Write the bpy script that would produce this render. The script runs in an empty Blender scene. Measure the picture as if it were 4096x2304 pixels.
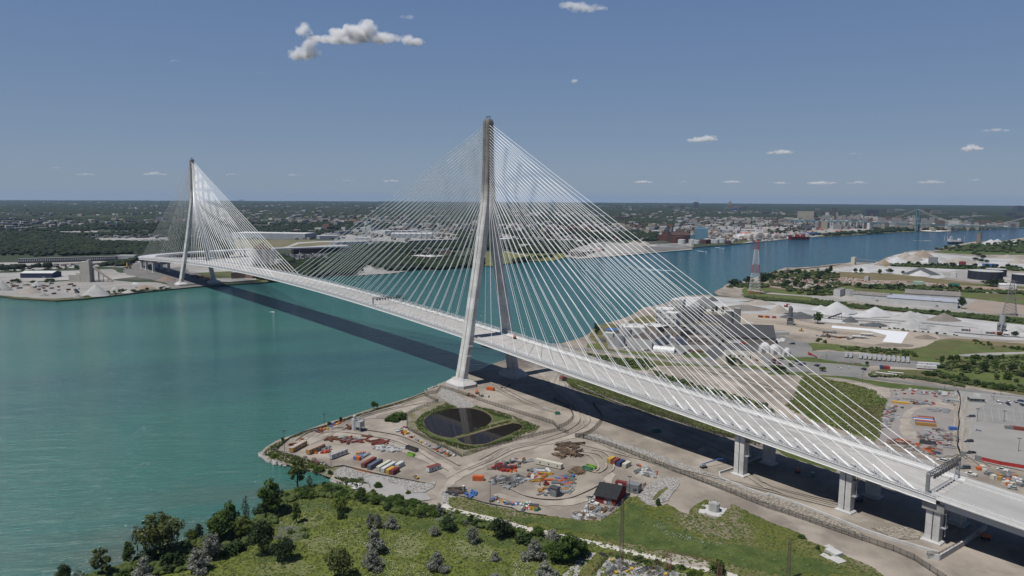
import bpy,math,random
import numpy as np
from mathutils import Vector,Matrix
R=math.radians
sc=bpy.context.scene
# ---------------- camera, world, sun, exposure ----------------
F_PX,YAW,PITCH,ROLL=2889.033,-0.6770676,0.1243940,0.00552431
CAM=Vector((-480.674,360.615,155.386))
def _basis():
 f=Vector((math.cos(YAW)*math.cos(PITCH),math.sin(YAW)*math.cos(PITCH),-math.sin(PITCH)))
 r=Vector((math.sin(YAW),-math.cos(YAW),0.0));u=r.cross(f)
 c,s=math.cos(ROLL),math.sin(ROLL)
 return f,c*r+s*u,-s*r+c*u
CF,CR,CU=_basis()
cam_d=bpy.data.cameras.new("camera");cam=bpy.data.objects.new("camera",cam_d)
sc.collection.objects.link(cam);sc.camera=cam
cam_d.sensor_width=36;cam_d.lens=F_PX/4096*36
cam_d.clip_start=1;cam_d.clip_end=120000
cam.matrix_world=Matrix(((CR.x,CU.x,-CF.x,CAM.x),(CR.y,CU.y,-CF.y,CAM.y),(CR.z,CU.z,-CF.z,CAM.z),(0,0,0,1)))
SUN=Vector((0.03,0.49,1.0)).normalized()
w=bpy.data.worlds.new("World");sc.world=w;w.use_nodes= True
nt=w.node_tree;nt.nodes.clear()
sky=nt.nodes.new("ShaderNodeTexSky");sky.sky_type='NISHITA';sky.sun_disc= False
sky.sun_elevation=math.asin(SUN.z);sky.sun_rotation=math.atan2(SUN.x,SUN.y)
sky.altitude=0;sky.air_density=1.0;sky.dust_density=0.3;sky.ozone_density=1.2
bg=nt.nodes.new("ShaderNodeBackground");bg.inputs[1].default_value=0.075
wo=nt.nodes.new("ShaderNodeOutputWorld")
# the band of dusty summer air that greys the sky towards the horizon
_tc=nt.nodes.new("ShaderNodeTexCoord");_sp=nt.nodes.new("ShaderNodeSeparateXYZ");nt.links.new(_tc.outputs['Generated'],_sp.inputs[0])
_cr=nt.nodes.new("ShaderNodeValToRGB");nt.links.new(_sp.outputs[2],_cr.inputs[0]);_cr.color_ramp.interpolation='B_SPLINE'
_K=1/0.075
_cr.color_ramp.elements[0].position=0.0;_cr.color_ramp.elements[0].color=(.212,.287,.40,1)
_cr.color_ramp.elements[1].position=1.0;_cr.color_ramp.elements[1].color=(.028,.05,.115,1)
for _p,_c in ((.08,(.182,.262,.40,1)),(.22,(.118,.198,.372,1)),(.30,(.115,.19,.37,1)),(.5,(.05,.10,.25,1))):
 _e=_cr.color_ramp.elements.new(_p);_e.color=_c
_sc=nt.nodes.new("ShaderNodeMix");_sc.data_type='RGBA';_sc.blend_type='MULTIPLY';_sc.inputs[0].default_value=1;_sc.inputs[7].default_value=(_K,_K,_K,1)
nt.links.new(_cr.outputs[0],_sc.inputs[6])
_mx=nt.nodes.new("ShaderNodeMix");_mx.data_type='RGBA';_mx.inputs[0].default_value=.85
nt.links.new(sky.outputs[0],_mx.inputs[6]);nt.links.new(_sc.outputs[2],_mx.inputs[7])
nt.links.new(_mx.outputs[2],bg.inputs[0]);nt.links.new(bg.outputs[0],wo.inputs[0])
sd=bpy.data.lights.new("sun",'SUN');sd.energy=4.8;sd.angle=R(0.5);sd.color=(1,.965,.91)
so=bpy.data.objects.new("sun",sd);sc.collection.objects.link(so)
so.rotation_euler=SUN.to_track_quat('Z','Y').to_euler();so.location=(0,0,600)
sc.view_settings.view_transform='Standard';sc.view_settings.look='None'
sc.view_settings.exposure=0.0;sc.view_settings.gamma=1
sc.cycles.max_bounces=6;sc.cycles.diffuse_bounces=2;sc.cycles.glossy_bounces=2
sc.cycles.transparent_max_bounces=12;sc.cycles.volume_bounces=3
# ---------------- helpers ----------------
# survey frames of the photograph: where a photographed point meets the ground (or height z) in the world
FR=dict(A=(0,600,2.2363),B=(1024,700,2.2363),C=(2048,700,2.2363),D=(3072,700,2.2363),E=(1024,1348,2.2227),F=(2048,1348,2.2227),H=(3072,1348,2.2227),I=(0,1700,2.3994),J=(1024,1700,2.3994),K=(2048,1700,2.3994),L=(3072,1700,2.3994),M=(1700,400,2.898),N=(1700,1200,2.898),O=(500,600,2.415),Q=(1100,1600,3.623),R=(1800,1750,2.862),W=(0,0,.62891),a=(2560,780,3.354),b=(3328,780,3.354),c=(1000,880,3.22),d=(1900,880,3.22),e=(2350,1150,2.862),g=(3250,1100,3.045),h=(3450,1500,2.898),k=(1100,60,4.293))
def ray(f,x,y):
 a=FR[f];X=a[0]+x/a[2];Y=a[1]+y/a[2]
 return CF+CR*((X-2048)/F_PX)+CU*((1152-Y)/F_PX)
GZ=1.0
def at(f,x,y,z=GZ):
 d=ray(f,x,y);t=(z-CAM.z)/d.z
 return (CAM.x+d.x*t,CAM.y+d.y*t)
def pts(f,s,z=GZ):
 """'x,y x,y Fx,y' -> world ground points; a letter switches the survey frame"""
 out=[]
 for tk in s.split():
  if tk[0].isalpha():f=tk[0];tk=tk[1:]
  x,y=tk.split(',');out.append(at(f,float(x),float(y),z))
 return out
rng=random.Random(7)
class MB:
 def __init__(s):s.v=[];s.f=[];s.mi=[];s.cur=0
 def add(s,vs,fs):
  n=len(s.v);s.v+=[tuple(p) for p in vs]
  s.f+=[tuple(i+n for i in q) for q in fs];s.mi+=[s.cur]*len(fs); return s
 def box(s,x,y,z,sx,sy,sz,rz=0.0):
  """centre x,y; bottom z"""
  c,n=math.cos(rz),math.sin(rz);vs=[]
  for dz in (0,sz):
   for dx,dy in ((-.5,-.5),(.5,-.5),(.5,.5),(-.5,.5)):
    a,b=dx*sx,dy*sy;vs.append((x+a*c-b*n,y+a*n+b*c,z+dz))
  return s.add(vs,[(0,3,2,1),(4,5,6,7),(0,1,5,4),(1,2,6,5),(2,3,7,6),(3,0,4,7)])
 def tube(s,p,q,r,n=6,r2=None,cap=True):
  p,q=Vector(p),Vector(q);d=q-p
  if d.length<1e-6: return s
  d.normalize();a=d.orthogonal().normalized();b=d.cross(a);r2=r if r2 is None else r2;vs=[]
  for c,rr in ((p,r),(q,r2)):
   for i in range(n):
    t=2*math.pi*i/n;vs.append(c+(a*math.cos(t)+b*math.sin(t))*rr)
  fs=[(i,(i+1)%n,n+(i+1)%n,n+i) for i in range(n)]
  if cap:fs+=[tuple(range(n-1,-1,-1)),tuple(range(n,2*n))]
  return s.add(vs,fs)
 def beam(s,p,q,w_,h_):
  """square-section bar"""
  p,q=Vector(p),Vector(q);d=(q-p).normalized()
  up=Vector((0,0,1)) if abs(d.z)<.95 else Vector((0,1,0))
  a=d.cross(up).normalized();b=a.cross(d).normalized();vs=[]
  for c in (p,q):
   for i,j in ((-1,-1),(1,-1),(1,1),(-1,1)):vs.append(c+a*(i*w_/2)+b*(j*h_/2))
  return s.add(vs,[(0,3,2,1),(4,5,6,7),(0,1,5,4),(1,2,6,5),(2,3,7,6),(3,0,4,7)])
 def prism(s,pl,z0,z1,top=True,bottom=False):
  pl=ccw(pl);n=len(pl)
  s.add([(x,y,z0) for x,y in pl]+[(x,y,z1) for x,y in pl],[(i,(i+1)%n,n+(i+1)%n,n+i) for i in range(n)])
  if top:s.add([(x,y,z1) for x,y in pl],[tuple(range(n))])
  if bottom:s.add([(x,y,z0) for x,y in pl],[tuple(range(n-1,-1,-1))])
  return s
 def loft(s,rings,closed=True,cap=True):
  n=len(rings[0]);vs=[p for r_ in rings for p in r_];fs=[]
  for k in range(len(rings)-1):
   for i in range(n if closed else n-1):
    j=(i+1)%n;fs.append((k*n+i,k*n+j,(k+1)*n+j,(k+1)*n+i))
  if cap:fs+=[tuple(range(n-1,-1,-1)),tuple(range((len(rings)-1)*n,len(rings)*n))]
  return s.add(vs,fs)
 def build(s,name,mat,parent=None,loc=(0,0,0),rz=0.0,smooth=False):
  me=bpy.data.meshes.new(name);me.from_pydata(s.v,[],s.f)
  for m in (mat if isinstance(mat,(list,tuple)) else [mat]):me.materials.append(m)
  if any(s.mi):me.polygons.foreach_set('material_index',s.mi)
  if smooth:me.polygons.foreach_set('use_smooth',[True]*len(me.polygons))
  me.update();o=bpy.data.objects.new(name,me);sc.collection.objects.link(o)
  o.parent=parent;o.location=loc;o.rotation_euler=(0,0,rz); return o
def ccw(pl):
 a=sum(pl[i][0]*pl[(i+1)%len(pl)][1]-pl[(i+1)%len(pl)][0]*pl[i][1] for i in range(len(pl)))
 return list(pl) if a>0 else list(pl)[::-1]
def tag(o,label=None,cat=None,group=None,kind=None):
 if label:o['label']=label
 if cat:o['category']=cat
 if group:o['group']=group
 if kind:o['kind']=kind
 return o
def thing(name,label,cat,loc=(0,0,0),rz=0.0,group=None):
 o=bpy.data.objects.new(name,None);sc.collection.objects.link(o)
 o.location=loc;o.rotation_euler=(0,0,rz);o.empty_display_size=.1
 return tag(o,label,cat,group)
KIDS={}
def dup(root,loc,rz=0.0,label=None,group=None,scale=None,mats=None):
 def cp(o,par):
  c=o.copy();sc.collection.objects.link(c);c.parent=par
  if mats and c.type=='MESH' and o.name.split('.')[0] in mats:
   c.data=c.data.copy();c.data.materials[0]=mats[o.name.split('.')[0]]
  for ch in o.children:cp(ch,c)
  return c
 r_=cp(root,None);r_.location=loc;r_.rotation_euler=(0,0,rz)
 if scale:r_.scale=scale if isinstance(scale,tuple) else (scale,)*3
 if label:r_['label']=label
 if group:r_['group']=group
 return r_
MATS={}
def mat(name,col,rough=.85,metal=0.0,col2=None,scale=.5,lo=.35,hi=.65,bump=0.0,bscale=3.0,detail=5.0,world=False,col3=None,scale3=.05,alpha=1.0,rnd=0.0,stretch=None,trans=0.0,lo3=.45,hi3=.6):
 if name in MATS: return MATS[name]
 ALB=.8;col=tuple(c*ALB for c in col);col2=col2 and tuple(c*ALB for c in col2);col3=col3 and tuple(c*ALB for c in col3)
 m=bpy.data.materials.new(name);m.use_nodes= True;MATS[name]=m
 n=m.node_tree.nodes;l=m.node_tree.links;b=n["Principled BSDF"]
 b.inputs['Base Color'].default_value=(*col,1);b.inputs['Roughness'].default_value=rough
 b.inputs['Metallic'].default_value=metal;b.inputs['Alpha'].default_value=alpha
 if rough>.6:b.inputs['Specular IOR Level'].default_value=.2
 def coord():
  if world:g_=n.new("ShaderNodeNewGeometry");o_=g_.outputs['Position']
  else:g_=n.new("ShaderNodeTexCoord");o_=g_.outputs['Object']
  if stretch:
   mp=n.new("ShaderNodeMapping");mp.inputs['Scale'].default_value=stretch;l.new(o_,mp.inputs[0]);o_=mp.outputs[0]
  return o_
 co=coord();out= None
 def noise(sc_,det=detail):
  t=n.new("ShaderNodeTexNoise");t.inputs['Scale'].default_value=sc_;t.inputs['Detail'].default_value=det
  t.inputs['Roughness'].default_value=.6;l.new(co,t.inputs['Vector']); return t.outputs[0]
 def ramp(src,a_,b_,c1,c2):
  r_=n.new("ShaderNodeMapRange");r_.inputs[1].default_value=a_;r_.inputs[2].default_value=b_;l.new(src,r_.inputs[0])
  mx=n.new("ShaderNodeMix");mx.data_type='RGBA';l.new(r_.outputs[0],mx.inputs[0])
  for idx,c in ((6,c1),(7,c2)):
   if hasattr(c,'links'):l.new(c,mx.inputs[idx])
   else:mx.inputs[idx].default_value=(*c,1)
  return mx.outputs[2]
 if col2:out=ramp(noise(scale),lo,hi,col,col2)
 if col3:out=ramp(noise(scale3),lo3,hi3,out if out else col,col3)
 if rnd:
  oi=n.new("ShaderNodeObjectInfo");hs=n.new("ShaderNodeHueSaturation")
  mr=n.new("ShaderNodeMapRange");mr.inputs[3].default_value=1-rnd;mr.inputs[4].default_value=1+rnd
  l.new(oi.outputs['Random'],mr.inputs[0]);l.new(mr.outputs[0],hs.inputs['Value'])
  if out:l.new(out,hs.inputs['Color'])
  else:hs.inputs['Color'].default_value=(*col,1)
  out=hs.outputs[0]
 if out:l.new(out,b.inputs['Base Color'])
 if bump:
  bp=n.new("ShaderNodeBump");bp.inputs['Strength'].default_value=min(1,bump);bp.inputs['Distance'].default_value=bump
  l.new(noise(bscale),bp.inputs['Height']);l.new(bp.outputs[0],b.inputs['Normal'])
 if trans:
  b.inputs['Subsurface Weight'].default_value=0
  tr=n.new("ShaderNodeBsdfTranslucent");ms=n.new("ShaderNodeMixShader");ms.inputs[0].default_value=trans
  if out:l.new(out,tr.inputs[0])
  else:tr.inputs[0].default_value=(*col,1)
  l.new(b.outputs[0],ms.inputs[1]);l.new(tr.outputs[0],ms.inputs[2]);l.new(ms.outputs[0],n['Material Output'].inputs[0])
 return m
def fractal_edge(pl,step,amp,rg):
 out=[];n=len(pl)
 for i in range(n):
  a=Vector(pl[i]);b=Vector(pl[(i+1)%n]);L=(b-a).length;k=max(1,int(L/step));k=min(k,60)
  nn=Vector((-(b-a).y,(b-a).x)).normalized() if L>0 else Vector((0,0))
  for j in range(k):
   t=j/k;p=a.lerp(b,t)+(nn*rg.uniform(-amp,amp) if j else Vector((0,0)));out.append((p.x,p.y))
 return out
LAY=[GZ]
def patch(name,f,s,m,z=None,amp=0.0,step=4.0,kind='structure',base=GZ,label=None):
 """thin ground-cover sheet lying on the ground, slightly above the previous one"""
 from mathutils.geometry import tessellate_polygon
 pl=ccw(pts(f,s,base)) if isinstance(s,str) else ccw(s)
 if amp:pl=fractal_edge(pl,step,amp,random.Random(len(s)+int(pl[0][0])))
 LAY[0]+=.006;z=LAY[0] if z is None else z
 tris=tessellate_polygon([[Vector((x,y,0)) for x,y in pl]])
 mb=MB();vs=[(x,y,z) for x,y in pl];fs=[]
 for t in tris:
  a,b,c=(Vector(pl[i]) for i in t)
  fs.append(tuple(t) if (b-a).cross(c-a)>0 else (t[0],t[2],t[1]))
 mb.add(vs,fs)
 o=mb.build(name,m);tag(o,label,None,None,kind); return o
def strip(name,line,width,m,z=None,kind='structure'):
 line=[Vector(p) for p in line];LAY[0]+=.006;z=LAY[0] if z is None else z
 vs=[];n=len(line)
 for i,p in enumerate(line):
  d=(line[min(i+1,n-1)]-line[max(i-1,0)]).normalized();nn=Vector((-d.y,d.x))*width/2
  vs+=[(p.x-nn.x,p.y-nn.y,z),(p.x+nn.x,p.y+nn.y,z)]
 mb=MB();mb.add(vs,[(2*i,2*i+2,2*i+3,2*i+1) for i in range(n-1)])
 return tag(mb.build(name,m),None,None,None,kind)
def inside(p,pl):
 x,y=p;c= False;j=len(pl)-1
 for i in range(len(pl)):
  xi,yi=pl[i];xj,yj=pl[j]
  if (yi>y)!=(yj>y) and x<(xj-xi)*(y-yi)/(yj-yi)+xi:c= not c
  j=i
 return c
def scatter(pl,n,rg):
 xs=[p[0] for p in pl];ys=[p[1] for p in pl];out=[];k=0
 while len(out)<n and k<n*60:
  k+=1;p=(rg.uniform(min(xs),max(xs)),rg.uniform(min(ys),max(ys)))
  if inside(p,pl):out.append(p)
 return out
def smooth_line(pl,k=4):
 out=[];P_=[Vector(p) for p in pl];n=len(P_)
 for i in range(n-1):
  p0,p1,p2,p3=P_[max(i-1,0)],P_[i],P_[i+1],P_[min(i+2,n-1)]
  for j in range(k):
   t=j/k
   out.append(.5*((2*p1)+(p2-p0)*t+(2*p0-5*p1+4*p2-p3)*t*t+(3*p1-p0-3*p2+p3)*t**3))
 out.append(P_[-1]); return [(p.x,p.y) for p in out]
# ---------------- materials ----------------
dirt=mat('yard_dirt',(.31,.27,.225),col2=(.215,.187,.157),scale=.045,col3=(.385,.34,.29),scale3=.02,world=True,bump=.12,bscale=.5,lo=.40,hi=.60,detail=12,lo3=.50,hi3=.62)
dirt_track=mat('worn_track',(.41,.365,.31),col2=(.30,.265,.225),scale=.09,world=True,lo=.38,hi=.62,detail=12)
dirt_dark=mat('dark_dirt',(.25,.215,.185),col2=(.19,.165,.145),scale=.05,world=True,col3=(.31,.27,.24),scale3=.012)
grass=mat('meadow_green',(.075,.105,.026),col2=(.125,.145,.045),scale=.06,world=True,col3=(.11,.105,.045),scale3=.021,bump=.4,bscale=.5)
grass_lush=mat('lush_green',(.055,.085,.022),col2=(.10,.125,.035),scale=.08,world=True,bump=.4,bscale=.5)
grass_dry=mat('dry_grass',(.20,.155,.085),col2=(.13,.12,.055),scale=.04,world=True)
asphalt=mat('grey_asphalt',(.21,.208,.20),col2=(.165,.163,.158),scale=.05,world=True,col3=(.235,.23,.22),scale3=.02)
asphalt_dark=mat('dark_asphalt',(.115,.115,.118),col2=(.09,.09,.093),scale=.06,world=True)
gravel_lot=mat('pale_gravel',(.33,.315,.295),col2=(.26,.25,.235),scale=.05,world=True,col3=(.38,.36,.34),scale3=.015)
white_gravel=mat('white_gravel',(.44,.44,.435),col2=(.34,.335,.33),scale=.03,world=True,col3=(.50,.495,.485),scale3=.01)
path_m=mat('limestone_path',(.58,.55,.50),col2=(.48,.45,.40),scale=.3,world=True)
riprap_m=mat('riprap_stone',(.42,.40,.375),col2=(.15,.145,.135),scale=1.3,world=True,bump=.6,bscale=1.0,lo=.42,hi=.6,detail=2)
riprap_tan=mat('riprap_tan',(.36,.32,.265),col2=(.15,.135,.115),scale=1.0,world=True,bump=.6,bscale=1.0,lo=.42,hi=.6,detail=2)
concrete=mat('concrete',(.47,.46,.44),col2=(.36,.355,.34),scale=.25,stretch=(1,1,.35),lo=.35,hi=.7)
conc_new=mat('new_concrete',(.56,.55,.53),col2=(.46,.455,.44),scale=.3)
white_paint=mat('white_paint',(.70,.70,.69),rough=.5,col2=(.62,.62,.61),scale=.5)
steel_white=mat('white_steel',(.8,.8,.8),rough=.45)
steel_grey=mat('grey_steel',(.24,.25,.255),rough=.6,metal=.1,col2=(.18,.19,.195),scale=1)
steel_dark=mat('dark_steel',(.06,.06,.065),rough=.55)
galv=mat('galvanised',(.42,.43,.44),rough=.5,metal=.3)
rust=mat('rusty_steel',(.19,.07,.035),col2=(.12,.05,.03),scale=1.5)
timber=mat('timber',(.22,.15,.09),col2=(.13,.09,.06),scale=2)
rock_m=mat('rock',(.42,.41,.39),col2=(.27,.26,.25),scale=.8,rnd=.15)
black_m=mat('black',(.02,.02,.022),rough=.6)
glass_m=mat('window_glass',(.03,.04,.05),rough=.15)
def paint(name,c,r_=.5,v=.8): return mat(name,c,rough=r_,col2=tuple(x*v for x in c),scale=.8,lo=.3,hi=.75)
red_m=paint('red_paint',(.42,.035,.03));orange_m=paint('orange_paint',(.62,.13,.03));yellow_m=paint('yellow_paint',(.60,.36,.05))
blue_m=paint('blue_paint',(.05,.16,.45));green_m=paint('green_paint',(.03,.22,.14));lime_m=paint('lime_paint',(.25,.55,.06))
maroon_m=paint('maroon_paint',(.20,.03,.03));cream_m=paint('cream_paint',(.62,.59,.48));white_m=paint('container_white',(.62,.62,.60))
slate_m=paint('slate_paint',(.12,.14,.20));navy_m=paint('navy_paint',(.03,.05,.14));rustred_m=paint('rust_red_paint',(.22,.05,.035))
amber_m=paint('amber_paint',(.42,.24,.08));tire_m=mat('tyre',(.02,.02,.02),rough=.9)
# ---------------- water, land ----------------
RH=24500.0
def ring_pt(a): return (CAM.x+RH*math.cos(a),CAM.y+RH*math.sin(a))
wm=bpy.data.materials.new('river_water');wm.use_nodes= True
_n=wm.node_tree.nodes;_l=wm.node_tree.links;_b=_n["Principled BSDF"]
_g=_n.new("ShaderNodeNewGeometry")
def _noise(scale,detail,vec=None,st=None,rough=.55):
 t=_n.new("ShaderNodeTexNoise");t.inputs['Scale'].default_value=scale;t.inputs['Detail'].default_value=detail;t.inputs['Roughness'].default_value=rough
 src=_g.outputs['Position']
 if st:
  mp=_n.new("ShaderNodeMapping");mp.vector_type='TEXTURE';mp.inputs['Rotation'].default_value=(0,0,st[0]);mp.inputs['Scale'].default_value=(1/st[1],1/st[2],1);_l.new(src,mp.inputs[0]);src=mp.outputs[0]
 _l.new(src,t.inputs['Vector']); return t.outputs[0]
def _mr(src,a,b):
 r_=_n.new("ShaderNodeMapRange");r_.inputs[1].default_value=a;r_.inputs[2].default_value=b;_l.new(src,r_.inputs[0]); return r_.outputs[0]
def _mix(fac,c1,c2):
 mx=_n.new("ShaderNodeMix");mx.data_type='RGBA';_l.new(fac,mx.inputs[0])
 for idx,c in ((6,c1),(7,c2)):
  if hasattr(c,'links'):_l.new(c,mx.inputs[idx])
  else:mx.inputs[idx].default_value=(*c,1)
 return mx.outputs[2]
# the river is greener and siltier towards the near bend; the bluer upstream tone puts sky reflection into the colour
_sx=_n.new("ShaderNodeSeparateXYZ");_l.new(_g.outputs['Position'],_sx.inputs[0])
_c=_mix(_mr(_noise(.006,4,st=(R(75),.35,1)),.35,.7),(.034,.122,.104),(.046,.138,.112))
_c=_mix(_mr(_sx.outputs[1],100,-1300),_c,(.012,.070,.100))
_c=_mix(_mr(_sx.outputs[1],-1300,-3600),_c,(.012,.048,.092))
_c=_mix(_mr(_noise(.0035,5,st=(R(80),.3,1)),.5,.75),_c,(.018,.066,.085))  # broad streaks mixed into the colour for ripple reflections as well as sediment
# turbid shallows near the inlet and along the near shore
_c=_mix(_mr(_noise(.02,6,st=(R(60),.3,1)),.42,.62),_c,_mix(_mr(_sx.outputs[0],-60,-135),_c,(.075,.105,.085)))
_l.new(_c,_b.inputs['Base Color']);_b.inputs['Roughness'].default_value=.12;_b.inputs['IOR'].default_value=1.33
_bp=_n.new("ShaderNodeBump");_bp.inputs['Distance'].default_value=3.2;_bp.inputs['Strength'].default_value=1.0
_ad=_n.new("ShaderNodeMath");_ad.operation='ADD';_l.new(_noise(.24,5,st=(R(70),.22,1.5),rough=.6),_ad.inputs[0]);_l.new(_noise(.085,4,st=(R(62),.2,1.3)),_ad.inputs[1])
_l.new(_ad.outputs[0],_bp.inputs['Height']);_l.new(_bp.outputs[0],_b.inputs['Normal'])
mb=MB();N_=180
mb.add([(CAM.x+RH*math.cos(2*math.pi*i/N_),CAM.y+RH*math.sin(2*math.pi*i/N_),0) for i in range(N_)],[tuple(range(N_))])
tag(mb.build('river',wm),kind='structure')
def land(name,pl,m,z=GZ,side=None):
 from mathutils.geometry import tessellate_polygon
 pl=ccw(pl);mb=MB();n=len(pl);k=1/1000.
 tris=tessellate_polygon([[Vector((x*k,y*k,0)) for x,y in pl]]);fs=[]
 for t in tris:
  a,b,c=(Vector(pl[i]) for i in t);fs.append(tuple(t) if (b-a).cross(c-a)>0 else (t[0],t[2],t[1]))
 mb.add([(x,y,z) for x,y in pl],fs);mb.cur=1
 mb.add([(x,y,-1) for x,y in pl]+[(x,y,z) for x,y in pl],[(i,(i+1)%n,n+(i+1)%n,n+i) for i in range(n)])
 return tag(mb.build(name,[m,side or steel_dark]),kind='structure')
rg=random.Random(3)
ca_shore=[(-3500,24000),(-700,6000),(-260,1500),(-175,700),(-152,420)]
ca_shore+=pts('I','1050,1400 1250,1335 1600,1180 2000,1090 2457,930',0)
ca_shore+=pts('J','60,760 270,655 420,620 600,590 740,580 880,600',0)
ca_shore+=pts('E','830,1322 690,1288 660,1270 640,1245 480,1195 330,1165 200,1125 90,1095 52,1060 50,1025 100,985 190,930 340,880 500,820 640,770 760,735 900,690 1050,640 1200,600 1390,540 1490,500 1640,440 N100,1015 N270,940 N330,900 N500,850 N640,815 N760,760 N940,700 N1010,680',0)
ca_shore+=pts('C','660,1449 720,1390 800,1340 1000,1290 1100,1240 1180,1190 1260,1180 1380,1150 1500,1095 1560,1085 1740,1075 1830,1090 e1750,125 e1600,108 e1500,95 e1440,62 e1530,35 C1800,1050 C1890,1010 C1900,990 C1950,975 C2050,960 C2200,910 D0,893 D20,872 D100,850 D150,832 D250,832 D430,822 D560,802 D700,792 D740,782 D960,790 D1000,770 D1060,740 D1130,720 D1290,680 D1480,680 D1600,640 D1830,600 D2100,592 D2290,560',0)
ca_land=ca_shore+[(650,-4500),(300,-7000),(-3500,-16000),(-9000,-23500),ring_pt(R(-130)),ring_pt(R(-160)),ring_pt(R(180)),ring_pt(R(150)),ring_pt(R(120)),ring_pt(R(105))]
bank=mat('shore_bank',(.10,.095,.08),col2=(.20,.19,.17),scale=.5,world=True)
land('ground',ca_land,dirt,side=bank)
SHORE_FG=[ca_shore[i] for i in range(4,16)]
us_shore=[(2600,24000),(1400,5000),(1050,1100),(930,500)]
us_shore+=pts('A','0,1310 130,1335 500,1355 740,1340 1000,1310 1250,1280 1540,1250 1800,1225 2290,1195 B190,957 B430,930 B700,907 B860,905 B1100,888 B1380,860 B1390,852 B1600,853 B1760,840 B1900,832 B2060,815 C0,795 C200,770 C400,745 C560,720 C900,712 C1180,695 C1420,675 C1700,645 C1900,630 C2060,615 D0,590 D180,572 D370,560 D500,550 D700,545 D1000,525 D1150,515 D1350,510 D1700,500 D2290,478',0)
us_land=us_shore+[(700,-6000),(-200,-9000),(-3500,-15000),(-8000,-23000),ring_pt(R(-105)),ring_pt(R(-92))]+[ring_pt(R(a)) for a in range(-86,84,4)]
us_ground=mat('far_ground',(.045,.058,.03),col2=(.16,.15,.135),scale=.012,lo=.5,hi=.68,world=True,col3=(.04,.055,.025),scale3=.003)
land('far_ground',us_land,us_ground,side=bank)
# ---------------- the cable-stayed bridge ----------------
def dz(x):
 """height of the roadway"""
 if x<0: return 40.4+.0487*x
 if x>853: return 40.4-.0487*(x-853)
 return 49.9-9.5*((x-426.5)/426.5)**2
def zrange(a,b,st):
 n=max(1,int(round((b-a)/st))); return [a+(b-a)*i/n for i in range(n+1)]
XE=1216.0
def lane_loft(x0,x1,sec,st=12.0,mbx=None):
 m_=mbx or MB();m_.loft([[(x,y,dz(x)+z) for y,z in sec] for x in zrange(x0,x1,st)]); return m_
tower_m=mat('tower_concrete',(.74,.73,.70),col2=(.50,.49,.47),scale=.22,stretch=(1,1,.5),lo=.35,hi=.72,detail=8)
_n=tower_m.node_tree.nodes;_l=tower_m.node_tree.links;_b=_n["Principled BSDF"]
_src=_b.inputs['Base Color'].links[0].from_socket
_g=_n.new("ShaderNodeNewGeometry");_sx=_n.new("ShaderNodeSeparateXYZ");_l.new(_g.outputs['Position'],_sx.inputs[0])
_ns=_n.new("ShaderNodeTexNoise");_ns.inputs['Scale'].default_value=.12;_l.new(_g.outputs['Position'],_ns.inputs['Vector'])
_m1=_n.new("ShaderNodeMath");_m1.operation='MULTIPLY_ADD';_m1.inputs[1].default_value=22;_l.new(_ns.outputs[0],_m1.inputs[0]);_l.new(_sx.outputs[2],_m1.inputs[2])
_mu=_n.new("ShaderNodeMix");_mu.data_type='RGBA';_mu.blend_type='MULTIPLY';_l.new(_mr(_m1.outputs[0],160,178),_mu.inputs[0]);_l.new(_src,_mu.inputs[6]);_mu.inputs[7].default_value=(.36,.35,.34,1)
_sn=_n.new("ShaderNodeMath");_sn.operation='PINGPONG';_sn.inputs[1].default_value=2.3;_l.new(_sx.outputs[2],_sn.inputs[0])
_m2=_n.new("ShaderNodeMix");_m2.data_type='RGBA';_m2.blend_type='MULTIPLY';_l.new(_mr(_sn.outputs[0],.12,.05),_m2.inputs[0]);_l.new(_mu.outputs[2],_m2.inputs[6]);_m2.inputs[7].default_value=(.72,.72,.72,1)
# pour-to-pour tone changes between the 4.6 m lifts
_fl=_n.new("ShaderNodeMath");_fl.operation='SNAP';_fl.inputs[1].default_value=4.6;_l.new(_sx.outputs[2],_fl.inputs[0])
_wn=_n.new("ShaderNodeTexWhiteNoise");_wn.noise_dimensions='1D';_l.new(_fl.outputs[0],_wn.inputs['W'])
_m3=_n.new("ShaderNodeMix");_m3.data_type='RGBA';_m3.blend_type='MULTIPLY';_l.new(_wn.outputs[0],_m3.inputs[0]);_l.new(_m2.outputs[2],_m3.inputs[6]);_m3.inputs[7].default_value=(.84,.84,.84,1)
_l.new(_m3.outputs[2],_b.inputs['Base Color'])
deck_m=mat('deck_concrete',(.46,.447,.425),col2=(.39,.378,.36),scale=.05,stretch=(.4,1,1),col3=(.49,.475,.455),scale3=.3,rough=.8)
deck_grey=mat('walkway_concrete',(.32,.32,.315),col2=(.26,.26,.255),scale=.3)
fence_m=mat('mesh_panel',(.55,.56,.57),alpha=.34);rail_m=steel_white
B=thing('cable_stayed_bridge','huge white cable-stayed bridge with two pointed concrete towers crossing the wide river','bridge')
XW=-359.0
deck=lane_loft(XW,XE,[(-18.3,-.5),(-18.3,0),(18.3,0),(18.3,-.5)]).build('deck',deck_m,B)
for s in (-1,1):
 m_=lane_loft(XW,XE,[(s*18.30,-2.7),(s*18.32,.12),(s*18.9,.12),(s*18.9,-.1),(s*18.62,-.25),(s*18.62,-2.35),(s*19.0,-2.5),(s*19.0,-2.7)][::s])
 m_.build('edge_girder',white_paint,deck)
m_=MB()
for x in zrange(XW+2,XE-2,5):m_.beam((x,-18.2,dz(x)-1.3),(x,18.2,dz(x)-1.3),.5,1.6)
m_.build('floor_beams',steel_grey,deck)['kind']='stuff'
for y0,y1 in ((14.9,18.25),(-18.25,-16.2)):lane_loft(XW,XE,sorted([(y0,.02),(y1,.02)])+[(max(y0,y1),.10),(min(y0,y1),.10)]).build('walkway',deck_grey,deck)
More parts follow.
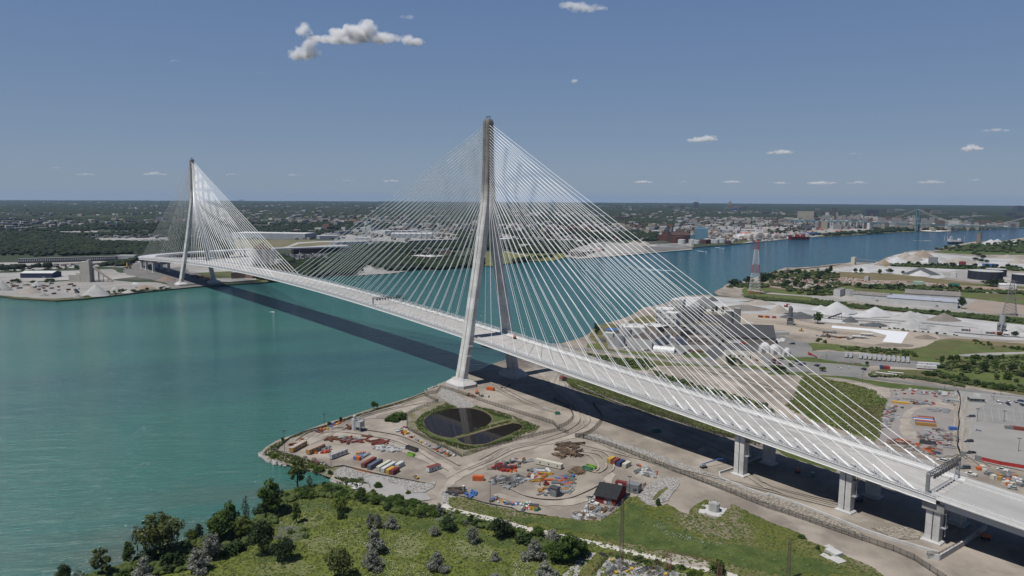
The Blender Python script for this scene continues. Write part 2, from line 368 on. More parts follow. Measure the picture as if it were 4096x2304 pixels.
for y,h_,w_ in ((14.6,.95,.35),(-10.9,.95,.4),(-11.6,.5,.25),(-15.9,1.1,.4)):
 lane_loft(XW,XE,[(y-w_/2,.02),(y+w_/2,.02),(y+w_/2*.6,h_),(y-w_/2*.6,h_)]).build('barrier',white_paint,deck)
lane_loft(XW,XE,[(-15.6,.02),(-11.9,.02),(-11.9,.07),(-15.6,.07)]).build('shared_path',white_paint,deck)
lane_loft(XW,XE,[(-10.65,.004),(-10.2,.004),(-10.2,.02),(-10.65,.02)]).build('drain_channel',steel_dark,deck)
m_=MB()
for x in zrange(XW,XE,3):m_.box(x,18.45,dz(x)+.1,.12,.12,1.3);m_.box(x,14.6,dz(x)+.9,.1,.1,.5)
for zz in (.55,.95,1.35):lane_loft(XW,XE,[(18.41,zz),(18.5,zz),(18.5,zz+.09),(18.41,zz+.09)],mbx=m_)
lane_loft(XW,XE,[(14.55,1.35),(14.65,1.35),(14.65,1.45),(14.55,1.45)],mbx=m_)
m_.build('railing',rail_m,deck)
m_=MB()
for x in zrange(XW,XE,5):m_.box(x,-16.35,dz(x),.12,.12,3.2)
lane_loft(XW,XE,[(-16.4,3.15),(-16.3,3.15),(-16.3,3.25),(-16.4,3.25)],mbx=m_);mf=m_.build('mesh_fence',rail_m,deck)
lane_loft(XW,XE,[(-16.37,1.1),(-16.35,1.1),(-16.35,3.15),(-16.37,3.15)]).build('mesh_panel',fence_m,mf)
m_=MB()
for x in zrange(XW+1,XE,2.5):m_.box(x,17.6,dz(x)+.1,.9,.35,.35)
m_.build('anchor_bolt_row',deck_grey,deck)['kind']='stuff'
m_=MB()
for x in zrange(XW+2,850,9):m_.box(x,2.2,dz(x)+.004,3.4,.16,.015)
m_.build('lane_marking',mat('faded_orange_line',(.50,.36,.22)),deck)['kind']='stuff'
for x in zrange(XW+8,XE,30):MB().box(x,1.8,dz(x)+.004,.10,25,.01).build('deck_joint',mat('joint_line',(.33,.32,.31)),deck)
TZ=[(5,30.6),(7,30.2),(40.4,23.5),(68,18.8),(100,13.1),(115,10.8),(128,9.0),(134,8.0),(138,7.4),(144,6.3),(150.5,5.4),(157,4.8),(164.6,4.4),(171.6,4.0),(185.7,3.4),(195,3.3),(217,3.15)]
def lerp(tb,z):
 for (a,u),(b,v) in zip(tb,tb[1:]):
  if z<=b: return u+(v-u)*max(0,(z-a))/(b-a)
 return tb[-1][1]
TT=[(5,5.8),(40,5.3),(100,5.4),(128,6.6),(138,7.35)];TX=[(5,5.6),(40,5.3),(100,4.8),(138,4.4),(165,4.1),(220,4.0)]
def ring8(hx,yo,yi,z,s,g=.28,d=.6,c=.9,gi=False):
 p=[(-hx+c,yi),(hx-c,yi),(hx,yi+c),(hx,yo-c),(hx-c,yo),(g,yo),(g,yo-d),(-g,yo-d),(-g,yo),(-hx+c,yo),(-hx,yo-c),(-hx,yi+c)]
 p=[(x,y*s,z) for x,y in p]; return p if s>0 else p[::-1]
def tower(x0,lit=True):
 t=thing('tower',None,None,(x0,0,0));t.parent=B;t['label']='nearer tall concrete tower standing on the near bank' if x0==0 else 'far concrete tower on the opposite bank'
 for s in (1,-1):
  rs=[]
  for z in zrange(4,138,3.35):
   yo=lerp(TZ,z);rs.append(ring8(lerp(TX,z),yo,yo-lerp(TT,z)-(0 if z<137.9 else .0),z,s))
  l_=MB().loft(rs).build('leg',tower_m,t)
  gm=MB()
  gm.loft([[(-.26,s*(lerp(TZ,z)-.58),z),(.26,s*(lerp(TZ,z)-.58),z)] for z in zrange(9,137,4)],closed=False,cap=False)
  gm.build('groove',steel_dark,l_)
  f=MB();yc=27.4*s
  def oc(hx,hy,z,c): return [(x,yc+y,z) for x,y in ((-hx+c,-hy),(hx-c,-hy),(hx,-hy+c),(hx,hy-c),(hx-c,hy),(-hx+c,hy),(-hx,hy-c),(-hx,-hy+c))]
  f.loft([oc(12,9.5,-.5,3.5),oc(12,9.5,3.4,3.5),oc(7.6,5.4,6.3,1.6),oc(6.9,4.7,7.2,1.2)])
  f.build('footing',conc_new,t)
  r_=MB()
  for a in range(14):
   xx=-6.4+a*.98;r_.box(xx,yc+5.1,6.6,.1,.1,1.12)
  r_.box(0,yc+5.1,7.7,13,.08,.08);r_.build('guard_rail',steel_white,t)
 rs=[]
 for z in zrange(137.6,215.5,3.2):
  yo=lerp(TZ,z)-.0;hx=lerp(TX,z)-.003;c=.9;g=.28;d=.55
  h=[(hx-c,yo),(g,yo),(g,yo-d),(-g,yo-d),(-g,yo),(-hx+c,yo),(-hx,yo-c)]
  rs.append([(hx,-yo+c,z),(hx,yo-c,z)]+[(x,y,z) for x,y in h]+[(-hx,-yo+c,z)]+[(-x,-y,z) for x,y in h[:-1]])
 for zz,k in ((217.2,.93),(218.6,.78)):
  rs.append([(x*k,y*k,zz) for x,y,z in rs[-3 if zz>218 else -1]])
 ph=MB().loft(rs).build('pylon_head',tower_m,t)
 m_=MB()
 for yy in (1,-1):m_.box(0,yy*2.62,150,.5,.08,64)
 m_.build('groove',steel_dark,ph)
 for xx,yy,h in ((-2.4,1.5,3.0),(2.6,-1.2,3.4),(-1,-1.8,3.2),(1.5,1.9,3.0),(0,0,2.8)):MB().tube((xx,yy,218.5),(xx,yy,218.5+h),.06).build('lightning_rod',steel_dark,ph)
 for xx,yy in ((-2,.2),(2.2,-.3)):
  m_=MB();m_.tube((xx,yy,218.5),(xx,yy,220.3),.15);m_.box(xx,yy,220.2,.9,.7,.8);m_.build('beacon_light',steel_dark,ph)
 if lit:
  m_=MB();m_.box(-12,14.5,dz(-12)-5.0,5,3,2.2);m_.build('service_cabin',conc_new,t)
  m_=MB()
  for k in range(10):m_.beam((-13-k*1.3,13.5,dz(-12)-4.6),(-14.3-k*1.3,13.5,dz(-12)-3.2),.3,.3);m_.beam((-13-k*1.3,16,dz(-12)-3.2),(-14.3-k*1.3,16,dz(-12)-4.6),.3,.3)
  m_.box(-19.5,14.7,dz(-19)-5.0,13,3,.35);m_.build('inspection_gantry',steel_dark,t)
  for zz in (34,26):
   m_=MB();yo=lerp(TZ,zz)
   for k in range(5):m_.box(-5.5,yo-1-k*.9,zz,.3,.3,.9)
   m_.box(-5.6,yo-3,zz-.4,.6,4.6,.3);m_.build('flood_light_row',steel_white,t)
  for s in (1,-1):
   m_=MB();yo=lerp(TZ,47)-5.6
   m_.beam((-6.4,s*yo,dz(0)+8),(-2,s*yo,dz(0)+8),.3,.3);m_.tube((-4,s*yo,dz(0)),(-4,s*yo,dz(0)+8),.15);m_.build('navigation_light_arm',steel_white,t)
 return t
T1=tower(0.0);T2=tower(853.0,False)
main_x=[28.0+14.9*i for i in range(27)]
side_x=[28.3+15.0*i for i in range(13)]+[218.6+10.1*i for i in range(14)]
cab_m=mat('white_cable',(1.0,1.0,.99),rough=.4)
rest=MB();ncab=0
for ti,(x0,sg) in enumerate(((0,1),(853,-1))):
 for sd_ in (1,-1):
  for i,dx in enumerate(main_x if sd_>0 else side_x):
   X=x0+sg*sd_*dx;za=150.5+2.42*i;hx=lerp(TX,za)
   for s in (1,-1):
    top=Vector((x0+sg*sd_*(hx-.1),s*1.75,za));bot=Vector((X,s*17.7,dz(X)+.15))
    thin=.265 if sd_>0 else .155
    d=(top-bot).normalized();pl_=3.2 if sd_>0 else (5.5 if i<13 else 11.5)
    one=ti==0 and ncab<100 and not (i<2)
    mbc=MB() if one else rest
# a slight sag, as a long cable has
    L=(top-bot).length;sag=L*.004;pr=bot;k_=5
    for k in range(1,k_+1):
     t_=k/k_;q=bot.lerp(top,t_)-Vector((0,0,sag*4*t_*(1-t_)));mbc.tube(pr,q,thin,n=5,cap=False);pr=q
    mbc.tube(bot,bot+d*pl_,.24 if i<13 or sd_>0 else .42,n=6);mbc.box(bot.x,bot.y,bot.z-.1,1.6,.8,.7)
    if one:mbc.build('stay_cable',cab_m,B);ncab+=1
rest_o=rest.build('stay_cable',cab_m,B);tag(rest_o,None,None,None,'stuff')
#      struts that prop the long guide pipes of the back stays
for dx in side_x[10:]:
 for s in (1,-1):
  X=-dx;bx=X+7.5;za=dz(X)+6.0;m_=MB()
  m_.tube((bx,s*17.1,dz(bx)+.1),(X+7.0,s*17.3,za-.6),.12,n=4);m_.tube((bx-2.2,s*17.5,dz(bx)+.1),(X+7.0,s*17.3,za-.6),.12,n=4);m_.tube((bx+2,s*17.4,dz(bx)+.1),(X+7.0,s*17.3,za-.6),.12,n=4)
  m_.build('damper_strut',steel_white,B)
def pier(x,s,cap=False,far=False):
 p=MB();yc=14.3*s;top=dz(x)-2.7-(3.6 if cap else .3)
 hx,hy=3.0,2.1
 def rg_(z):
  q=[(-hx,-hy),(hx,-hy),(hx,hy),(.25,hy),(.25,hy-.35),(-.25,hy-.35),(-.25,hy),(-hx,hy)]
  q=[(x+a,yc+b*s,z) for a,b in q]; return q if s>0 else q[::-1]
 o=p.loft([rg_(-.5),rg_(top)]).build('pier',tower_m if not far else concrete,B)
 MB().box(x,yc+2.14*s-.28*s,1.5,.46,.1,top-2.2).build('groove',steel_dark,o)
 f=MB();f.loft([[(x+a*4.3,yc+b*3.4,z) for a,b in ((-1,-1),(1,-1),(1,1),(-1,1))] for z in (-.6,1.6)]+[[(x+a*3.6,yc+b*2.7,2.1) for a,b in ((-1,-1),(1,-1),(1,1),(-1,1))]])
 f.build('footing',conc_new,o)
 if cap:
  c=MB();c.loft([[(x+a,yc+b,z) for a,b in ((-4.6,-3.1),(4.6,-3.1),(4.6,3.1),(-4.6,3.1))] for z in (top-.6,top+3.4)]);c.build('pier_cap',mat('cap_concrete',(.36,.355,.34),col2=(.25,.245,.235),scale=.3),o)
 if x<0 and s>0 and not far:
  g=MB();gx=x-4.1
  for zz in ((top-4,top-12) if not cap else (top-1,top-8)):
   g.box(gx,yc,zz,2.2,3.4,.2)
   for a in (-1,0,1):g.box(gx-1,yc+a*1.5,zz,.1,.1,1.2)
   g.box(gx-1,yc,zz+1.1,.1,3.2,.1)
  g.beam((gx-.6,yc,top-12),(gx-.6,yc,top+1),.25,.5);g.build('access_platform',galv,o)
 return o
for x in (-256.5,-317.0):pier(x,1);pier(x,-1)
pier(-357.5,1,True);pier(-357.5,-1,True)
for x in (1109.5,1170,1211):pier(x,1,x>1200);pier(x,-1,x>1200)
# approach span beyond the anchor pier: deeper plate girders
ap=lane_loft(-520,-359.04,[(-18.5,-.6),(-18.5,-.05),(18.5,-.05),(18.5,-.6)]).build('approach_deck',mat('approach_concrete',(.41,.405,.39),col2=(.35,.345,.335),scale=.08,stretch=(.4,1,1)),B)
gpl=mat('girder_paint',(.46,.47,.48),rough=.5)
for y in (-16.8,-9,0,9,16.8):
 lane_loft(-520,-360.0,[(y-.2,-4.2),(y+.2,-4.2),(y+.2,-.62),(y-.2,-.62)]).build('plate_girder',gpl,ap)
for s in (1,-1):
 lane_loft(-520,-359.04,[(s*18.5,-.62),(s*18.9,-.62),(s*18.9,.0),(s*18.5,.0)][::s]).build('edge_beam',white_paint,ap)
m_=MB()
for y,h_ in ((18.45,1.2),(14.6,1.0),(-11.2,1.0),(-16.0,1.1)):
 lane_loft(-520,-359.04,[(y-.18,-.04),(y+.18,-.04),(y+.12,h_*.75),(y-.12,h_*.75)],mbx=m_);lane_loft(-520,-359.04,[(y-.06,h_+.3),(y+.06,h_+.3),(y+.06,h_+.4),(y-.06,h_+.4)],mbx=m_)
 for x in zrange(-500,-361,3):m_.box(x,y,dz(x)+.1,.1,.1,h_+.35)
m_.build('parapet',white_paint,ap)
m_=MB()
for k in range(9):m_.box(-362.5-k*1.3,1.8,dz(-362.5-k*1.3)-.045,.05,24,.02)
for x in zrange(-430,-364,9):m_.box(x,2.2,dz(x)-.04,3.4,.16,.02)
m_.build('lane_marking',white_paint,ap)
for x in (-400,-445):pier(x,1,True,True);pier(x,-1,True,True)
# far end: the deck bends away to the right on its own piers
rb=smooth_line([(1216,0),(1262,-6),(1305,-30),(1342,-75),(1372,-135),(1392,-210),(1405,-300),(1410,-420),(1400,-560)],5)
def rz_(i): return dz(1216)-(i*.14)
m_=MB();rings=[]
for i,p in enumerate(rb):
 a=Vector(rb[max(i-1,0)]);b=Vector(rb[min(i+1,len(rb)-1)]);d=(b-a).normalized();nn=Vector((-d.y,d.x));z=rz_(i)
 rings.append([(p[0]+nn.x*u,p[1]+nn.y*u,z+v) for u,v in ((-16,-2.6),(-16.6,1.1),(-16,1.1),(-15.8,0),(15.8,0),(16,1.1),(16.6,1.1),(16,-2.6))])
m_.loft(rings);ra=m_.build('far_approach_deck',white_paint,B)
m_=MB()
for i in range(4,len(rb),4):
 a=Vector(rb[max(i-1,0)]);b=Vector(rb[min(i+1,len(rb)-1)]);d=(b-a).normalized();nn=Vector((-d.y,d.x))
 for u in (-11,11):MB().box(rb[i][0]+nn.x*u,rb[i][1]+nn.y*u,.5,2.6,2.6,rz_(i)-3).build('approach_column',concrete,ra)
# ---- sign gantries, deck lamps, the lift parked on the deck
def gantry(x,h,lab,n_sig=9,yl=17.3,yr=-17.6):
 g=thing('sign_gantry',lab,'sign gantry',(x,0,dz(x)))
 for y in (yl,yr):MB().box(0,y,0,1.5 if h>7.6 else .9,.9,h).build('post',steel_grey,g)
 t=MB();z0,z1=h-1.0,h+.4
 for xx in (-.8,.8):
  for zz in (z0,z1):t.beam((xx,yl+.6,zz),(xx,yr-.6,zz),.22,.22)
  n=22
  for k in range(n):
   ya=yl+(yr-yl)*k/n;yb=yl+(yr-yl)*(k+1)/n
   t.beam((xx,ya,z0 if k%2 else z1),(xx,yb,z1 if k%2 else z0),.14,.14)
   t.beam((-.8,ya,z0),(.8,ya,z0),.12,.12);t.beam((-.8,ya,z1),(.8,yb,z1),.12,.12)
 t.build('truss',mat('truss_grey',(.13,.135,.14),rough=.6),g)
 for k in range(n_sig):
  yy=yl-4.0-(yl-yr-9.5)*k/(n_sig-1)
  s_=MB();s_.box(-1.2,yy,z0-1.5,.7,1.5,1.6);s_.build('lane_signal',steel_dark,g)
 return g
gantry(-354.6,9.3,'tall grey sign gantry with lane signals across the near end of the bridge deck')
gantry(170.5,7.4,'smaller sign gantry with lane signals over the deck at mid river')
def lamp(x,y,h,arm,lab,grp,base=None):
 l_=thing('street_lamp',lab,'street lamp',(x,y,dz(x) if base is None else base),0,grp)
 MB().tube((0,0,0),(0,0,h),.13,n=5,r2=.07).build('pole',steel_white,l_)
 m_=MB();m_.beam((0,0,h),(arm*.0,arm,h+.25),.12,.12);m_.box(0,arm,h+.15,.35,.9,.18);m_.build('lamp_head',steel_white,l_)
 return l_
lA=lamp(-330,15.1,10.5,-2.2,'slim white lamp pole along the near edge of the bridge deck','lamps along the near deck edge')
for x in [-284,-238,-190,-143,-96,-50]+[46+48*i for i in range(17)]:dup(lA,(x,15.1,dz(x)))
lB=lamp(-336,-16.0,9.5,2.0,'slim white lamp pole along the far edge of the bridge deck','lamps along the far deck edge')
for x in [-302,-255,-208,-160,-112,-64,-30,30]+[78+48*i for i in range(16)]:dup(lB,(x,-16.0,dz(x)))
lC=lamp(-345,-16.1,4.2,1.0,'short white path lamp beside the mesh fence on the bridge','short path lamps on the bridge')
for x in [-322+16*i for i in range(20)]+[20+18*i for i in range(34)]:dup(lC,(x,-16.1,dz(x)))
# ---------------- ground cover of the near bank ----------------
LAY[0]=GZ+.004
S_='structure'
# construction roads and lots right of the bridge
patch('grass_field','F','430,350 620,385 900,470 1200,560 1500,640 2000,820 2276,905 H300,1010 600,1130 600,1200 200,1080 F2276,960 1900,885 1500,755 1000,610 720,530 520,440',grass,amp=1.2)
patch('grass_field','F','640,130 800,160 950,185 1180,190 1290,262 1180,300 1050,285 920,235 760,190',grass_lush,amp=1.0)
patch('grass_field','F','1080,190 1300,255 1700,262 2276,312 H0,330 H180,335 H350,345 H400,300 H300,270 F2276,262 F2000,245 F1500,235 F1300,212',grass,amp=1.0)
patch('grass_field','F','1230,290 1420,360 1700,440 2000,520 2276,610 H0,650 H60,690 F2276,680 F2000,590 F1600,470 F1350,390',grass,amp=1.5)
patch('meadow','H','310,345 480,355 640,395 800,405 950,470 985,520 1060,560 1050,620 1030,720 1010,800 1000,900 960,930 700,850 400,740 190,640 150,610 240,530 280,420',grass,amp=2.0)
patch('dirt_track_side','H','690,400 860,410 960,445 1080,450 1100,540 1000,540 960,490 800,430',dirt_track,amp=.8)
patch('grass_field','H','0,318 360,335 700,348 880,380 1100,410 1400,440 1700,480 1640,500 1300,470 1050,452 860,405 640,365 300,340 0,335',grass_lush,amp=.7)
patch('grass_field','H','740,345 890,325 1300,345 1700,420 2276,520 2700,570 2700,180 2276,150 1700,160 1530,235 1470,300 1250,290 1000,285 870,330',grass,amp=1.5)
patch('grass_field','H','60,120 270,52 600,60 900,98 1150,128 1260,70 1290,50 1600,25 1700,30 2000,75 2276,90 2700,110 2700,200 2276,165 1700,170 1530,235 1320,215 1000,160 800,132 640,128 520,110 380,125',grass,amp=1.5)
patch('grass_field','H','1640,10 2276,60 2700,90 2700,120 2276,92 2000,78 1700,30 1500,22',grass_dry,amp=1.0)
patch('track','H','1600,165 1900,142 2276,132 2700,130 2700,160 2276,150 1800,172',gravel_lot,amp=.3)
patch('clay_pit','H','380,30 700,-10 1000,-5 1260,10 1290,50 1260,80 1180,105 1000,90 700,78 500,50',mat('clay_ground',(.36,.30,.22),col2=(.26,.225,.18),scale=.12,world=True),amp=1.5)
patch('car_park','H','-40,150 60,190 0,196 360,225 640,243 890,268 870,335 745,345 640,330 350,300 130,300 -40,270',asphalt,amp=.15)
patch('trailer_lot','H','140,95 380,128 650,135 1250,205 1540,240 1490,292 1250,270 950,255 620,225 380,178 200,180 100,170',asphalt,amp=.2)
patch('grass_field','H','380,178 620,222 900,250 895,268 640,240 350,220 180,205 60,190 150,175 300,182',grass_lush,amp=.5)
strip('road',pts('F','380,60 520,98 840,132 1100,165 1480,215 1900,262 2276,312')+pts('H','340,300 640,338 900,365 1200,400 1700,465 2276,535 2900,600'),8.0,asphalt)
patch('factory_yard','e','170,440 300,430 760,440 1150,460 1560,560 2150,540 2260,560 2350,600 2520,640 2576,700 2576,790 2300,790 1900,740 1560,770 1450,850 1380,850 1250,800 1000,760 700,740 420,720 240,690 215,620',asphalt,amp=.6)
patch('factory_yard_dark','e','1480,655 1960,640 1950,740 1600,730 1450,830 1340,750 1410,690',asphalt_dark,amp=.2)
patch('grass_field','e','60,480 170,420 230,410 400,430 560,340 760,320 780,300 1100,250 1350,290 1600,320 2000,330 2150,360 2140,400 1980,430 1900,420 1560,420 1300,430 900,430 500,440 230,470 200,560 215,620 240,700 150,690 20,560',mat('shore_scrub',(.10,.10,.035),col2=(.19,.16,.08),scale=.07,world=True),amp=1.0)
patch('grass_field','e','0,640 160,650 240,700 420,725 700,750 900,790 1000,800 950,830 700,790 400,750 0,690',grass,amp=.7)
patch('grass_field','e','1180,745 1340,760 1380,790 1300,810 1080,800 1100,770',grass_lush,amp=.4)
# stone yards and the sand yard
patch('stone_yard','e','930,225 1000,180 1080,115 1300,102 1500,112 1800,135 2100,160 2576,190 g0,370 g300,400 g620,440 g900,450 g1300,470 g1700,510 g2200,570 g2700,620 g2900,900 g2576,800 g2300,790 g1700,740 g1300,690 g900,660 g550,600 g200,580 g0,560 e2576,330 e2150,330 e1620,315 e1350,265 e1100,250',white_gravel,amp=2.0,step=8)
patch('stone_yard_dark','g','330,520 600,540 950,575 930,640 700,640 400,590',gravel_lot,amp=1.5)
patch('sand_yard','g','-1100,560 -900,470 -500,480 0,592 230,602 900,655 1170,690 1500,722 1560,770 1380,870 1180,900 950,885 700,840 400,800 0,730 -400,700 -900,680',mat('sand_ground',(.42,.36,.29),col2=(.35,.30,.25),scale=.04,world=True),amp=1.0)
patch('white_tarpaulin','g','240,616 1170,698 1080,835 850,812 905,735 700,682 232,645',mat('tarpaulin_white',(.78,.79,.80),rough=.5),amp=.2)
patch('grass_field','g','-900,330 -300,260 0,270 340,345 600,375 900,385 1300,410 1750,440 2000,470 2576,520 2800,560 2800,640 2576,610 2150,560 1500,490 1000,440 600,415 300,400 0,372 -400,320',grass_lush,amp=2.0,step=8)
patch('far_meadow','D','-220,1000 -120,960 -60,940 50,905 400,860 700,850 1300,900 1700,960 2290,1000 2700,1040 2700,1260 2290,1240 1700,1200 1200,1150 900,1120 600,1140 200,1110 0,1100 -230,1080 -240,1030',grass,amp=4,step=14)
patch('rail_bed','D','-180,1020 0,1052 300,1075 640,1090 700,1100 900,1135 1000,1150 700,1120 600,1110 300,1085 0,1062 -180,1030',gravel_lot,amp=.5)
patch('warehouse_lot','g','0,262 330,250 520,200 1150,240 1850,280 2200,320 2300,400 2576,420 2800,430 2800,500 2576,480 2000,470 1400,440 900,380 480,318 250,340 0,312',gravel_lot,amp=1.2)
patch('earth_lot','g','2000,300 2230,320 2576,370 2800,400 2800,500 2576,470 2100,470 1800,420',mat('earth_lot',(.34,.27,.22),col2=(.29,.25,.21),scale=.03,world=True),amp=2)
patch('scrap_yard_ground','D','-60,960 60,925 300,905 560,900 900,935 1300,950 1700,985 2290,1020 2700,1050 2700,1090 2290,1065 1900,1050 1500,1035 1200,1000 900,985 700,975 500,1020 300,1040 0,1000',mat('scrap_earth',(.30,.19,.12),col2=(.22,.17,.14),scale=.03,world=True,col3=(.36,.3,.25)),amp=3,step=10)
patch('dry_ridge','D','560,875 640,862 900,878 1300,895 1570,935 1800,960 1900,975 1700,978 1300,950 900,930 640,905',grass_dry,amp=3,step=12)
patch('upper_stone_yard','D','500,850 760,812 960,790 1010,770 1070,742 1140,715 1290,690 1500,700 1850,735 2290,760 2700,790 2700,860 2290,850 1950,870 1700,900 1520,930 1400,910 900,870 700,868',white_gravel,amp=4,step=12)
patch('grass_field','D','1080,795 1300,800 1700,820 2290,840 2290,862 1700,845 1100,818',grass_lush,amp=3,step=12)
patch('grass_field','D','1480,685 1700,660 1850,612 2290,600 2700,590 2700,720 2290,715 1850,712 1480,692',grass_lush,amp=3,step=12)
patch('tank_yard','D','1540,870 1750,850 2290,880 2700,900 2700,1010 2290,990 1900,960 1600,925',gravel_lot,amp=2,step=12)
# bridge corridor, yards left of the bridge
patch('haul_road','F','60,195 200,290 330,420 430,520 520,590 640,690 650,760 560,830 440,880 200,935 0,985 E2100,1060 E1900,1130 E1780,1200 E1700,1290 E1640,1370 E1600,1449 J1560,760 J1680,800 J1790,780 J1830,650 E1720,1340 E1850,1240 E2100,1130 F0,1040 F300,960 F560,900 F700,830 F780,740 F740,640 F640,570 F520,440 F380,300 F250,230',dirt_track,amp=.9)
patch('wheel_track','E','430,930 540,860 700,830 900,860 1100,870 1300,930 1480,1010 1650,1100 1800,1200 1700,1260 1560,1150 1400,1060 1150,960 900,900 620,900 480,960',dirt_track,amp=1.0)
patch('wheel_track','R','560,640 800,700 1150,730 1450,700 1700,600 1780,450 1850,400 1900,430 1830,560 1650,700 1400,780 1100,790 700,740 480,660',dirt_track,amp=.7)
patch('wheel_track','E','1150,660 1500,560 1600,590 1300,690 1000,730 780,790 640,850 560,900 500,900 700,790 900,720',dirt_track,amp=1.0)
patch('dark_spoil','E','1080,700 1300,650 1320,690 1160,730 1060,720',dirt_dark,amp=1.0)
# pond enclosure
patch('pond_verge','E','1345,690 1450,640 1620,580 1700,575 1785,632 1930,608 2100,645 2276,695 F0,695 F130,750 F255,795 F200,850 F0,925 E2276,930 E2100,970 E1880,1055 E1820,1062 E1700,990 E1500,912 E1400,850 E1350,790',mat('verge_mix',(.12,.115,.05),col2=(.26,.23,.18),scale=.15,world=True),amp=.5,step=3)
patch('pond_verge_green','E','1410,760 1480,690 1600,630 1760,605 1930,612 2080,660 2200,700 2276,730 F0,735 F120,760 F215,800 F150,840 F0,890 E2276,900 E2100,950 E1960,990 E1850,975 E1700,935 E1560,885 E1440,820',grass_lush,amp=1.0,step=3)
pond_m=mat('pond_water',(.018,.016,.014),rough=.05);pond_m.node_tree.nodes['Principled BSDF'].inputs['IOR'].default_value=1.15
pond_edge=mat('pond_mud',(.16,.12,.08),col2=(.11,.09,.06),scale=.5,world=True)
PE='1484,762 1494,725 1560,675 1650,645 1780,630 1925,632 2028,660 2088,698 2106,740 2068,790 1985,836 1885,871 1790,893 1740,905 1615,884 1520,832'
PE2='1783,906 1880,876 2000,841 2150,796 2276,764 F0,764 F65,770 F102,800 F65,834 F0,860 E2276,866 E2150,916 E2050,956 E1940,966 E1845,956 E1793,926'
PW='1492,762 1502,730 1566,681 1655,651 1780,637 1920,639 2020,666 2078,702 2096,740 2058,784 1978,829 1880,864 1780,886 1740,899 1620,878 1530,829'
PW2='1790,904 1882,882 2000,848 2150,803 2276,771 F0,770 F60,776 F94,800 F60,829 F0,854 E2276,860 E2150,909 E2050,949 E1940,959 E1850,949 E1800,922'
for a,b_ in ((PE,PW),(PE2,PW2)):
 patch('pond_bank','E',smooth_line(pts('E',a)+[pts('E',a)[0]],3)[:-1],pond_edge)
for b_ in (PW,PW2):
 patch('pond','E',smooth_line(pts('E',b_)+[pts('E',b_)[0]],4)[:-1],pond_m)
patch('grass_islet','E','1780,886 1900,850 2050,790 2110,760 2200,740 2276,735 F20,745 E2276,768 E2150,797 E2000,842 E1880,874 E1795,896',mat('islet_green',(.10,.11,.035),col2=(.2,.17,.1),scale=.3,world=True),amp=.3,step=2)
# stone areas
rip=patch('riprap','N','150,1100 180,1030 250,1012 330,1060 400,1120 590,1215 545,1250 380,1252 300,1205 140,1115',riprap_m,amp=.6,kind='stuff');tag(rip,'pale crushed stone chute between the tower foot and the pond',None)
rip=patch('riprap','K','690,122 760,86 820,92 1500,328 1960,498 2457,700 L0,672 L500,850 L930,1050 L950,1100 L760,1030 L400,920 L0,780 K2457,762 K2100,642 K1600,462 K1000,252',riprap_tan,amp=.6,kind='stuff');tag(rip,'long strip of tan riprap between the black fence and the yard beneath the bridge',None)
rip=patch('riprap','K','690,122 760,86 820,92 1500,320 1960,490 2100,560 1950,530 1480,360 1000,190',riprap_m,amp=.5,kind='stuff');tag(rip,'pale upper edge of the riprap strip below the black fence',None)
rip=patch('riprap','K','1195,680 1320,560 1480,503 1600,520 1610,565 1560,640 1500,725 1380,772 1300,772',riprap_m,amp=.4,kind='stuff');tag(rip,'U-shaped bed of white stone beside the red shed',None)
patch('green_gutter','K','1340,722 1400,640 1480,600 1500,612 1440,660 1370,728',grass,amp=.3,step=2)
rip=patch('riprap','L','980,985 1360,985 1480,1010 1500,1095 1200,1098 1120,1050',riprap_tan,amp=.4,kind='stuff');tag(rip,'tan riprap beside the foot of the anchor pier',None)
rip=patch('riprap','E','690,1185 780,1160 1000,1215 1250,1262 1500,1305 1600,1285 1580,1340 1500,1385 1380,1395 1300,1330 1020,1235 830,1295 720,1255',riprap_m,amp=.6,kind='stuff');tag(rip,'grey stone bank around the little inlet',None)
patch('grey_sand','E','850,1300 1020,1238 1300,1325 1390,1395 1500,1390 1560,1449 1300,1480 1100,1420 960,1370',mat('grey_sand',(.36,.35,.33),col2=(.31,.30,.285),scale=.15,world=True),amp=.6)
rip=patch('riprap','J','1770,650 1900,590 1860,650 2000,700 2200,760 2457,810 K100,850 K40,900 J2457,880 J2200,850 J1950,800 J1840,780 J1790,730',riprap_m,amp=.6,kind='stuff');tag(rip,'stone bank between the haul road and the path',None)
# foreground meadow
fg_grass=mat('foreground_meadow',(.085,.115,.02),col2=(.15,.168,.045),scale=.05,world=True,col3=(.13,.155,.03),scale3=.15,bump=.5,bscale=.7)
FGM='I1050,1405 I1250,1340 I1600,1185 I2000,1095 I2457,935 J60,765 J270,660 J420,625 J600,592 J740,585 J900,645 J1000,640 J1100,665 J1250,695 J1350,712 J1500,745 J1690,800 J1760,830 J1850,800 J2457,960 K0,952 K200,1008 K700,1115 K1100,1220 K1500,1330 K2050,1440 K2300,1520 K2200,1900 K0,2200 J0,2200 I0,2200 I400,1700 I750,1500'
FG_POLY=pts('J',FGM)
patch('shore_grass','J',[(x,y) for x,y in SHORE_FG]+[(-128,182),(-150,205),(-175,250),(-185,320),(-190,420)],grass_lush)
patch('meadow','J',FG_POLY,fg_grass,amp=.8)
FGM2='J1850,700 J2000,700 J2200,765 J2457,815 K100,850 K450,892 K560,905 K850,925 K940,870 K1030,800 K1120,700 K1200,690 K1290,770 K1380,790 K1500,770 K1600,830 K1700,870 K1720,800 K1850,720 K1900,740 K1780,850 K1950,910 K2100,800 K2110,760 K2250,830 K2457,930 L0,935 L200,1000 L330,1060 L380,1120 L480,1150 L760,1270 L1000,1370 L1120,1460 L1300,1700 K2400,1700 K2100,1425 K1450,1300 K1100,1205 K690,1102 K200,1000 K0,940 J2457,950 J1860,790'
FG2=pts('J',FGM2)
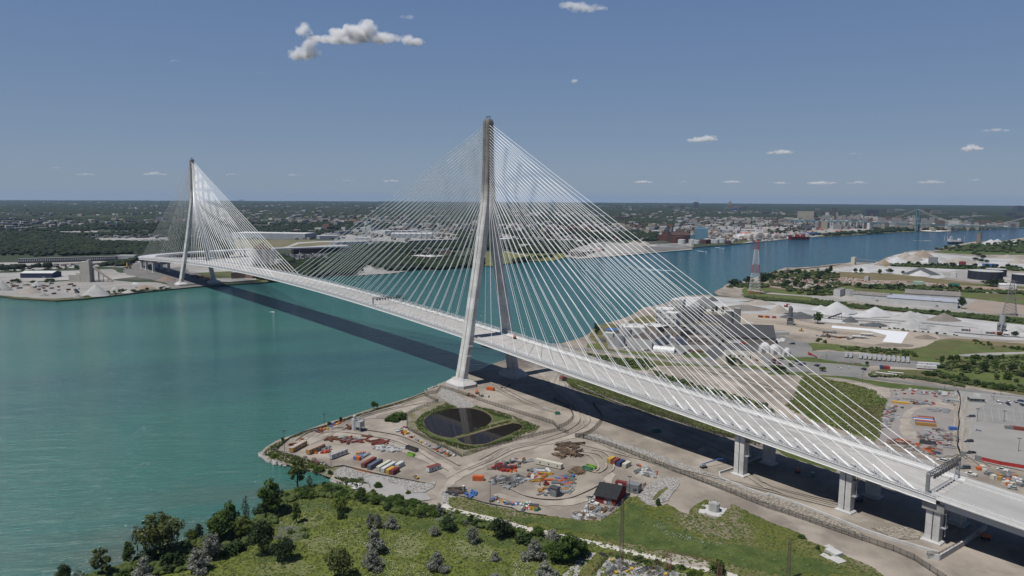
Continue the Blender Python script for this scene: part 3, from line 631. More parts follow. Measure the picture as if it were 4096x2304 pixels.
patch('meadow','J',FG2,mat('roadside_meadow',(.082,.11,.02),col2=(.15,.145,.042),scale=.05,world=True,col3=(.20,.175,.12),scale3=.03,bump=.5,bscale=.7,lo3=.48,hi3=.62),amp=1.0)
patch('bare_earth','K','1520,830 1700,860 1900,900 2100,950 2250,1000 2100,1100 1900,1090 1700,1020 1560,960 1600,900',mat('patchy_earth',(.26,.225,.165),col2=(.10,.10,.045),scale=.25,world=True),amp=1.5,step=2)
strip('gravel_path',smooth_line(pts('J','1790,770 1860,815 2000,850 2200,895 2457,965 K60,985 K200,1015 K450,1070 K700,1125 K900,1165 K1100,1215 K1450,1300 K1750,1365 K2050,1440 K2300,1510'),4),4.6,path_m)
patch('old_concrete_strip','K','480,1449 560,1370 640,1290 720,1230 810,1232 760,1290 690,1360 640,1460 600,1600 400,1600',gravel_lot,amp=.6,step=3)
patch('dry_verge','K','640,1449 760,1310 850,1240 940,1250 900,1300 780,1449 740,1500 600,1520',mat('dry_verge',(.17,.14,.06),col2=(.11,.12,.04),scale=.3,world=True),amp=.4,step=2)
patch('substation_yard','K','940,1272 1100,1300 1300,1350 1600,1420 1750,1460 1900,1700 900,1700 790,1449',gravel_lot,amp=.2)
patch('bare_earth','K','1520,1235 1700,1270 1860,1310 1900,1370 1760,1370 1500,1310',dirt_track,amp=.8,step=2)
patch('shore_verge','E','60,1050 110,985 200,930 350,880 500,820 700,760 900,690 1100,625 1390,540 1500,505 1500,520 1330,578 1100,648 900,722 700,790 560,820 300,905 170,1010 350,1065 640,1150 760,1165 700,1190 660,1255 480,1190 330,1160 200,1110 100,1090',mat('shore_verge',(.10,.105,.04),col2=(.27,.24,.19),scale=.25,world=True),amp=.4,step=3)
# right-hand yards
patch('laydown_yard','h','350,180 600,170 1095,200 1130,280 1110,600 1100,800 1130,930 900,960 600,880 200,800 230,650 260,400 300,300',mat('laydown_ground',(.30,.275,.255),col2=(.25,.23,.215),scale=.08,world=True),amp=1.0,step=3)
patch('wheel_track','h','740,280 900,290 1020,340 1090,400 1050,410 900,375 780,370 640,400 560,470 545,560 600,620 680,650 620,700 640,750 480,740 430,640 440,520 480,440 600,370 800,340',dirt_track,amp=.6,step=3)
patch('haul_yard','h','1060,185 1500,225 1900,270 2300,300 2300,1200 1872,1120 1380,1010 1300,985 1200,950 1130,930 1110,800 1120,500 1130,280',mat('lot_ground',(.315,.305,.29),col2=(.275,.265,.25),scale=.04,world=True),amp=.4)
patch('car_park','h','1500,270 1580,280 2300,340 2300,620 1872,610 1700,580 1340,545 1310,400 1400,360',mat('car_park_gravel',(.285,.28,.268),col2=(.235,.23,.22),scale=.06,world=True,detail=10),amp=.2)
# richer bands and openings of the foreground meadow
lush2=mat('lush_band',(.050,.078,.02),col2=(.10,.13,.035),scale=.12,world=True,detail=8);pale2=mat('pale_grass',(.17,.18,.075),col2=(.13,.15,.05),scale=.2,world=True,detail=8);grey2=mat('grey_herbs',(.125,.14,.085),col2=(.09,.11,.055),scale=.3,world=True,detail=8)
patch('meadow_band','J','40,800 270,750 500,720 700,720 760,780 900,790 1050,820 1250,880 1500,900 1800,950 2000,1000 2200,1060 2457,1120 K200,1180 K500,1260 K480,1330 K200,1280 J2457,1200 J2200,1150 J1900,1060 J1600,1000 J1400,1000 J1200,960 J1000,900 J800,880 J600,800 J350,840 J150,880',lush2,amp=2.5,step=3)
patch('meadow_band','J','0,1200 150,1220 250,1300 400,1320 300,1449 0,1449',lush2,amp=2,step=3)
for s_ in ('420,900 600,870 640,960 500,1000 420,960','420,1100 650,1060 800,1140 700,1240 500,1220','100,1320 400,1300 600,1360 500,1449 0,1449','1350,1060 1550,1080 1650,1180 1500,1280 1300,1240','1850,1100 2100,1150 2300,1190 2250,1280 2000,1250'):patch('meadow_opening','J',s_,pale2,amp=2.2,step=3)
for s_ in ('180,980 350,970 500,1010 470,1090 300,1110 200,1060','1650,860 1900,880 2100,930 2000,970 1750,930','1000,1250 1100,1230 1250,1300 1200,1400'):patch('meadow_herbs','J',s_,grey2,amp=1.8,step=3)
patch('meadow_band','K','0,880 300,900 560,925 850,945 950,890 1060,830 1150,760 1240,770 1300,900 1500,960 1700,1040 1900,1120 2100,1150 2300,1180 2457,1220 L300,1250 L600,1350 L800,1449 L300,1449 K2457,1449 K2100,1330 K1800,1270 K1500,1230 K1100,1140 K700,1040 K300,960 K0,910',lush2,amp=2.2,step=3)
# wheel ruts worn into the dirt
def ruts(f,line,n,spread,seed,m,w_=.7):
 r_=random.Random(seed);L_=smooth_line(pts(f,line),5)
 for k in range(n):
  o_=r_.uniform(-spread,spread);P_=[];ph=r_.uniform(0,6)
  for i,p in enumerate(L_):
   a=Vector(L_[max(i-1,0)]);b=Vector(L_[min(i+1,len(L_)-1)]);d=(b-a).normalized();nn=Vector((-d.y,d.x));q=Vector(p)+nn*(o_+math.sin(i*.35+ph)*.9);P_.append((q.x,q.y))
  a0=r_.randrange(0,max(1,len(P_)//3));P_=P_[a0:len(P_)-r_.randrange(0,max(1,len(P_)//3))]
  if len(P_)>2:strip('wheel_rut',P_,w_*r_.uniform(.6,1.5),m)
rut_l=mat('rut_pale',(.41,.365,.315),col2=(.31,.27,.225),scale=.12,world=True,lo=.42,hi=.58);rut_d=mat('rut_dark',(.275,.24,.20),col2=(.34,.30,.25),scale=.12,world=True,lo=.42,hi=.58)
for m_,sd_ in ((rut_l,1),(rut_d,2)):
 ruts('E','1620,1440 1720,1300 1850,1210 2100,1100 F0,1000 F300,930 F560,850 F680,760 F640,660 F520,540 F330,400 F180,260',3,6,10+sd_,m_)
 ruts('E','430,930 560,850 760,830 1000,860 1300,930 1600,1080 1800,1200',3,6,20+sd_,m_);ruts('R','1780,430 1860,520 1700,640 1400,740 1050,750 750,700 560,620 430,560',1,6,30+sd_,m_)
 ruts('F','620,640 900,760 1300,900 1700,1040 2000,1150 L0,600 L600,760 K200,60',2,7,40+sd_,m_);ruts('F','480,430 800,560 1300,760 1800,960 2276,1160',3,8,50+sd_,m_);ruts('N','700,960 900,1080 1150,1200 1484,1330',2,8,60+sd_,m_)
 ruts('h','1200,240 1180,400 1190,600 1170,800 1240,950 1400,1080',4,6,70+sd_,m_);ruts('E','560,890 760,800 900,720 1150,650 1400,590 1560,560',2,5,80+sd_,m_);ruts('R','1300,60 1500,150 1700,200 1800,340 1700,420 1500,380',2,6,90+sd_,m_)
 ruts('H','-700,260 -400,340 -100,430 100,500',4,12,110+sd_,m_,1.2)
ruts('g','-900,540 -300,600 300,700 900,760',5,14,120,rut_d,1.5);ruts('g','-400,460 300,520 900,560 1500,610 2300,680',5,16,121,mat('yard_rut',(.34,.335,.325)),2.5);ruts('g','900,600 1500,680 2200,740 2600,770',4,12,122,mat('yard_rut',(.34,.335,.325)),2.5)
for i in range(10):x_=1400+i*85;strip('bay_line',pts('h',f'{x_},390 {x_+26},560'),.25,mat('bay_line',(.36,.355,.34)))
# ---------------- vegetation ----------------
def leafmat(name,c,c2,tr=.25): return mat(name,c,rough=.75,col2=c2,scale=.55,lo=.35,hi=.65,rnd=.18,trans=tr,detail=2)
L_green=leafmat('leaf_green',(.085,.135,.025),(.045,.08,.016))
L_dark=leafmat('leaf_dark',(.048,.078,.026),(.028,.05,.018))
L_olive=leafmat('leaf_olive',(.12,.14,.042),(.065,.085,.026))
L_lime=leafmat('leaf_lime',(.14,.18,.035),(.08,.115,.025))
L_silver=leafmat('leaf_silver',(.27,.28,.235),(.16,.17,.14),.15)
L_brown=leafmat('leaf_brown',(.10,.09,.055),(.06,.055,.035),.1)
bark=mat('bark',(.085,.07,.055),col2=(.05,.042,.035),scale=3)
TREES={}
def np_mesh(name,V,F,m):
 me=bpy.data.meshes.new(name);nf=len(F);k=F.shape[1]
 me.vertices.add(len(V));me.vertices.foreach_set('co',V.astype(np.float32).ravel())
 me.loops.add(nf*k);me.loops.foreach_set('vertex_index',F.astype(np.int32).ravel())
 me.polygons.add(nf);me.polygons.foreach_set('loop_start',np.arange(0,nf*k,k,dtype=np.int32));me.polygons.foreach_set('loop_total',np.full(nf,k,dtype=np.int32))
 me.materials.append(m);me.update(calc_edges=True); return me
def leaf_cloud(rs,C,Rr,n,size,squash=1.0):
 """n leaf-clump quads spread over the shells of blobs C (centres) with radii Rr"""
 k=rs.choice(len(C),n,p=(Rr**2)/(Rr**2).sum());d=rs.normal(size=(n,3));d/=np.linalg.norm(d,axis=1)[:,None]
 rad=Rr[k]*(rs.uniform(.35,1.08,n)**.6);P=C[k]+d*rad[:,None]*np.array([1,1,squash])
 nrm=d*.9+rs.normal(size=(n,3))*.65+np.array([0,0,.25]);nrm/=np.linalg.norm(nrm,axis=1)[:,None]
 a=np.cross(nrm,rs.normal(size=(n,3)));a/=np.linalg.norm(a,axis=1)[:,None];b=np.cross(nrm,a)
 s=size*rs.uniform(.55,1.3,n)[:,None];q=rs.uniform(.5,1,(n,1))
 V=np.stack([P-a*s,P-b*s*q*.8,P+a*s,P+b*s*q],1).reshape(-1,3);F=np.arange(n*4).reshape(-1,4); return V,F
def tree_proto(key,m,h,wd,n,size,seed,style='round',trunkm=None):
 """unit: metres, base at the origin; tapered trunk with limbs, crown of many leaf clumps"""
 rs=np.random.RandomState(seed);C=[];Rr=[];t=MB()
 if style=='round':zb,nb=h*.34,13
 elif style=='tall':zb,nb=h*.28,15
 elif style=='bush':zb,nb=h*.12,10
 else:zb,nb=h*.3,11
 for i in range(nb):
  u=(i+.5)/nb;z=zb+(h*.93-zb)*u
  prof={'round':math.sin(math.pi*(.18+.72*u))**.8,'tall':math.sin(math.pi*(.25+.65*u))**.7,'bush':(1-u**1.6)**.6,'loose':math.sin(math.pi*(.2+.7*u))}[style]
  r_=wd/2*prof;a=i*2.4+rs.uniform(0,.8);off=r_*rs.uniform(.3,.72);rb_=max(.12*wd,r_*rs.uniform(.36,.58))*(.72 if style=='loose' else 1)
  c=(math.cos(a)*off,math.sin(a)*off,min(z,h-rb_*.8));C.append(c);Rr.append(rb_)
  if style!='bush' and i%2==0:t.tube((0,0,z*.55),c,.018*h*.5,n=5,r2=.03)
 C=np.array(C);Rr=np.array(Rr)
 V,F=leaf_cloud(rs,C,Rr,n,size,.85)
 me=np_mesh('crown',V,F,m)
 t.tube((0,0,-.3),(0,0,h*.6),.02*h+.06,n=6,r2=.01*h)
 tr=MB();tr.v,tr.f,tr.mi=t.v,t.f,t.mi;tm=tr.build('trunk',trunkm or bark)
 TREES[key]=(me,tm.data,h,wd);bpy.data.objects.remove(tm)
tree_proto('green',L_green,12,10,1900,.42,1);tree_proto('dark',L_dark,12,11,2000,.42,2);tree_proto('olive',L_olive,12,12,2100,.42,3)
tree_proto('tallgreen',L_green,15,8,1900,.42,4,'tall');tree_proto('loose',L_olive,14,9,950,.42,5,'loose');tree_proto('lime',L_lime,9,9,1500,.38,6)
tree_proto('silver',L_silver,8,7,2000,.26,7,'bush');tree_proto('silver2',L_silver,7,5.5,1500,.26,8,'tall');tree_proto('bush',L_green,4,6,850,.34,9,'bush')
tree_proto('darkbush',L_dark,4,6,850,.34,10,'bush');tree_proto('limebush',L_lime,4,6,850,.34,11,'bush');tree_proto('sparse',L_brown,9,6,330,.28,12,'loose')
tree_proto('poplar',L_dark,14,5,900,.42,13,'tall');tree_proto('far',L_dark,10,10,420,.85,14);tree_proto('far2',L_green,9,11,420,.85,15);tree_proto('farbush',L_green,4,7,200,.7,16,'bush')
tree_proto('fardark',L_dark,9,12,420,.85,17)
def tree(key,x,y,h,wd,label,cat='tree',group=None,name=None,z=GZ):
 me,tm,h0,w0=TREES[key]
 o=bpy.data.objects.new(name or ('bush' if 'bush' in key or key.startswith('silver') else 'tree'),None);sc.collection.objects.link(o)
 o.location=(x,y,z-.05);o.rotation_euler=(0,0,rng.uniform(0,6.28));o.scale=(wd/w0,wd/w0,h/h0);tag(o,label,cat,group)
 for n_,d in (('crown',me),('trunk',tm)):
  c=bpy.data.objects.new(n_,d);sc.collection.objects.link(c);c.parent=o
 return o
def hgt(f,x,y0,y1):
 """height in metres of something whose foot is seen at y0 and top at y1"""
 X,Y=at(f,x,y0);d=ray(f,x,y1);fx,fy=CF.x,CF.y
 t=((X-CAM.x)*fx+(Y-CAM.y)*fy)/(d.x*fx+d.y*fy); return CAM.z+d.z*t-GZ
def wid(f,x,y,w_):
 a=at(f,x-w_/2,y);b=at(f,x+w_/2,y); return math.hypot(a[0]-b[0],a[1]-b[1])
def tp(key,f,x,y0,y1,w_,label,cat='tree',group=None):
 X,Y=at(f,x,y0); return tree(key,X,Y,max(1.5,hgt(f,x,y0,y1)),max(1.5,wid(f,x,y0,w_)),label,cat,group)
for a in [
('dark','I',620,1530,1335,170,'small dark tree at the very bottom-left corner by the water'),
('sparse','I',760,1530,1385,130,'pale sparse treetop between the two leftmost shore trees'),
('loose','I',985,1475,1150,260,'light yellow-green tree at the water edge, lower left'),
('tallgreen','I',1240,1345,1105,120,'narrow dark tree left of the big shoreline tree'),
('olive','I',1540,1290,858,500,'biggest broad olive-green tree leaning over the river'),
('sparse','I',1320,1200,950,170,'bare brownish branches on the left of the biggest shore tree'),
('silver','I',1390,1500,1245,240,'silver-grey bush below the biggest shore tree'),
('silver','I',1890,1410,1180,290,'lower clump of the large silver-grey willow on the shore slope'),
('silver2','I',2030,1300,1030,210,'upper clump of the large silver-grey willow on the shore slope'),
('lime','I',1840,1130,1000,130,'bright green shrub at the water edge behind the silver willow'),
('poplar','I',1915,1110,935,90,'thin dark tree standing out over the shore gap'),
('green','I',2110,1130,830,270,'leafy green tree right of the shore gap'),
('tallgreen','I',2215,1060,715,170,'upright green tree with open top on the shore'),
('sparse','I',2360,1010,665,130,'ragged half-bare tree on the shore'),
('lime','I',2330,1090,880,230,'yellowish green round tree on the shore slope'),
('darkbush','I',2250,1220,1110,260,'low dark bush between silver willow and round tree'),
('darkbush','I',1650,1370,1220,300,'dark undergrowth below the biggest shore tree'),
('darkbush','I',1420,1330,1200,260,'shaded bush at the foot of the biggest shore tree'),
('bush','I',1180,1480,1390,200,'low bush at the bottom edge left of the silver bush'),
('tallgreen','J',150,870,503,230,'tall dark green tree rising over the inlet mouth'),
('darkbush','J',60,870,750,200,'dark bush at the foot of the tall tree'),
('loose','J',400,620,285,250,'tall airy cottonwood leaning over the inlet'),
('sparse','J',515,630,470,110,'leafless grey tree beside the tall cottonwood'),
('dark','J',70,1230,920,300,'large round dark tree left of the meadow'),
('dark','J',275,1310,1085,260,'round dark green tree in front of the larger dark one'),
('tallgreen','J',390,945,735,100,'slim lone tree standing in the meadow'),
('lime','J',808,840,688,170,'bright yellow-green round tree at the meadow edge'),
('darkbush','J',822,900,815,120,'small dark bush below the bright round tree'),
('silver2','J',1098,1000,838,90,'left one of the twin thin silver trees'),
('silver2','J',1172,1000,840,80,'right one of the twin thin silver trees'),
('silver','J',1300,1000,855,160,'silver bush right of the twin silver trees'),
('silver','J',1135,1240,965,240,'tallest silver-grey bush in the middle of the meadow'),
('silver','J',1108,1395,1200,230,'silver bush directly below the tallest one'),
('olive','J',800,1470,1190,310,'large loose green tree at the bottom of the meadow'),
('silver','J',1740,1395,1205,240,'round silver bush right of the meadow centre near the bottom'),
('silver','J',2292,1305,1213,115,'small silver bush at the right of the meadow'),
('silver2','J',1712,1065,970,120,'silver bush beside the dark thicket'),
('dark','J',1840,1010,890,200,'dark thicket left of the gravel path'),
('silver2','J',2080,1140,975,150,'silver bush below the gravel path'),
('dark','J',2335,1085,890,250,'dark leafy tree growing over the gravel path'),
('silver','J',1760,860,745,130,'grey willow where haul road and shrubs meet'),
('green','J',1015,690,598,100,'small green tree by the concrete rubble'),
('silver','J',2310,1500,1418,180,'silver bush cut by the bottom edge, middle'),
('silver','K',215,1300,1085,250,'silver bush above the bottom one, left of the tall green tree'),
('silver','K',310,1490,1305,270,'large silver bush at the bottom edge'),
('green','K',250,1100,975,160,'green bush over the gravel path'),
('silver2','K',392,1130,1000,140,'silver shrub beside the gravel path'),
('tallgreen','K',540,1330,1035,230,'tall green tree in the clump left of the old concrete strip'),
('green','K',640,1260,1090,220,'right-hand green tree of the clump beside the path'),
('green','K',420,1320,1130,240,'green tree in front of the path clump'),
('darkbush','K',120,1140,1030,200,'dark bush just below the gravel path'),
('bush','K',1985,1420,1290,190,'bush growing beside the path near the lattice masts'),
('bush','K',1400,770,700,70,'scrubby bush at the end of the white stone bed'),
('bush','L',320,1090,1050,110,'weedy bush at the edge of the bare ground'),
('bush','L',480,1200,1150,60,'small bush beside the concrete block slabs'),
('green','E',1045,640,568,55,'small dark conifer on the quay wall'),
('green','E',1078,640,582,30,'smaller conifer beside the first on the quay wall'),
('dark','E',753,755,708,34,'little tree on the quay near the concrete plant'),
('bush','E',650,780,750,50,'bush on the quay left of the little tree'),
('dark','E',237,930,890,34,'small dark tree near the river tip'),
('bush','E',560,1200,1150,150,'shrubs on the bank of the inlet'),
('limebush','E',500,1165,1125,120,'light green shrubs below the fenced yard'),
('bush','E',655,1225,1180,60,'round bush at the end of the inlet'),
('limebush','E',160,1075,1030,90,'green clump on the river tip'),
('bush','E',1080,1335,1290,110,'dense bush on the grey sand'),
('bush','E',850,1290,1255,90,'bush beside the inlet end'),
('bush','E',940,1280,1252,60,'small bush behind the light pole'),
('bush','E',1355,1395,1365,70,'low bush at the edge of the grey sand'),
('bush','E',1225,745,680,150,'ivy-green mound of shrubs by the pond fence'),
('bush','E',1295,735,675,90,'top of the green mound by the pond fence'),
('bush','E',1170,748,715,80,'left end of the green mound by the pond fence')]:
 tp(*a)
# shrub belt between the inlet and the haul road
belt=pts('J','60,790 270,680 450,640 640,600 850,610 1000,665 1180,690 1350,730 1520,770 1700,815 1800,880 1640,900 1500,880 1300,850 1180,770 1000,730 850,720 640,700 450,720 300,760 200,830')
bs=scatter(belt,85,random.Random(5))
for i,p in enumerate(bs):
 k=('bush','darkbush','limebush','bush','green')[i%5]
 tree(k,p[0],p[1],rng.uniform(2.6,4.4),rng.uniform(5,8.5),'green shrub in the dense belt between inlet and haul road','bush','shrubs of the belt beside the haul road','bush')
belt2=pts('J','1830,850 2000,880 2200,950 2457,1010 K200,1060 K460,1120 K700,1200 K700,1290 K400,1260 K100,1150 J2457,1080 J2200,1010 J1950,960 J1800,930')
for i,p in enumerate(scatter(belt2,42,random.Random(6))):
 tree(('bush','darkbush','silver','bush')[i%4],p[0],p[1],rng.uniform(2,3.8),rng.uniform(4,7),'shrub in the thicket just below the gravel path','bush','shrubs of the thicket below the path','bush')
for f,poly,n,lab,grp,kk,hh,ww in [
('J','100,1000 260,960 480,990 500,1090 300,1130 150,1080',8,'greyish low shrub in the hollow of the meadow','low grey shrubs in the meadow',('silver','bush'),(1,1.8),(4,6)),
('K','930,1250 1200,1275 1450,1320 1700,1390 1900,1440 1700,1460 1300,1370 1000,1300',14,'low shrub beside the gravel path above the substation yard','shrubs above the substation yard',('bush','limebush'),(1.2,2.4),(3,5))]:
 for i,p in enumerate(scatter(pts(f,poly),n,random.Random(n))):
  tree(kk[i%len(kk)],p[0],p[1],rng.uniform(*hh),rng.uniform(*ww),lab,'bush',grp,'bush')
# tufts: uncountable grass and weeds
def tufts(name,polys,dens,hmin,hmax,m,label,seed,wdt=.5,z=GZ+.2):
 rs=np.random.RandomState(seed);P=[]
 for pl,n in polys:P+=scatter(pl,n,random.Random(seed+n))
 P=np.array(P);n=len(P);z0=np.full((n,1),z);h_=rs.uniform(hmin,hmax,(n,1));a=rs.uniform(0,6.28,n);V=[];
 B0=np.concatenate([P,z0],1);dirs=np.stack([np.cos(a),np.sin(a),np.zeros(n)],1);d2=np.stack([-np.sin(a),np.cos(a),np.zeros(n)],1)
 s=wdt*rs.uniform(.6,1.7,(n,1));up=np.array([[0,0,1.]])
 lean=rs.normal(size=(n,3))*np.array([.25,.25,0])*h_
 t1=np.stack([B0-dirs*s,B0+dirs*s,B0+dirs*s*.5+up*h_+lean,B0-dirs*s*.6+up*h_*.8+lean],1);t2=np.stack([B0-d2*s,B0+d2*s,B0+d2*s*.5+up*h_*.9+lean,B0-d2*s*.6+up*h_+lean],1)
 t3=np.stack([B0-dirs*s+up*h_*.5,B0-d2*s+up*h_*.45,B0+dirs*s+up*h_*.55,B0+d2*s+up*h_*.5],1)
 V=np.concatenate([t1,t2,t3],0).reshape(-1,3);F=np.arange(len(V)).reshape(-1,4)
 o=bpy.data.objects.new(name,np_mesh(name,V,F,m));sc.collection.objects.link(o); return tag(o,label,None,None,'stuff')
tuft_m=mat('weeds',(.12,.162,.03),col2=(.195,.215,.06),scale=.09,world=True,col3=(.20,.20,.10),scale3=.5,lo3=.55,hi3=.68,trans=.25)
tuft_d=mat('weeds_dark',(.07,.10,.028),col2=(.12,.145,.045),scale=.12,world=True,trans=.25)
tufts('tall_grass',[(FG_POLY,24000)],1,.2,.62,tuft_m,'tall meadow grass and weeds of the foreground',1)
tufts('tall_grass',[(pts('J',FGM2),11000)],1,.15,.5,tuft_m,'rough grass between the gravel path and the yard',2)
flo=mat('white_blossom',(.62,.62,.55))
fl_polys=[pts('J','420,800 700,770 720,900 560,980 300,1000 150,930'),pts('J','600,1040 1000,1000 1050,1160 800,1180 600,1130'),pts('J','1250,1060 1600,1050 1650,1200 1500,1300 1250,1230'),pts('J','1700,1080 2000,1120 2300,1250 2200,1350 1900,1250'),pts('J','1300,1300 1650,1380 1700,1500 1000,1500'),pts('K','0,1290 200,1330 150,1500 0,1500'),pts('K','1350,980 1450,950 1500,1040 1800,1100 2100,1180 1900,1170 1500,1090')]
rs=np.random.RandomState(4);P=[]
for pl in fl_polys:P+=scatter(pl,170,random.Random(9))
P+=scatter(FG_POLY,500,random.Random(12))
P=np.array(P);n=len(P);c=np.concatenate([P,rs.uniform(.8,1.3,(n,1))+GZ],1);s=rs.uniform(.07,.16,(n,1))
V=np.stack([c+s*np.array([[1,0,.3]]),c+s*np.array([[0,1,0]]),c+s*np.array([[-1,0,-.2]]),c+s*np.array([[0,-1,.2]])],1).reshape(-1,3)
o=bpy.data.objects.new('wild_flowers',np_mesh('wild_flowers',V,np.arange(len(V)).reshape(-1,4),flo));sc.collection.objects.link(o);tag(o,'white umbel flowers dotted over the meadow',None,None,'stuff')
tufts('weeds',[(pts('E','1410,760 1480,690 1600,630 1690,585 1780,632 1500,720 1480,770 1530,840 1440,820'),500),(pts('E','1930,612 2100,650 2276,700 2276,735 2110,700 2030,655'),350),(pts('E','1440,820 1560,890 1850,965 1960,985 2276,895 2276,920 2100,965 1850,1010 1560,910'),900),(pts('F','0,700 120,755 250,800 180,850 0,910 0,862 70,835 105,800 60,765'),350),(pts('E','1800,885 2050,795 2270,745 2240,768 2050,815 1880,868'),250)],1,.25,.8,tuft_d,'weeds around the two ponds',3,.35)
tufts('weeds',[(pts('E','60,1050 110,985 350,880 560,815 700,760 900,695 1200,615 1330,575 700,780 300,905 180,1010 640,1150 700,1180 480,1180 200,1105'),1500),(pts('E','690,1250 850,1260 1000,1310 830,1320'),200)],1,.3,.9,tuft_d,'weeds along the river bank',5,.4)
tufts('weeds',[(pts('F','430,350 900,470 1500,640 2276,905 H600,1150 F1900,885 F1000,610 F520,440'),2200),(pts('H','310,345 640,395 950,470 1060,560 1030,720 1000,900 700,850 190,640 150,610 280,420'),3500)],1,.1,.3,mat('meadow_tuft',(.09,.115,.03),col2=(.16,.16,.045),scale=.06,world=True,trans=.3,col3=(.24,.20,.04),scale3=.35,lo3=.62,hi3=.7),'low grass and yellow flowers on both sides of the bridge',6,.45)
# ---- right bank trees and hedges
def row(f,poly,n,keys,hr,wr,lab,grp,seed,cat='tree'):
 for i,p in enumerate(scatter(pts(f,poly),n,random.Random(seed))):
  k=keys[i%len(keys)]
  tree(k,p[0],p[1],rng.uniform(*hr),rng.uniform(*wr),lab,cat,grp)
row('g','350,345 480,375 700,395 950,415 1300,445 1750,480 2000,500 2300,530 2576,560 2576,590 2200,548 1700,500 1300,465 900,425 500,395',40,('farbush','far','farbush','fardark'),(2.5,6.5),(6,11),'shrub in the long hedge behind the white stockpiles','hedge behind the stockpiles',21)
row('D','0,890 300,870 560,880 640,950 660,1010 600,1060 400,1080 250,1040 60,1000 0,960',34,('far','fardark','far2'),(6,11),(9,14),'leafy tree around the scrap yard by the river','trees around the scrap yard',22)
row('D','640,985 900,1000 1200,1000 1500,1010 1900,1035 1900,1050 1500,1030 1200,1030 900,1020',22,('far','fardark'),(6,9),(7,11),'tree in the row between scrap yard and long warehouse','tree row behind the warehouse',23)
row('D','1520,670 1650,655 1850,625 2290,600 2500,600 2500,690 2290,690 1850,680',46,('far','fardark','far2'),(9,14),(13,20),'tree in the wood beside the river at the far right','wood at the far right of the near bank',24)
row('D','1090,800 1350,805 1700,815 1900,825 2290,835 2400,850 2400,870 2290,855 1900,845 1500,835 1100,820',26,('far','fardark'),(6,10),(10,16),'tree in the line dividing the two stone yards','tree line between the stone yards',25)
row('D','1840,715 1980,730 1960,790 1860,780',6,('fardark',),(8,12),(12,18),'dark tree clump right of the grey stockpiles','clump right of the stockpiles',26)
row('H','1500,205 1700,185 2276,175 2500,190 2500,440 2276,410 1800,390 1400,350 1360,330 1520,300',34,('far','farbush','far2','farbush'),(2.5,6.5),(5,10),'bush in the rough field above the road on the right','bushes in the rough field',27)
row('H','870,110 1000,110 1300,135 1320,200 1100,170 880,150',8,('farbush',),(2,4),(5,8),'bush behind the parked trailers','bushes behind the trailers',28)
row('H','1700,40 2276,100 2276,125 1900,100',9,('farbush',),(1.5,3),(3,5),'small bush on the dry bank at the right','small bushes on the dry bank',29)
row('g','0,770 160,800 160,830 0,820',4,('farbush',),(2,4),(4,6),'bush at the edge of the sand yard','bushes of the sand yard',30)
row('g','580,600 900,640 1300,685 1760,735 1760,745 1300,700 900,655 580,612',24,('farbush',),(1.2,2.2),(2.5,5),'weedy bush along the fence of the white stone yard','weeds along the stone yard fence',31)
row('g','1750,770 2300,860 2576,900 2700,940 2700,960 2500,910 1900,800',12,('farbush',),(2,3.5),(4,7),'bush along the ditch at the right edge','bushes of the ditch',32)
row('e','1560,830 1700,850 1860,880 1880,890 1700,900 1560,860',9,('green','dark'),(3,6),(5,8),'dark shrub in front of the small office','shrubs in front of the office',33)
row('e','80,440 130,450 120,560 60,560',6,('green','dark'),(3,6),(4,7),'shrub on the factory shore','shrubs on the factory shore',34)
row('H','60,270 160,280 160,320 60,310',6,('bush','dark'),(2,4),(4,6),'dark bush left of the car park verge','bushes by the car park',35)
row('H','1340,340 1500,350 1760,430 2276,500 2276,480 1760,400 1500,330',20,('bush','darkbush','green'),(2.5,5),(5,9),'thick bush beside the road at the right','thick bushes beside the road',36)
for a in [('poplar','e',1145,275,213,55,'dark poplar behind the factory, first from the left'),('poplar','e',1292,262,186,48,'second poplar behind the factory, tallest of the row'),('poplar','e',1342,285,218,44,'third poplar behind the factory'),('poplar','e',1435,292,220,44,'fourth poplar behind the factory, shorter one'),('poplar','e',1475,295,204,38,'fifth poplar behind the factory'),('poplar','e',1548,305,206,36,'sixth and rightmost poplar behind the factory'),
('tallgreen','D',445,1330,1218,90,'lone leafy tree beside the dark conveyor'),('dark','D',1730,1195,1085,80,'dark creeper-covered tree at the end of the long warehouse'),('dark','D',2210,1449,1395,70,'tree at the right edge below the cement silo'),
('green','H',485,305,262,70,'small tree on the car park island'),('green','H',205,262,225,60,'small tree beside the parked cars'),('dark','H',880,250,215,40,'small tree beside the brown barriers'),
('dark','H',1925,310,225,90,'dark round tree right of the long white trailers'),('dark','H',2170,310,235,90,'dark round tree near the right edge'),('green','H',1680,215,155,60,'tree behind the long white trailers'),('green','H',1545,250,160,50,'tree beside the long white trailers'),('far','D',1985,990,940,120,'dark tree in front of the black tanks'),('far','D',2050,1000,930,150,'larger dark tree in front of the black tanks'),
('dark','D',2010,850,790,20,'tree in front of the grey stockpiles'),('far','D',1000,890,840,40,'tree on the dry ridge'),('far','D',1090,880,835,60,'wider tree on the dry ridge'),('far','D',830,880,830,36,'leftmost dark tree on the dry ridge'),('far','D',780,875,832,36,'twin of the leftmost tree on the dry ridge'),('far','D',1205,885,855,30,'small tree on the dry ridge'),
('far','C',1985,995,928,110,'big round tree on the tip of the green point'),('far','C',2120,985,905,90,'tree beside the red and white mast'),('far','C',2240,985,870,110,'tall tree just right of the red and white mast'),('dark','D',560,880,805,40,'tree beside the small dock')]:
 tp(*a)
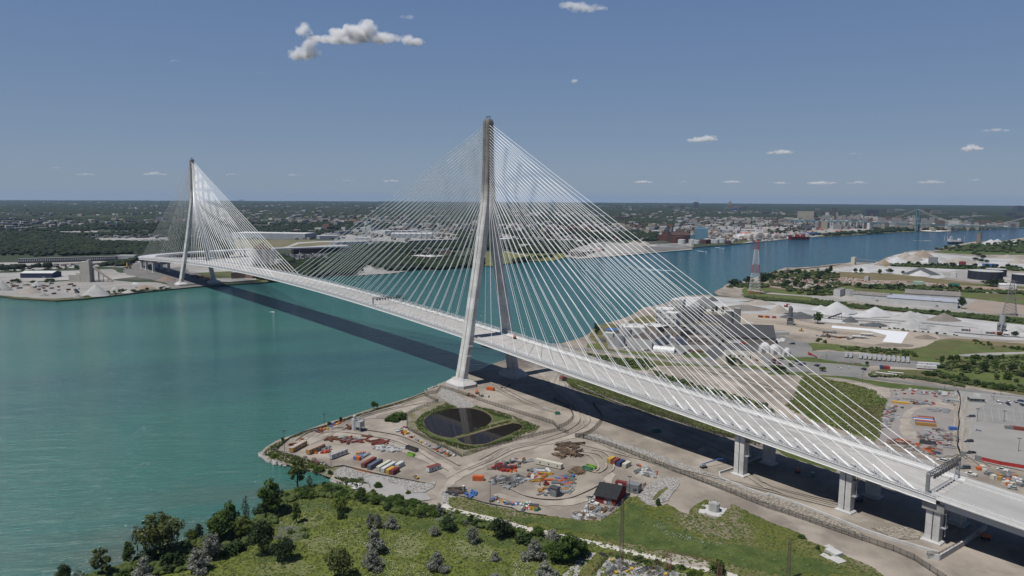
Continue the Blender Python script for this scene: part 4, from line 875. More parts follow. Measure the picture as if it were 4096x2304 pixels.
# ---- opposite bank: nearest trees one by one, the rest of the wood and the suburbs as masses
US_CLEAR=[pts('A',s) for s in ['-400,1500 -400,1060 0,1075 740,1035 860,1040 1100,1040 1240,990 1500,960 2290,960 2290,1200 1250,1290 500,1370','-200,1000 160,960 1210,930 1250,985 900,1040 0,1060 -200,1060','690,770 1500,765 1560,835 1290,840 1100,830 900,828','0,720 900,735 880,750 0,738']]
US_CLEAR+=[pts('c',s) for s in ['-300,160 720,165 730,250 1200,150 1700,120 2576,120 2700,300 2300,325 1800,320 1290,345 1230,400 1250,440 1000,470 1050,520 880,545 600,545 420,480 380,500 300,600 0,620 -300,620','880,180 1320,140 1300,200 900,255','1340,660 1500,580 1740,600 1760,650 2050,655 1350,720','1920,440 2350,440 2350,530 2200,535','0,0 1600,0 1600,30 0,30','-200,400 400,400 400,620 -200,620']]
US_CLEAR+=[pts('d',s) for s in ['110,410 380,400 800,430 1120,425 1180,470 1000,520 660,530 230,590 100,590','1180,400 1500,290 1700,250 2000,260 2576,290 2576,400 1700,470 1300,500 1180,470','320,170 540,230 720,240 1100,250 1400,240 1400,300 1100,280 520,260 340,270']]
US_CLEAR+=[pts('C',s) for s in ['980,640 1290,590 1300,500 1600,450 2290,440 2290,600 2060,615 1420,680','1180,480 1340,480 1340,520 1180,530']]
US_CLEAR+=[pts('D',s) for s in ['0,430 900,430 1300,460 1700,455 2290,440 2290,480 1350,512 1000,520 0,600','-50,590 380,560 380,500 -50,520']]
US_CLEAR=[(p,min(q[0] for q in p),max(q[0] for q in p),min(q[1] for q in p),max(q[1] for q in p)) for p in US_CLEAR]
def clear_us(p):
 for pl,a,b,c,d in US_CLEAR:
  if a<=p[0]<=b and c<=p[1]<=d and inside(p,pl): return True
 return False
row('B','230,780 450,770 700,760 900,690 1150,640 1300,690 1500,690 1580,790 1700,820 1600,848 1400,848 1150,840 1000,860 860,900 560,905 330,880',75,('far','fardark','far2'),(9,15),(12,19),'tree in the riverside wood behind the bridge on the far bank','riverside wood on the far bank',41)
row('B','1640,770 1940,770 2060,790 2060,812 1900,828 1760,838 1640,845',22,('far','fardark'),(8,13),(12,18),'tree on the far bank behind the near tower','trees on the far bank behind the tower',42)
row('C','0,780 200,750 400,720 400,742 200,765 0,792',18,('far','fardark'),(7,12),(11,16),'tree on the park shore of the far bank','trees on the park shore',43)
row('A','930,1275 1230,1250 1500,1240 1500,1255 1230,1278 940,1300',16,('farbush','far'),(2.5,5),(6,9),'bush on the quay left of the far tower','bushes on the far quay',44)
row('A','0,1080 740,1045 740,1065 0,1095',20,('farbush','far'),(3,7),(7,12),'bush in the strip between the rail yard and the lots','bushes of the rail yard strip',45)
row('A','90,1180 160,1185 480,1165 500,1180 160,1200',8,('fardark','farbush'),(4,9),(9,13),'dark tree beside the blue-walled shed','trees beside the blue-walled shed',46)
ico= None
def blob_mass(name,P,hgts,wds,m,seed,label,zb=GZ):
 """many small rough crowns as one mass"""
 rs=np.random.RandomState(seed);n=len(P);t=(1+5**.5)/2
 IV=np.array([(-1,t,0),(1,t,0),(-1,-t,0),(1,-t,0),(0,-1,t),(0,1,t),(0,-1,-t),(0,1,-t),(t,0,-1),(t,0,1),(-t,0,-1),(-t,0,1)])/math.sqrt(1+t*t)
 IF=np.array([(0,11,5),(0,5,1),(0,1,7),(0,7,10),(0,10,11),(1,5,9),(5,11,4),(11,10,2),(10,7,6),(7,1,8),(3,9,4),(3,4,2),(3,2,6),(3,6,8),(3,8,9),(4,9,5),(2,4,11),(6,2,10),(8,6,7),(9,8,1)])
 j=rs.uniform(.6,1.25,(n,12,1));V=IV[None]*j*np.stack([wds/2,wds/2,hgts*.5],1)[:,None,:]
 V=V+np.concatenate([P,(zb+hgts*.45)[:,None] if hasattr(zb,'__len__') else (hgts*.45+zb)[:,None]],1)[:,None,:]
 F=IF[None]+(np.arange(n)*12)[:,None,None]
 o=bpy.data.objects.new(name,np_mesh(name,V.reshape(-1,3),F.reshape(-1,3),m));sc.collection.objects.link(o); return tag(o,label,None,None,'stuff')
wood_m=mat('woodland',(.014,.025,.010),col2=(.036,.050,.020),scale=.045,world=True,col3=(.014,.023,.011),scale3=.011,rough=.9)
rs=np.random.RandomState(8);Pn=[]
rr=random.Random(88);tries=0
usb=us_land
# sampled over the ground in view, thinning with distance
while len(Pn)<20000 and tries<200000:
 tries+=1;px_=rr.uniform(-120,4216);py_=1180-(rr.random()**.62)*345
 d=CF+CR*((px_-2048)/F_PX)+CU*((1152-py_)/F_PX)
 if d.z>-.004: continue
 t_=-(CAM.z-GZ)/d.z;p=(CAM.x+d.x*t_,CAM.y+d.y*t_)
 if t_>4700 or p[0]<700: continue
 if not inside(p,us_shore+[(9000,-9000),(9000,24000)]): continue
 if clear_us(p): continue
 if math.sin(p[0]*.006+p[1]*.003)+math.sin(p[1]*.0071-p[0]*.002)+rr.uniform(-1.2,1.2)<-.75: continue
 Pn.append(p)
Pn=np.array(Pn);dd=np.hypot(Pn[:,0]-CAM.x,Pn[:,1]-CAM.y)
blob_mass('woodland',Pn,rs.uniform(6,13,len(Pn)),rs.uniform(9,17,len(Pn))*(1+dd/6000),wood_m,9,'dark green wood and street trees of the far bank')
# far canopy: one rough sheet of treetops reaching the horizon
NA,NR=1500,330
az=np.linspace(YAW+R(40),YAW-R(40),NA);rr_=4300*(24300/4300)**np.linspace(0,1,NR)
A_,R_=np.meshgrid(az,rr_);X=CAM.x+R_*np.cos(A_);Y=CAM.y+R_*np.sin(A_)
Hh=rs.uniform(-3,11,X.shape)*np.clip(R_/4300,1,1.6)
big=np.sin(X*.0021+Y*.0013)+np.sin(Y*.0027-X*.0011)+rs.uniform(-.6,.6,X.shape);Hh[big<-1.25]=-3
# keep it off the river and the near bank
ins=np.zeros(X.shape,bool);pl=us_land;j=len(pl)-1
for i in range(len(pl)):
 xi,yi=pl[i];xj,yj=pl[j];j=i
 if yi==yj: continue
 ins^=((yi>Y)!=(yj>Y))&(X<(xj-xi)*(Y-yi)/(yj-yi)+xi)
Hh[~ins]=-6
V=np.stack([X,Y,Hh+GZ],-1).reshape(-1,3);I=np.arange(NA*NR).reshape(NR,NA)
F=np.stack([I[:-1,:-1],I[:-1,1:],I[1:,1:],I[1:,:-1]],-1).reshape(-1,4)
F=F[(V[F][:,:,2]>-1.9).any(1)]
far_m=mat('distant_woodland',(.018,.028,.012),col2=(.034,.045,.020),scale=.02,world=True,col3=(.075,.073,.068),scale3=.0035,lo3=.6,hi3=.72,rough=.95)
o=bpy.data.objects.new('distant_woodland',np_mesh('distant_woodland',V,F,far_m));sc.collection.objects.link(o);tag(o,'tree canopy of the flat suburbs reaching to the horizon',None,None,'stuff')
# ---------------- things in the near yards ----------------
def base2(f,x0,y0,x1,y1,depth,z=GZ):
 """front-bottom edge seen from (x0,y0) to (x1,y1); returns centre, angle and length of a footprint reaching away from the viewer"""
 p=Vector(at(f,x0,y0,z));q=Vector(at(f,x1,y1,z));d=q-p;L=d.length;d.normalize();n=Vector((-d.y,d.x))
 if n.dot(p-Vector((CAM.x,CAM.y)))<0:n=-n
 c=(p+q)/2+n*depth/2; return (c.x,c.y,z),math.atan2(d.y,d.x),L,n
dark_fence=mat('dark_fence_mesh',(.03,.032,.03),alpha=.42);light_fence=mat('chain_link',(.30,.31,.31),alpha=.22)
def fence(f,poly,h,label,m=dark_fence,post=steel_dark,sp=3.0,name='mesh_fence',solid=False,z=GZ,k=4,smooth=False):
 L_=pts(f,poly,z) if isinstance(poly,str) else poly
 if smooth:L_=smooth_line(L_,k)
 t=thing(name,label,'fence',(0,0,0));a=MB();b=MB()
 for p,q in zip(L_,L_[1:]):
  d=Vector(q)-Vector(p);n=max(1,int(d.length/sp))
  for i in range(n+1):u=Vector(p).lerp(Vector(q),i/n);a.box(u.x,u.y,z,.14,.14,h+.1)
  a.beam((p[0],p[1],z+h),(q[0],q[1],z+h),.08,.08)
  b.add([(p[0],p[1],z+.05),(q[0],q[1],z+.05),(q[0],q[1],z+h),(p[0],p[1],z+h)],[(0,1,2,3)])
 a.build('posts_and_rail',post,t);b.build('mesh_panel',m,t); return t
fence('N','0,1115 35,1095 130,1085 180,1020 390,1080 720,1200 1100,1320 1484,1440 F420,832 F500,865',2.6,'black mesh fence running from the tower foot along the pond to the gate')
fence('N','0,1115 150,1180 E1620,576 E1450,640 E1340,692 E1340,820 E1500,902 E1700,1000 E1830,1070',2.2,'mesh fence on the river side of the pond enclosure')
fence('E','1842,1060 2000,1012 2276,935 F180,890 F410,835',2.2,'black fence closing the pond enclosure beside the haul road')
fence('F','415,812 470,792 530,742 541,700 510,640 470,612 420,590 370,560',2.6,'curved black fence on the left side of the haul road gate',smooth=True)
fence('F','560,892 632,882 700,850 760,800 800,742 785,690 745,640 720,605',2.6,'curved black fence on the right side of the haul road gate',smooth=True)
fence('F','560,892 640,905 K680,128 K840,172 K1000,228 K1300,348 K1700,502 K2100,658 K2457,802 L200,866 L400,935 L900,1110 L1200,1212 L1400,1300 L1550,1400 L1700,1500 L1900,1650',2.8,'long black mesh fence below the riprap strip')
fence('F','500,450 900,566 1300,690 1600,800 1800,868 1960,900 2276,1000',2.4,'dark fence behind the bridge shadow along the green strip')
fence('E','165,1012 300,902 420,852 560,812 730,765 900,716 1100,642 1330,572 1500,502',1.0,'low black silt fence along the river quay',m=steel_dark,sp=4)
fence('E','165,1012 340,1062 460,1100 640,1152 690,1160',1.8,'grey chain-link fence above the river tip',m=light_fence,post=galv)
fence('E','690,1160 780,1150 1000,1206 1250,1258 1420,1290 1510,1308',.8,'sagging black silt fence below the container row',m=steel_dark,sp=4)
fence('E','880,1180 1020,1212',1.1,'orange safety netting below the container row',m=mat('orange_net',(.55,.16,.06),alpha=.6),name='safety_net')
fence('E','830,1305 915,1275 1000,1310 1010,1350',2.0,'chain-link fence around the concrete rubble by the inlet',m=light_fence,post=galv)
fence('J','1845,675 2000,700 2200,758 2457,806 K60,840 K180,862 K330,880',.9,'black silt fence at the lower edge of the storage yard',m=steel_dark,sp=4)
fence('K','560,905 740,905 860,905 940,870 1000,800 1065,730 1130,700',1.3,'grey fence round the lower corner of the storage yard',m=light_fence,post=galv)
fence('K','770,1449 860,1350 940,1260 1100,1290 1300,1338 1560,1400',2.0,'black fence of the substation yard at the bottom edge')
fence('K','840,1262 905,1275',2.0,'short dark fence panel beside the substation yard',m=steel_dark)
fence('K','1235,600 1285,570 1240,640 1220,660',1.2,'orange netting beside the grey store box',m=mat('orange_net',(.5,.15,.06),alpha=.6),name='safety_net')
fence('h','1098,205 1130,280 1122,400 1106,480 1118,560 1100,680 1108,760 1095,840 1115,890 1128,925',3.0,'black wavy screen fence between laydown yard and car park',m=steel_dark,sp=5,smooth=True,k=5)
fence('h','880,185 1080,188 1095,205',2.2,'light fence at the far corner of the laydown yard',m=light_fence,post=galv)
fence('h','1490,245 1500,268 1700,280 2300,345',1.8,'grey fence along the far side of the car park',m=light_fence,post=galv)
fence('H','885,300 890,340 1100,350',2.0,'chain-link fence round the pipe compound',m=light_fence,post=galv)
fence('h','1380,1000 1600,1050 1900,1100 2300,1170',2.6,'long red painted hoarding at the right edge',m=red_m,post=red_m,name='hoarding')
fence('h','1303,985 1372,1002',3.0,'grey gate panel left of the red hoarding',m=steel_grey,name='gate_panel');fence('h','1133,942 1195,955',3.2,'grey gate panel beside the near sign gantry',m=steel_grey,name='gate_panel')
def wallrun(f,poly,h,w_,label,m=conc_new,name='retaining_wall',z=GZ):
 L_=pts(f,poly,z);a=MB()
 for p,q in zip(L_,L_[1:]):a.beam((p[0],p[1],z+h/2-.3),(q[0],q[1],z+h/2-.3),w_,h+.6)
 return tag(a.build(name,m),label,'wall')
wallrun('K','2120,425 1988,468 1998,518 2240,615 2457,690 L0,668 L300,772 L700,930 L950,1030 L1200,1110 L1640,1240',1.3,.7,'long low concrete wall beneath the left edge of the bridge')
wallrun('L','1512,1272 1640,1300 1850,1175 2090,1000 2060,950',2.6,.8,'high concrete abutment wall at the lower right')
fence('L','1525,1255 1640,1262 1840,1150',2.0,'black railing on top of the abutment wall',z=GZ+1.6)
wallrun('F','2080,1135 2180,1085 2276,1065',1.6,.6,'short concrete wall in the bridge shadow')
# -- containers
def container(f,x0,y0,x1,y1,m,label,L=None,d=2.44,h=2.6,ang=None,group=None,z=GZ,roof=None,doors=True,name='shipping_container',cat='container'):
 loc,a,L0,n=base2(f,x0,y0,x1,y1,d,z);L=L or L0
 t=thing(name,label,cat,loc,a,group);b=MB();b.box(0,0,.12,L,d,h-.12)
 k=max(4,int(L/.55))
 for i in range(k+1):
  xx=-L/2+L*i/k
  for s in (-1,1):b.box(xx,s*(d/2+.02),.2,.22,.05,h-.35)
 b.build('body',m,t);r_=MB();r_.box(0,0,h+.002,L-.06,d-.06,.05)
 for i in range(int(L/1.1)):r_.box(-L/2+.6+i*1.1,0,h+.05,.5,d-.3,.03)
 r_.build('roof',roof or m,t)
 if doors:
  for s in (-1,1):
   q=MB();q.box(s*(L/2+.03),.58,.2,.06,1.08,h-.3);q.build('door',m,t);q=MB();q.box(s*(L/2+.03),-.58,.2,.06,1.08,h-.3);q.build('door',m,t)
   g_=MB()
   for yy in (-.9,-.3,.3,.9):g_.tube((s*(L/2+.1),yy,.25),(s*(L/2+.1),yy,h-.1),.035,n=4)
   g_.build('lock_rod',galv,t)
 return t
def end_row(f,corner,fardir,L,m,label,w_=2.44,h=2.6,**k):
 """container seen end-on: corner = front right bottom corner, fardir = point its right side runs towards"""
 p=Vector(at(f,*corner));q=Vector(at(f,*fardir));d=(q-p).normalized();n=Vector((-d.y,d.x));c=p+d*L/2+n*w_/2
 return container_at(c,math.atan2(d.y,d.x),L,m,label,h=h,**k)
def container_at(c,a,L,m,label,h=2.6,d=2.44,z=GZ,roof=None,group=None,name='shipping_container',cat='container'):
 t=thing(name,label,cat,(c.x,c.y,z),a,group);b=MB();b.box(0,0,.12,L,d,h-.12)
 k=max(4,int(L/.55))
 for i in range(k+1):
  for s in (-1,1):b.box(-L/2+L*i/k,s*(d/2+.02),.2,.22,.05,h-.35)
 b.build('body',m,t);r_=MB();r_.box(0,0,h+.002,L-.06,d-.06,.05)
 for i in range(int(L/1.1)):r_.box(-L/2+.6+i*1.1,0,h+.05,.5,d-.3,.03)
 r_.build('roof',roof or m,t)
 for s in (-1,1):
  q=MB();q.box(s*(L/2+.03),.58,.2,.06,1.08,h-.3);q.build('door',m,t);q=MB();q.box(s*(L/2+.03),-.58,.2,.06,1.08,h-.3);q.build('door',m,t)
  g_=MB()
  for yy in (-.9,-.3,.3,.9):g_.tube((s*(L/2+.1),yy,.25),(s*(L/2+.1),yy,h-.1),.035,n=4)
  g_.build('lock_rod',galv,t)
 return t
DIR=(1562,915)
def qrow(cx,cy,L,m,lab):end_row('Q',(cx,cy),(cx+174,cy-103),L,m,lab)
qrow(1300,990,12.2,rustred_m,'long rust-red container, leftmost of the parked row');qrow(1388,1018,12.2,slate_m,'long slate-blue container, second of the parked row')
qrow(1517,1038,12.2,cream_m,'long cream container in the middle of the parked row');qrow(1583,1062,12.2,white_m,'long off-white container in front of the cream one')
qrow(1655,1083,6.1,yellow_m,'short yellow container at the front of the parked row');qrow(1717,1092,6.1,maroon_m,'short dark red container, nearest of the parked row');qrow(1790,1000,6.1,white_m,'short white container behind the dark red one')
container('R',258,497,386,500,orange_m,'single orange-red container standing alone by the haul road',L=6.1)
def office(f,x0,y0,x1,y1,m,label,d=3.0,h=3.0,roof=None,wins=4,legs=.5,L=None,win_side=-1):
 loc,a,L0,n=base2(f,x0,y0,x1,y1,d);L=L or L0
 t=thing('site_trailer',label,'trailer',loc,a);MB().box(0,0,legs,L,d,h-legs).build('body',m,t)
 r_=MB();r_.box(0,0,h+.002,L+.1,d+.1,.12)
 for i in range(int(L/1.5)):r_.box(-L/2+.8+i*1.5,0,h+.12,.25,d-.2,.05)
 r_.build('roof',roof or m,t)
 nl=Vector((-math.sin(a),math.cos(a)));s=-1 if nl.dot(n)>0 else 1
 for i in range(wins):w_=MB();w_.box(-L/2+L*(i+.6)/wins,s*(d/2+.02),legs+.9,.9,.06,.8);w_.build('window',glass_m,t)
 w_=MB();w_.box(L*.08,s*(d/2+.02),legs+.1,.9,.05,1.95);w_.build('door',cream_m,t)
 for xx in (-L*.3,L*.25):
  w_=MB();w_.tube((xx,-d/2+.2,.4),(xx,d/2-.2,.4),.4,n=10);w_.build('wheel',tire_m,t)
 return t
office('R',1027,318,1212,360,cream_m,'long cream office cabin in the storage yard',wins=3,L=17)
office('Q',822,872,1060,782,white_m,'white site office trailer with streaky roof in the peninsula yard',roof=mat('streaked_roof',(.5,.49,.47),col2=(.12,.1,.09),scale=1.6,lo=.45,hi=.6))
office('E',1545,1210,1640,1180,white_m,'small white trailer with rusty red roof beside the haul road',roof=rustred_m,L=8.5,wins=2)
office('Q',265,768,468,655,amber_m,'old yellow railcar-like cabin nearest the river fence',roof=mat('cabin_roof',(.55,.54,.52),col2=(.3,.2,.15),scale=1),wins=3)
office('Q',500,800,730,702,amber_m,'second yellow cabin with brown roof, overgrown at its side',roof=mat('brown_roof',(.30,.16,.11),col2=(.45,.40,.36),scale=.9),wins=3)
for (cx,cy,m,lab) in ((1838,300,yellow_m,'yellow container with open end, first of four in the storage yard'),(1890,320,rustred_m,'red container between the yellow and the blue one'),(1945,340,navy_m,'navy blue container, third of four in the storage yard'),(2012,358,cream_m,'cream container with open doors, last of four in the storage yard')):
 end_row('R',(cx,cy),(cx+58,cy-33),6.1,m,lab)
 p=Vector(at('R',cx,cy));q=Vector(at('R',cx+58,cy-33))
container('R',1912,553,2022,578,maroon_m,'maroon container with white hatch beside the black-roofed shed',L=7.5)
loc,a,L0,n=base2('R',1927,560,1985,572,.1);tag(MB().box(0,-1.3,.5,2.2,.1,1.9).build('hatch_panel',white_m,None,loc,a),'white panel leaning on the maroon container','panel')
container('R',2058,630,2110,642,steel_grey,'tall grey store box next to the light mast',L=6.5,d=5,h=4.6,name='storage_box',cat='storage box',doors=False)
container('h',1030,650,1078,653,blue_m,'bright blue container standing by the wavy black fence',L=4.5)
container('h',1680,635,1735,640,steel_grey,'grey container at the edge of the car park',L=5);container('h',1755,642,1862,656,rustred_m,'orange-brown container right of the grey one by the car park',L=10)
container('N',712,1045,790,1055,orange_m,'orange container parked near the footing of the tower',L=6.1)
cm=[amber_m,slate_m,red_m,white_m,blue_m,paint('tan_orange',(.5,.2,.07)),rustred_m]
cn=['tan container at the front of the stacked colourful row','slate blue container behind the tan one','red container in the middle of the colourful row','white container in the colourful row','blue container near the back of the colourful row','orange container at the back of the colourful row','rusty red container, rearmost and offset to the right']
loc,a,L0,n=base2('h',620,590,852,612,2.44)
for i,(m,lb) in enumerate(zip(cm,cn)):
 c=Vector((loc[0],loc[1]))+n*(i*2.62)+Vector((math.cos(a),math.sin(a)))*(3 if i==6 else (i%3)*.35);container_at(c,a,12.2 if i!=6 else 10,m,lb,h=2.6)
container('H',998,285,1022,287,navy_m,'navy container end-on beside the trailer lot',L=2.44,d=6.1);container('H',1026,287,1052,289,rustred_m,'red container, left of the pair beside the trailer lot',L=2.44,d=6.1);container('H',1056,289,1084,291,red_m,'red container, right of the pair beside the trailer lot',L=2.44,d=6.1)
for x0,x1,m,lb in ((1958,1990,rustred_m,'dull red container, leftmost behind the sand heap'),(1998,2028,yellow_m,'yellow container behind the sand heap'),(2036,2066,red_m,'red container between yellow and white ones'),(2072,2105,white_m,'white container behind the sand heap'),(2110,2145,red_m,'bright red container, rightmost behind the sand heap')):
 container('e',x0,342+(x0-1958)*.05,x1,345+(x1-1958)*.05,m,lb,L=5.5,d=2.44)
container('e',1790,420,1905,428,white_m,'long white container in front of the brown grass by the factory')
# -- skips
def skip(f,x0,y0,x1,y1,m,label,L,inner=rust,d=2.4,h=1.7):
 loc,a,L0,n=base2(f,x0,y0,x1,y1,d);t=thing('skip_bin',label,'skip',loc,a);b=MB()
 b.box(0,0,.15,L,d,.1);b.box(0,-d/2,.15,L,.12,h-.15);b.box(0,d/2,.15,L,.12,h-.15);b.box(-L/2+.06,0,.15,.12,d-.12,h-.15);b.box(L/2-.06,0,.15,.12,d-.12,h-.15)
 for i in range(int(L/.9)+1):
  for s in (-1,1):b.box(-L/2+.3+i*.9,s*(d/2+.08),.2,.12,.08,h-.3)
 b.build('body',m,t);r_=MB();rs_=random.Random(int(L*100+x0))
 for i in range(14):r_.box(rs_.uniform(-L/2+.6,L/2-.6),rs_.uniform(-d/2+.4,d/2-.4),.25,rs_.uniform(.4,1.4),rs_.uniform(.3,.8),rs_.uniform(.4,h-.3),rs_.uniform(0,3))
 r_.build('load',inner,t); return t
skip('Q',1880,712,2050,772,steel_dark,'long black skip with rusty load',9.5,h=2.4);skip('Q',1905,806,1998,828,lime_m,'lime green skip full of scrap below the black one',4.6,timber)
skip('R',1515,368,1605,393,green_m,'dark green skip in front of the lime one',6,timber);skip('R',1555,345,1650,368,lime_m,'lime green skip behind the dark green one',6,timber)
skip('F',1248,855,1330,848,green_m,'green skip standing in the bridge shadow',6,steel_dark);skip('h',690,805,822,822,steel_dark,'black skip in the laydown yard',9,rust,h=2.4)
skip('F',385,692,430,690,green_m,'small green skip near the curved fence',3.4,steel_dark);skip('J',1335,1449,1400,1460,green_m,'green skip',3) if False else None
# -- sheds and cabins
def gable(f,x0,y0,x1,y1,d,h,hr,wall_m,roof_m,label,name='shed',cat='shed',along=True,over=.5,L=None,wins=0,door=True,z=GZ,rooflights=0):
 """gable building; front-bottom edge given, ridge parallel to it when along"""
 loc,a,L0,n=base2(f,x0,y0,x1,y1,d,z);L=L or L0
 t=thing(name,label,cat,loc,a);nl=Vector((-math.sin(a),math.cos(a)));s=-1 if nl.dot(n)>0 else 1
 w_=MB();X,Y=L/2,d/2
 if along:w_.add([(-X,-Y,0),(X,-Y,0),(X,Y,0),(-X,Y,0),(-X,-Y,h),(X,-Y,h),(X,Y,h),(-X,Y,h),(-X,0,hr),(X,0,hr)],[(0,1,5,4),(2,3,7,6),(1,2,6,9,5),(3,0,4,8,7)])
 else:w_.add([(-X,-Y,0),(X,-Y,0),(X,Y,0),(-X,Y,0),(-X,-Y,h),(X,-Y,h),(X,Y,h),(-X,Y,h),(0,-Y,hr),(0,Y,hr)],[(0,1,5,8,4),(2,3,7,9,6),(1,2,6,5),(3,0,4,7)])
 w_.build('wall',wall_m,t);r_=MB();o_=over;sl=(hr-h)/(Y if along else X)
 zl=h-o_*sl
 for s2 in (-1,1):
  if along:q=[(-X-o_,s2*(Y+o_),zl+.06),(X+o_,s2*(Y+o_),zl+.06),(X+o_,0,hr+.06),(-X-o_,0,hr+.06)]
  else:q=[(s2*(X+o_),-Y-o_,zl+.06),(s2*(X+o_),Y+o_,zl+.06),(0,Y+o_,hr+.06),(0,-Y-o_,hr+.06)]
  r_.add(q+[(x,y,z_+.15) for x,y,z_ in q],[(0,1,2,3),(7,6,5,4),(0,4,5,1),(1,5,6,2),(2,6,7,3),(3,7,4,0)])
 ro=r_.build('roof',roof_m,t)
 if rooflights:
  for k in range(rooflights):
   q=MB();xx=-X+L*(k+.5)/rooflights;fr=.35+.3*(k%2)
   if along:yy=s*Y*(1-fr);zz=h+(hr-h)*fr+.24;q.add([(xx-.7,yy-.5,zz+.5*sl*s),(xx+.7,yy-.5,zz+.5*sl*s),(xx+.7,yy+.5,zz-.5*sl*s),(xx-.7,yy+.5,zz-.5*sl*s)],[(0,1,2,3)])
   q.build('roof_light',white_paint,ro)
 for k in range(wins):
  q=MB();q.box(-X+L*(k+.5)/wins,s*(Y+.03),h*.45,min(1.6,L/wins*.5),.06,min(1.2,h*.35));q.build('window',glass_m,t)
 if door:
  q=MB();q.box(L*.22,s*(Y+.04),.05,min(3.5,L*.2),.06,min(3.2,h*.8));q.build('door',steel_grey,t)
 return t
sh=gable('R',1662,742,1893,790,17,4.2,7.6,mat('red_siding',(.24,.035,.03),col2=(.17,.03,.027),scale=1),mat('black_roof',(.022,.023,.025),col2=(.032,.033,.035),scale=.6),'big red shed with black roof in the storage yard',over=.9)
q=MB()
for k,(dx,zz,w_) in enumerate(((0,2.9,.25),(.5,2.9,.25),(1.0,2.9,.25),(0,1.5,1.5),(0,1.0,1.5),(0,.5,1.5))):q.box(dx,-8.6,zz,w_,.06,.35)
q.build('sign',white_paint,sh)
gable('R',1150,668,1205,686,3.5,4.6,5.0,mat('weathered_grey',(.22,.23,.23),col2=(.15,.155,.16),scale=1),steel_dark,'weathered grey hut in the middle of the storage yard',over=.4,L=4.2)
gable('R',920,832,990,840,2.5,2.4,2.5,yellow_m,steel_dark,'small yellow and dark kiosk at the yard edge',over=.1,L=4.5)
gable('F',418,388,445,398,5,3,4.2,mat('old_plaster',(.33,.28,.22),col2=(.24,.18,.14),scale=1),rustred_m,'little rusty-roofed hut behind the tower, beside the bridge',over=.3,L=4)
gable('h',1290,320,1375,325,6,3.2,3.4,steel_grey,mat('canopy_roof',(.30,.30,.28)),'guard house with grey roof on the road island',over=.6,L=10,name='guard_house',cat='hut',wins=4)
tag(MB().box(0,0,3,5,.2,2.2).build('site_sign',white_paint,None,(*at('h',1325,290),GZ),R(-10)),'white board above the guard house','sign')
tag(MB().box(0,0,.4,4.6,.2,3.2).build('site_sign',white_paint,None,(*at('h',950,240),GZ),R(-10)),'white board at the far edge of the laydown yard','sign')
# portable toilet, concrete stub etc.
def toilet(f,x,y,m,lab):
 t=thing('portable_toilet',lab,'toilet cabin',(*at(f,x,y),GZ),.4);MB().box(0,0,0,1.5,1.5,2.4).build('cabin',m,t);MB().box(0,0,2.4,1.6,1.6,.25).build('roof',white_m,t);MB().box(-.77,0,.1,.06,.9,2).build('door',m,t)
toilet('R',155,605,steel_grey,'grey portable cabin standing alone by the haul road');toilet('L',428,497,green_m,'green portable toilet under the bridge')
t=thing('concrete_stub','massive concrete pier stub on a broken slab in the meadow','concrete stub',(*at('K',1938,828),GZ),R(24))
MB().loft([[(a*2.5,b*2.0,z) for a,b in ((-1,-.6),(-.6,-1),(.6,-1),(1,-.6),(1,.6),(.6,1),(-.6,1),(-1,.6))] for z in (.3,4.6)]).build('column',concrete,t)
b=MB();rs_=random.Random(2)
for i in range(26):b.box(rs_.uniform(-5.5,5.5),rs_.uniform(-5,5),-.1,rs_.uniform(3,5),rs_.uniform(2.5,4),rs_.uniform(.3,.6),rs_.uniform(-.2,.2))
b.build('broken_slab',conc_new,t)
b=MB()
for i in range(14):a_=i/14*6.28;b.tube((math.cos(a_)*2.0,math.sin(a_)*1.6,4.5),(math.cos(a_)*2.0,math.sin(a_)*1.6,5.2),.12,n=4)
b.build('rebar',steel_dark,t)
t=thing('concrete_slabs','stack of pale concrete slabs at the edge of the bare ground','concrete slabs',(*at('L',630,1240),GZ),R(-20))
for x,y,sx,sy,sz in ((0,0,6,4.5,1.6),(-5,3,6,5,.7),(5,-2,3,3,.9),(-1,5,5,3,.5)):MB().box(x,y,0,sx,sy,sz,.1).build('slab',conc_new,t)
for i,(x,y) in enumerate(((895,1340),(870,1325),(850,1318),(880,1355),(905,1325))):
 tag(MB().box(0,0,0,4,2.6,.9,i*.5).build('concrete_slab',conc_new,None,(*at('E',x,y),GZ)),'pale concrete slab dumped beside the little inlet','concrete slab','slabs by the inlet')
# concrete batching plant on the peninsula
t=thing('batching_plant','grey and white concrete batching plant with ladders in the peninsula yard','concrete plant',(*at('Q',1200,440),GZ),R(20));gp=mat('plant_grey',(.52,.53,.53),col2=(.36,.36,.36),scale=.7)
MB().tube((2.8,0,0),(2.8,0,7.6),1.9,n=14).build('silo',gp,t);MB().tube((2.8,0,7.6),(2.8,0,8.8),.8,n=8).build('filter',galv,t);MB().box(2.8,0,8.8,1.5,1.5,1.1).build('top_hood',white_m,t)
MB().box(-2,0,3.2,4.2,4.2,3.4).build('hopper',gp,t);b=MB()
for x in (-4,0):
 for y in (-2,2):b.beam((x,y,0),(x,y,8.2),.3,.3)
for z in (3,6.8,8.2):
 for y in (-2,2):b.beam((-4.4,y,z),(1,y,z),.22,.22)
 b.beam((-4,-2,z),(-4,2,z),.2,.2);b.beam((0,-2,z),(0,2,z),.2,.2)
for i in range(7):b.beam((-4+i*.75,-2.6,6.8),(-4+i*.75,-2.6,8.0),.08,.08)
b.beam((1.2,-3,0),(.2,-2.6,8.5),.5,.15);b.build('frame',galv,t);b=MB();b.box(6.5,1,0,3,2.5,1.6);b.beam((5,1,1),(8.5,2,3.4),.8,.8);b.build('feed_hopper',rust,t)
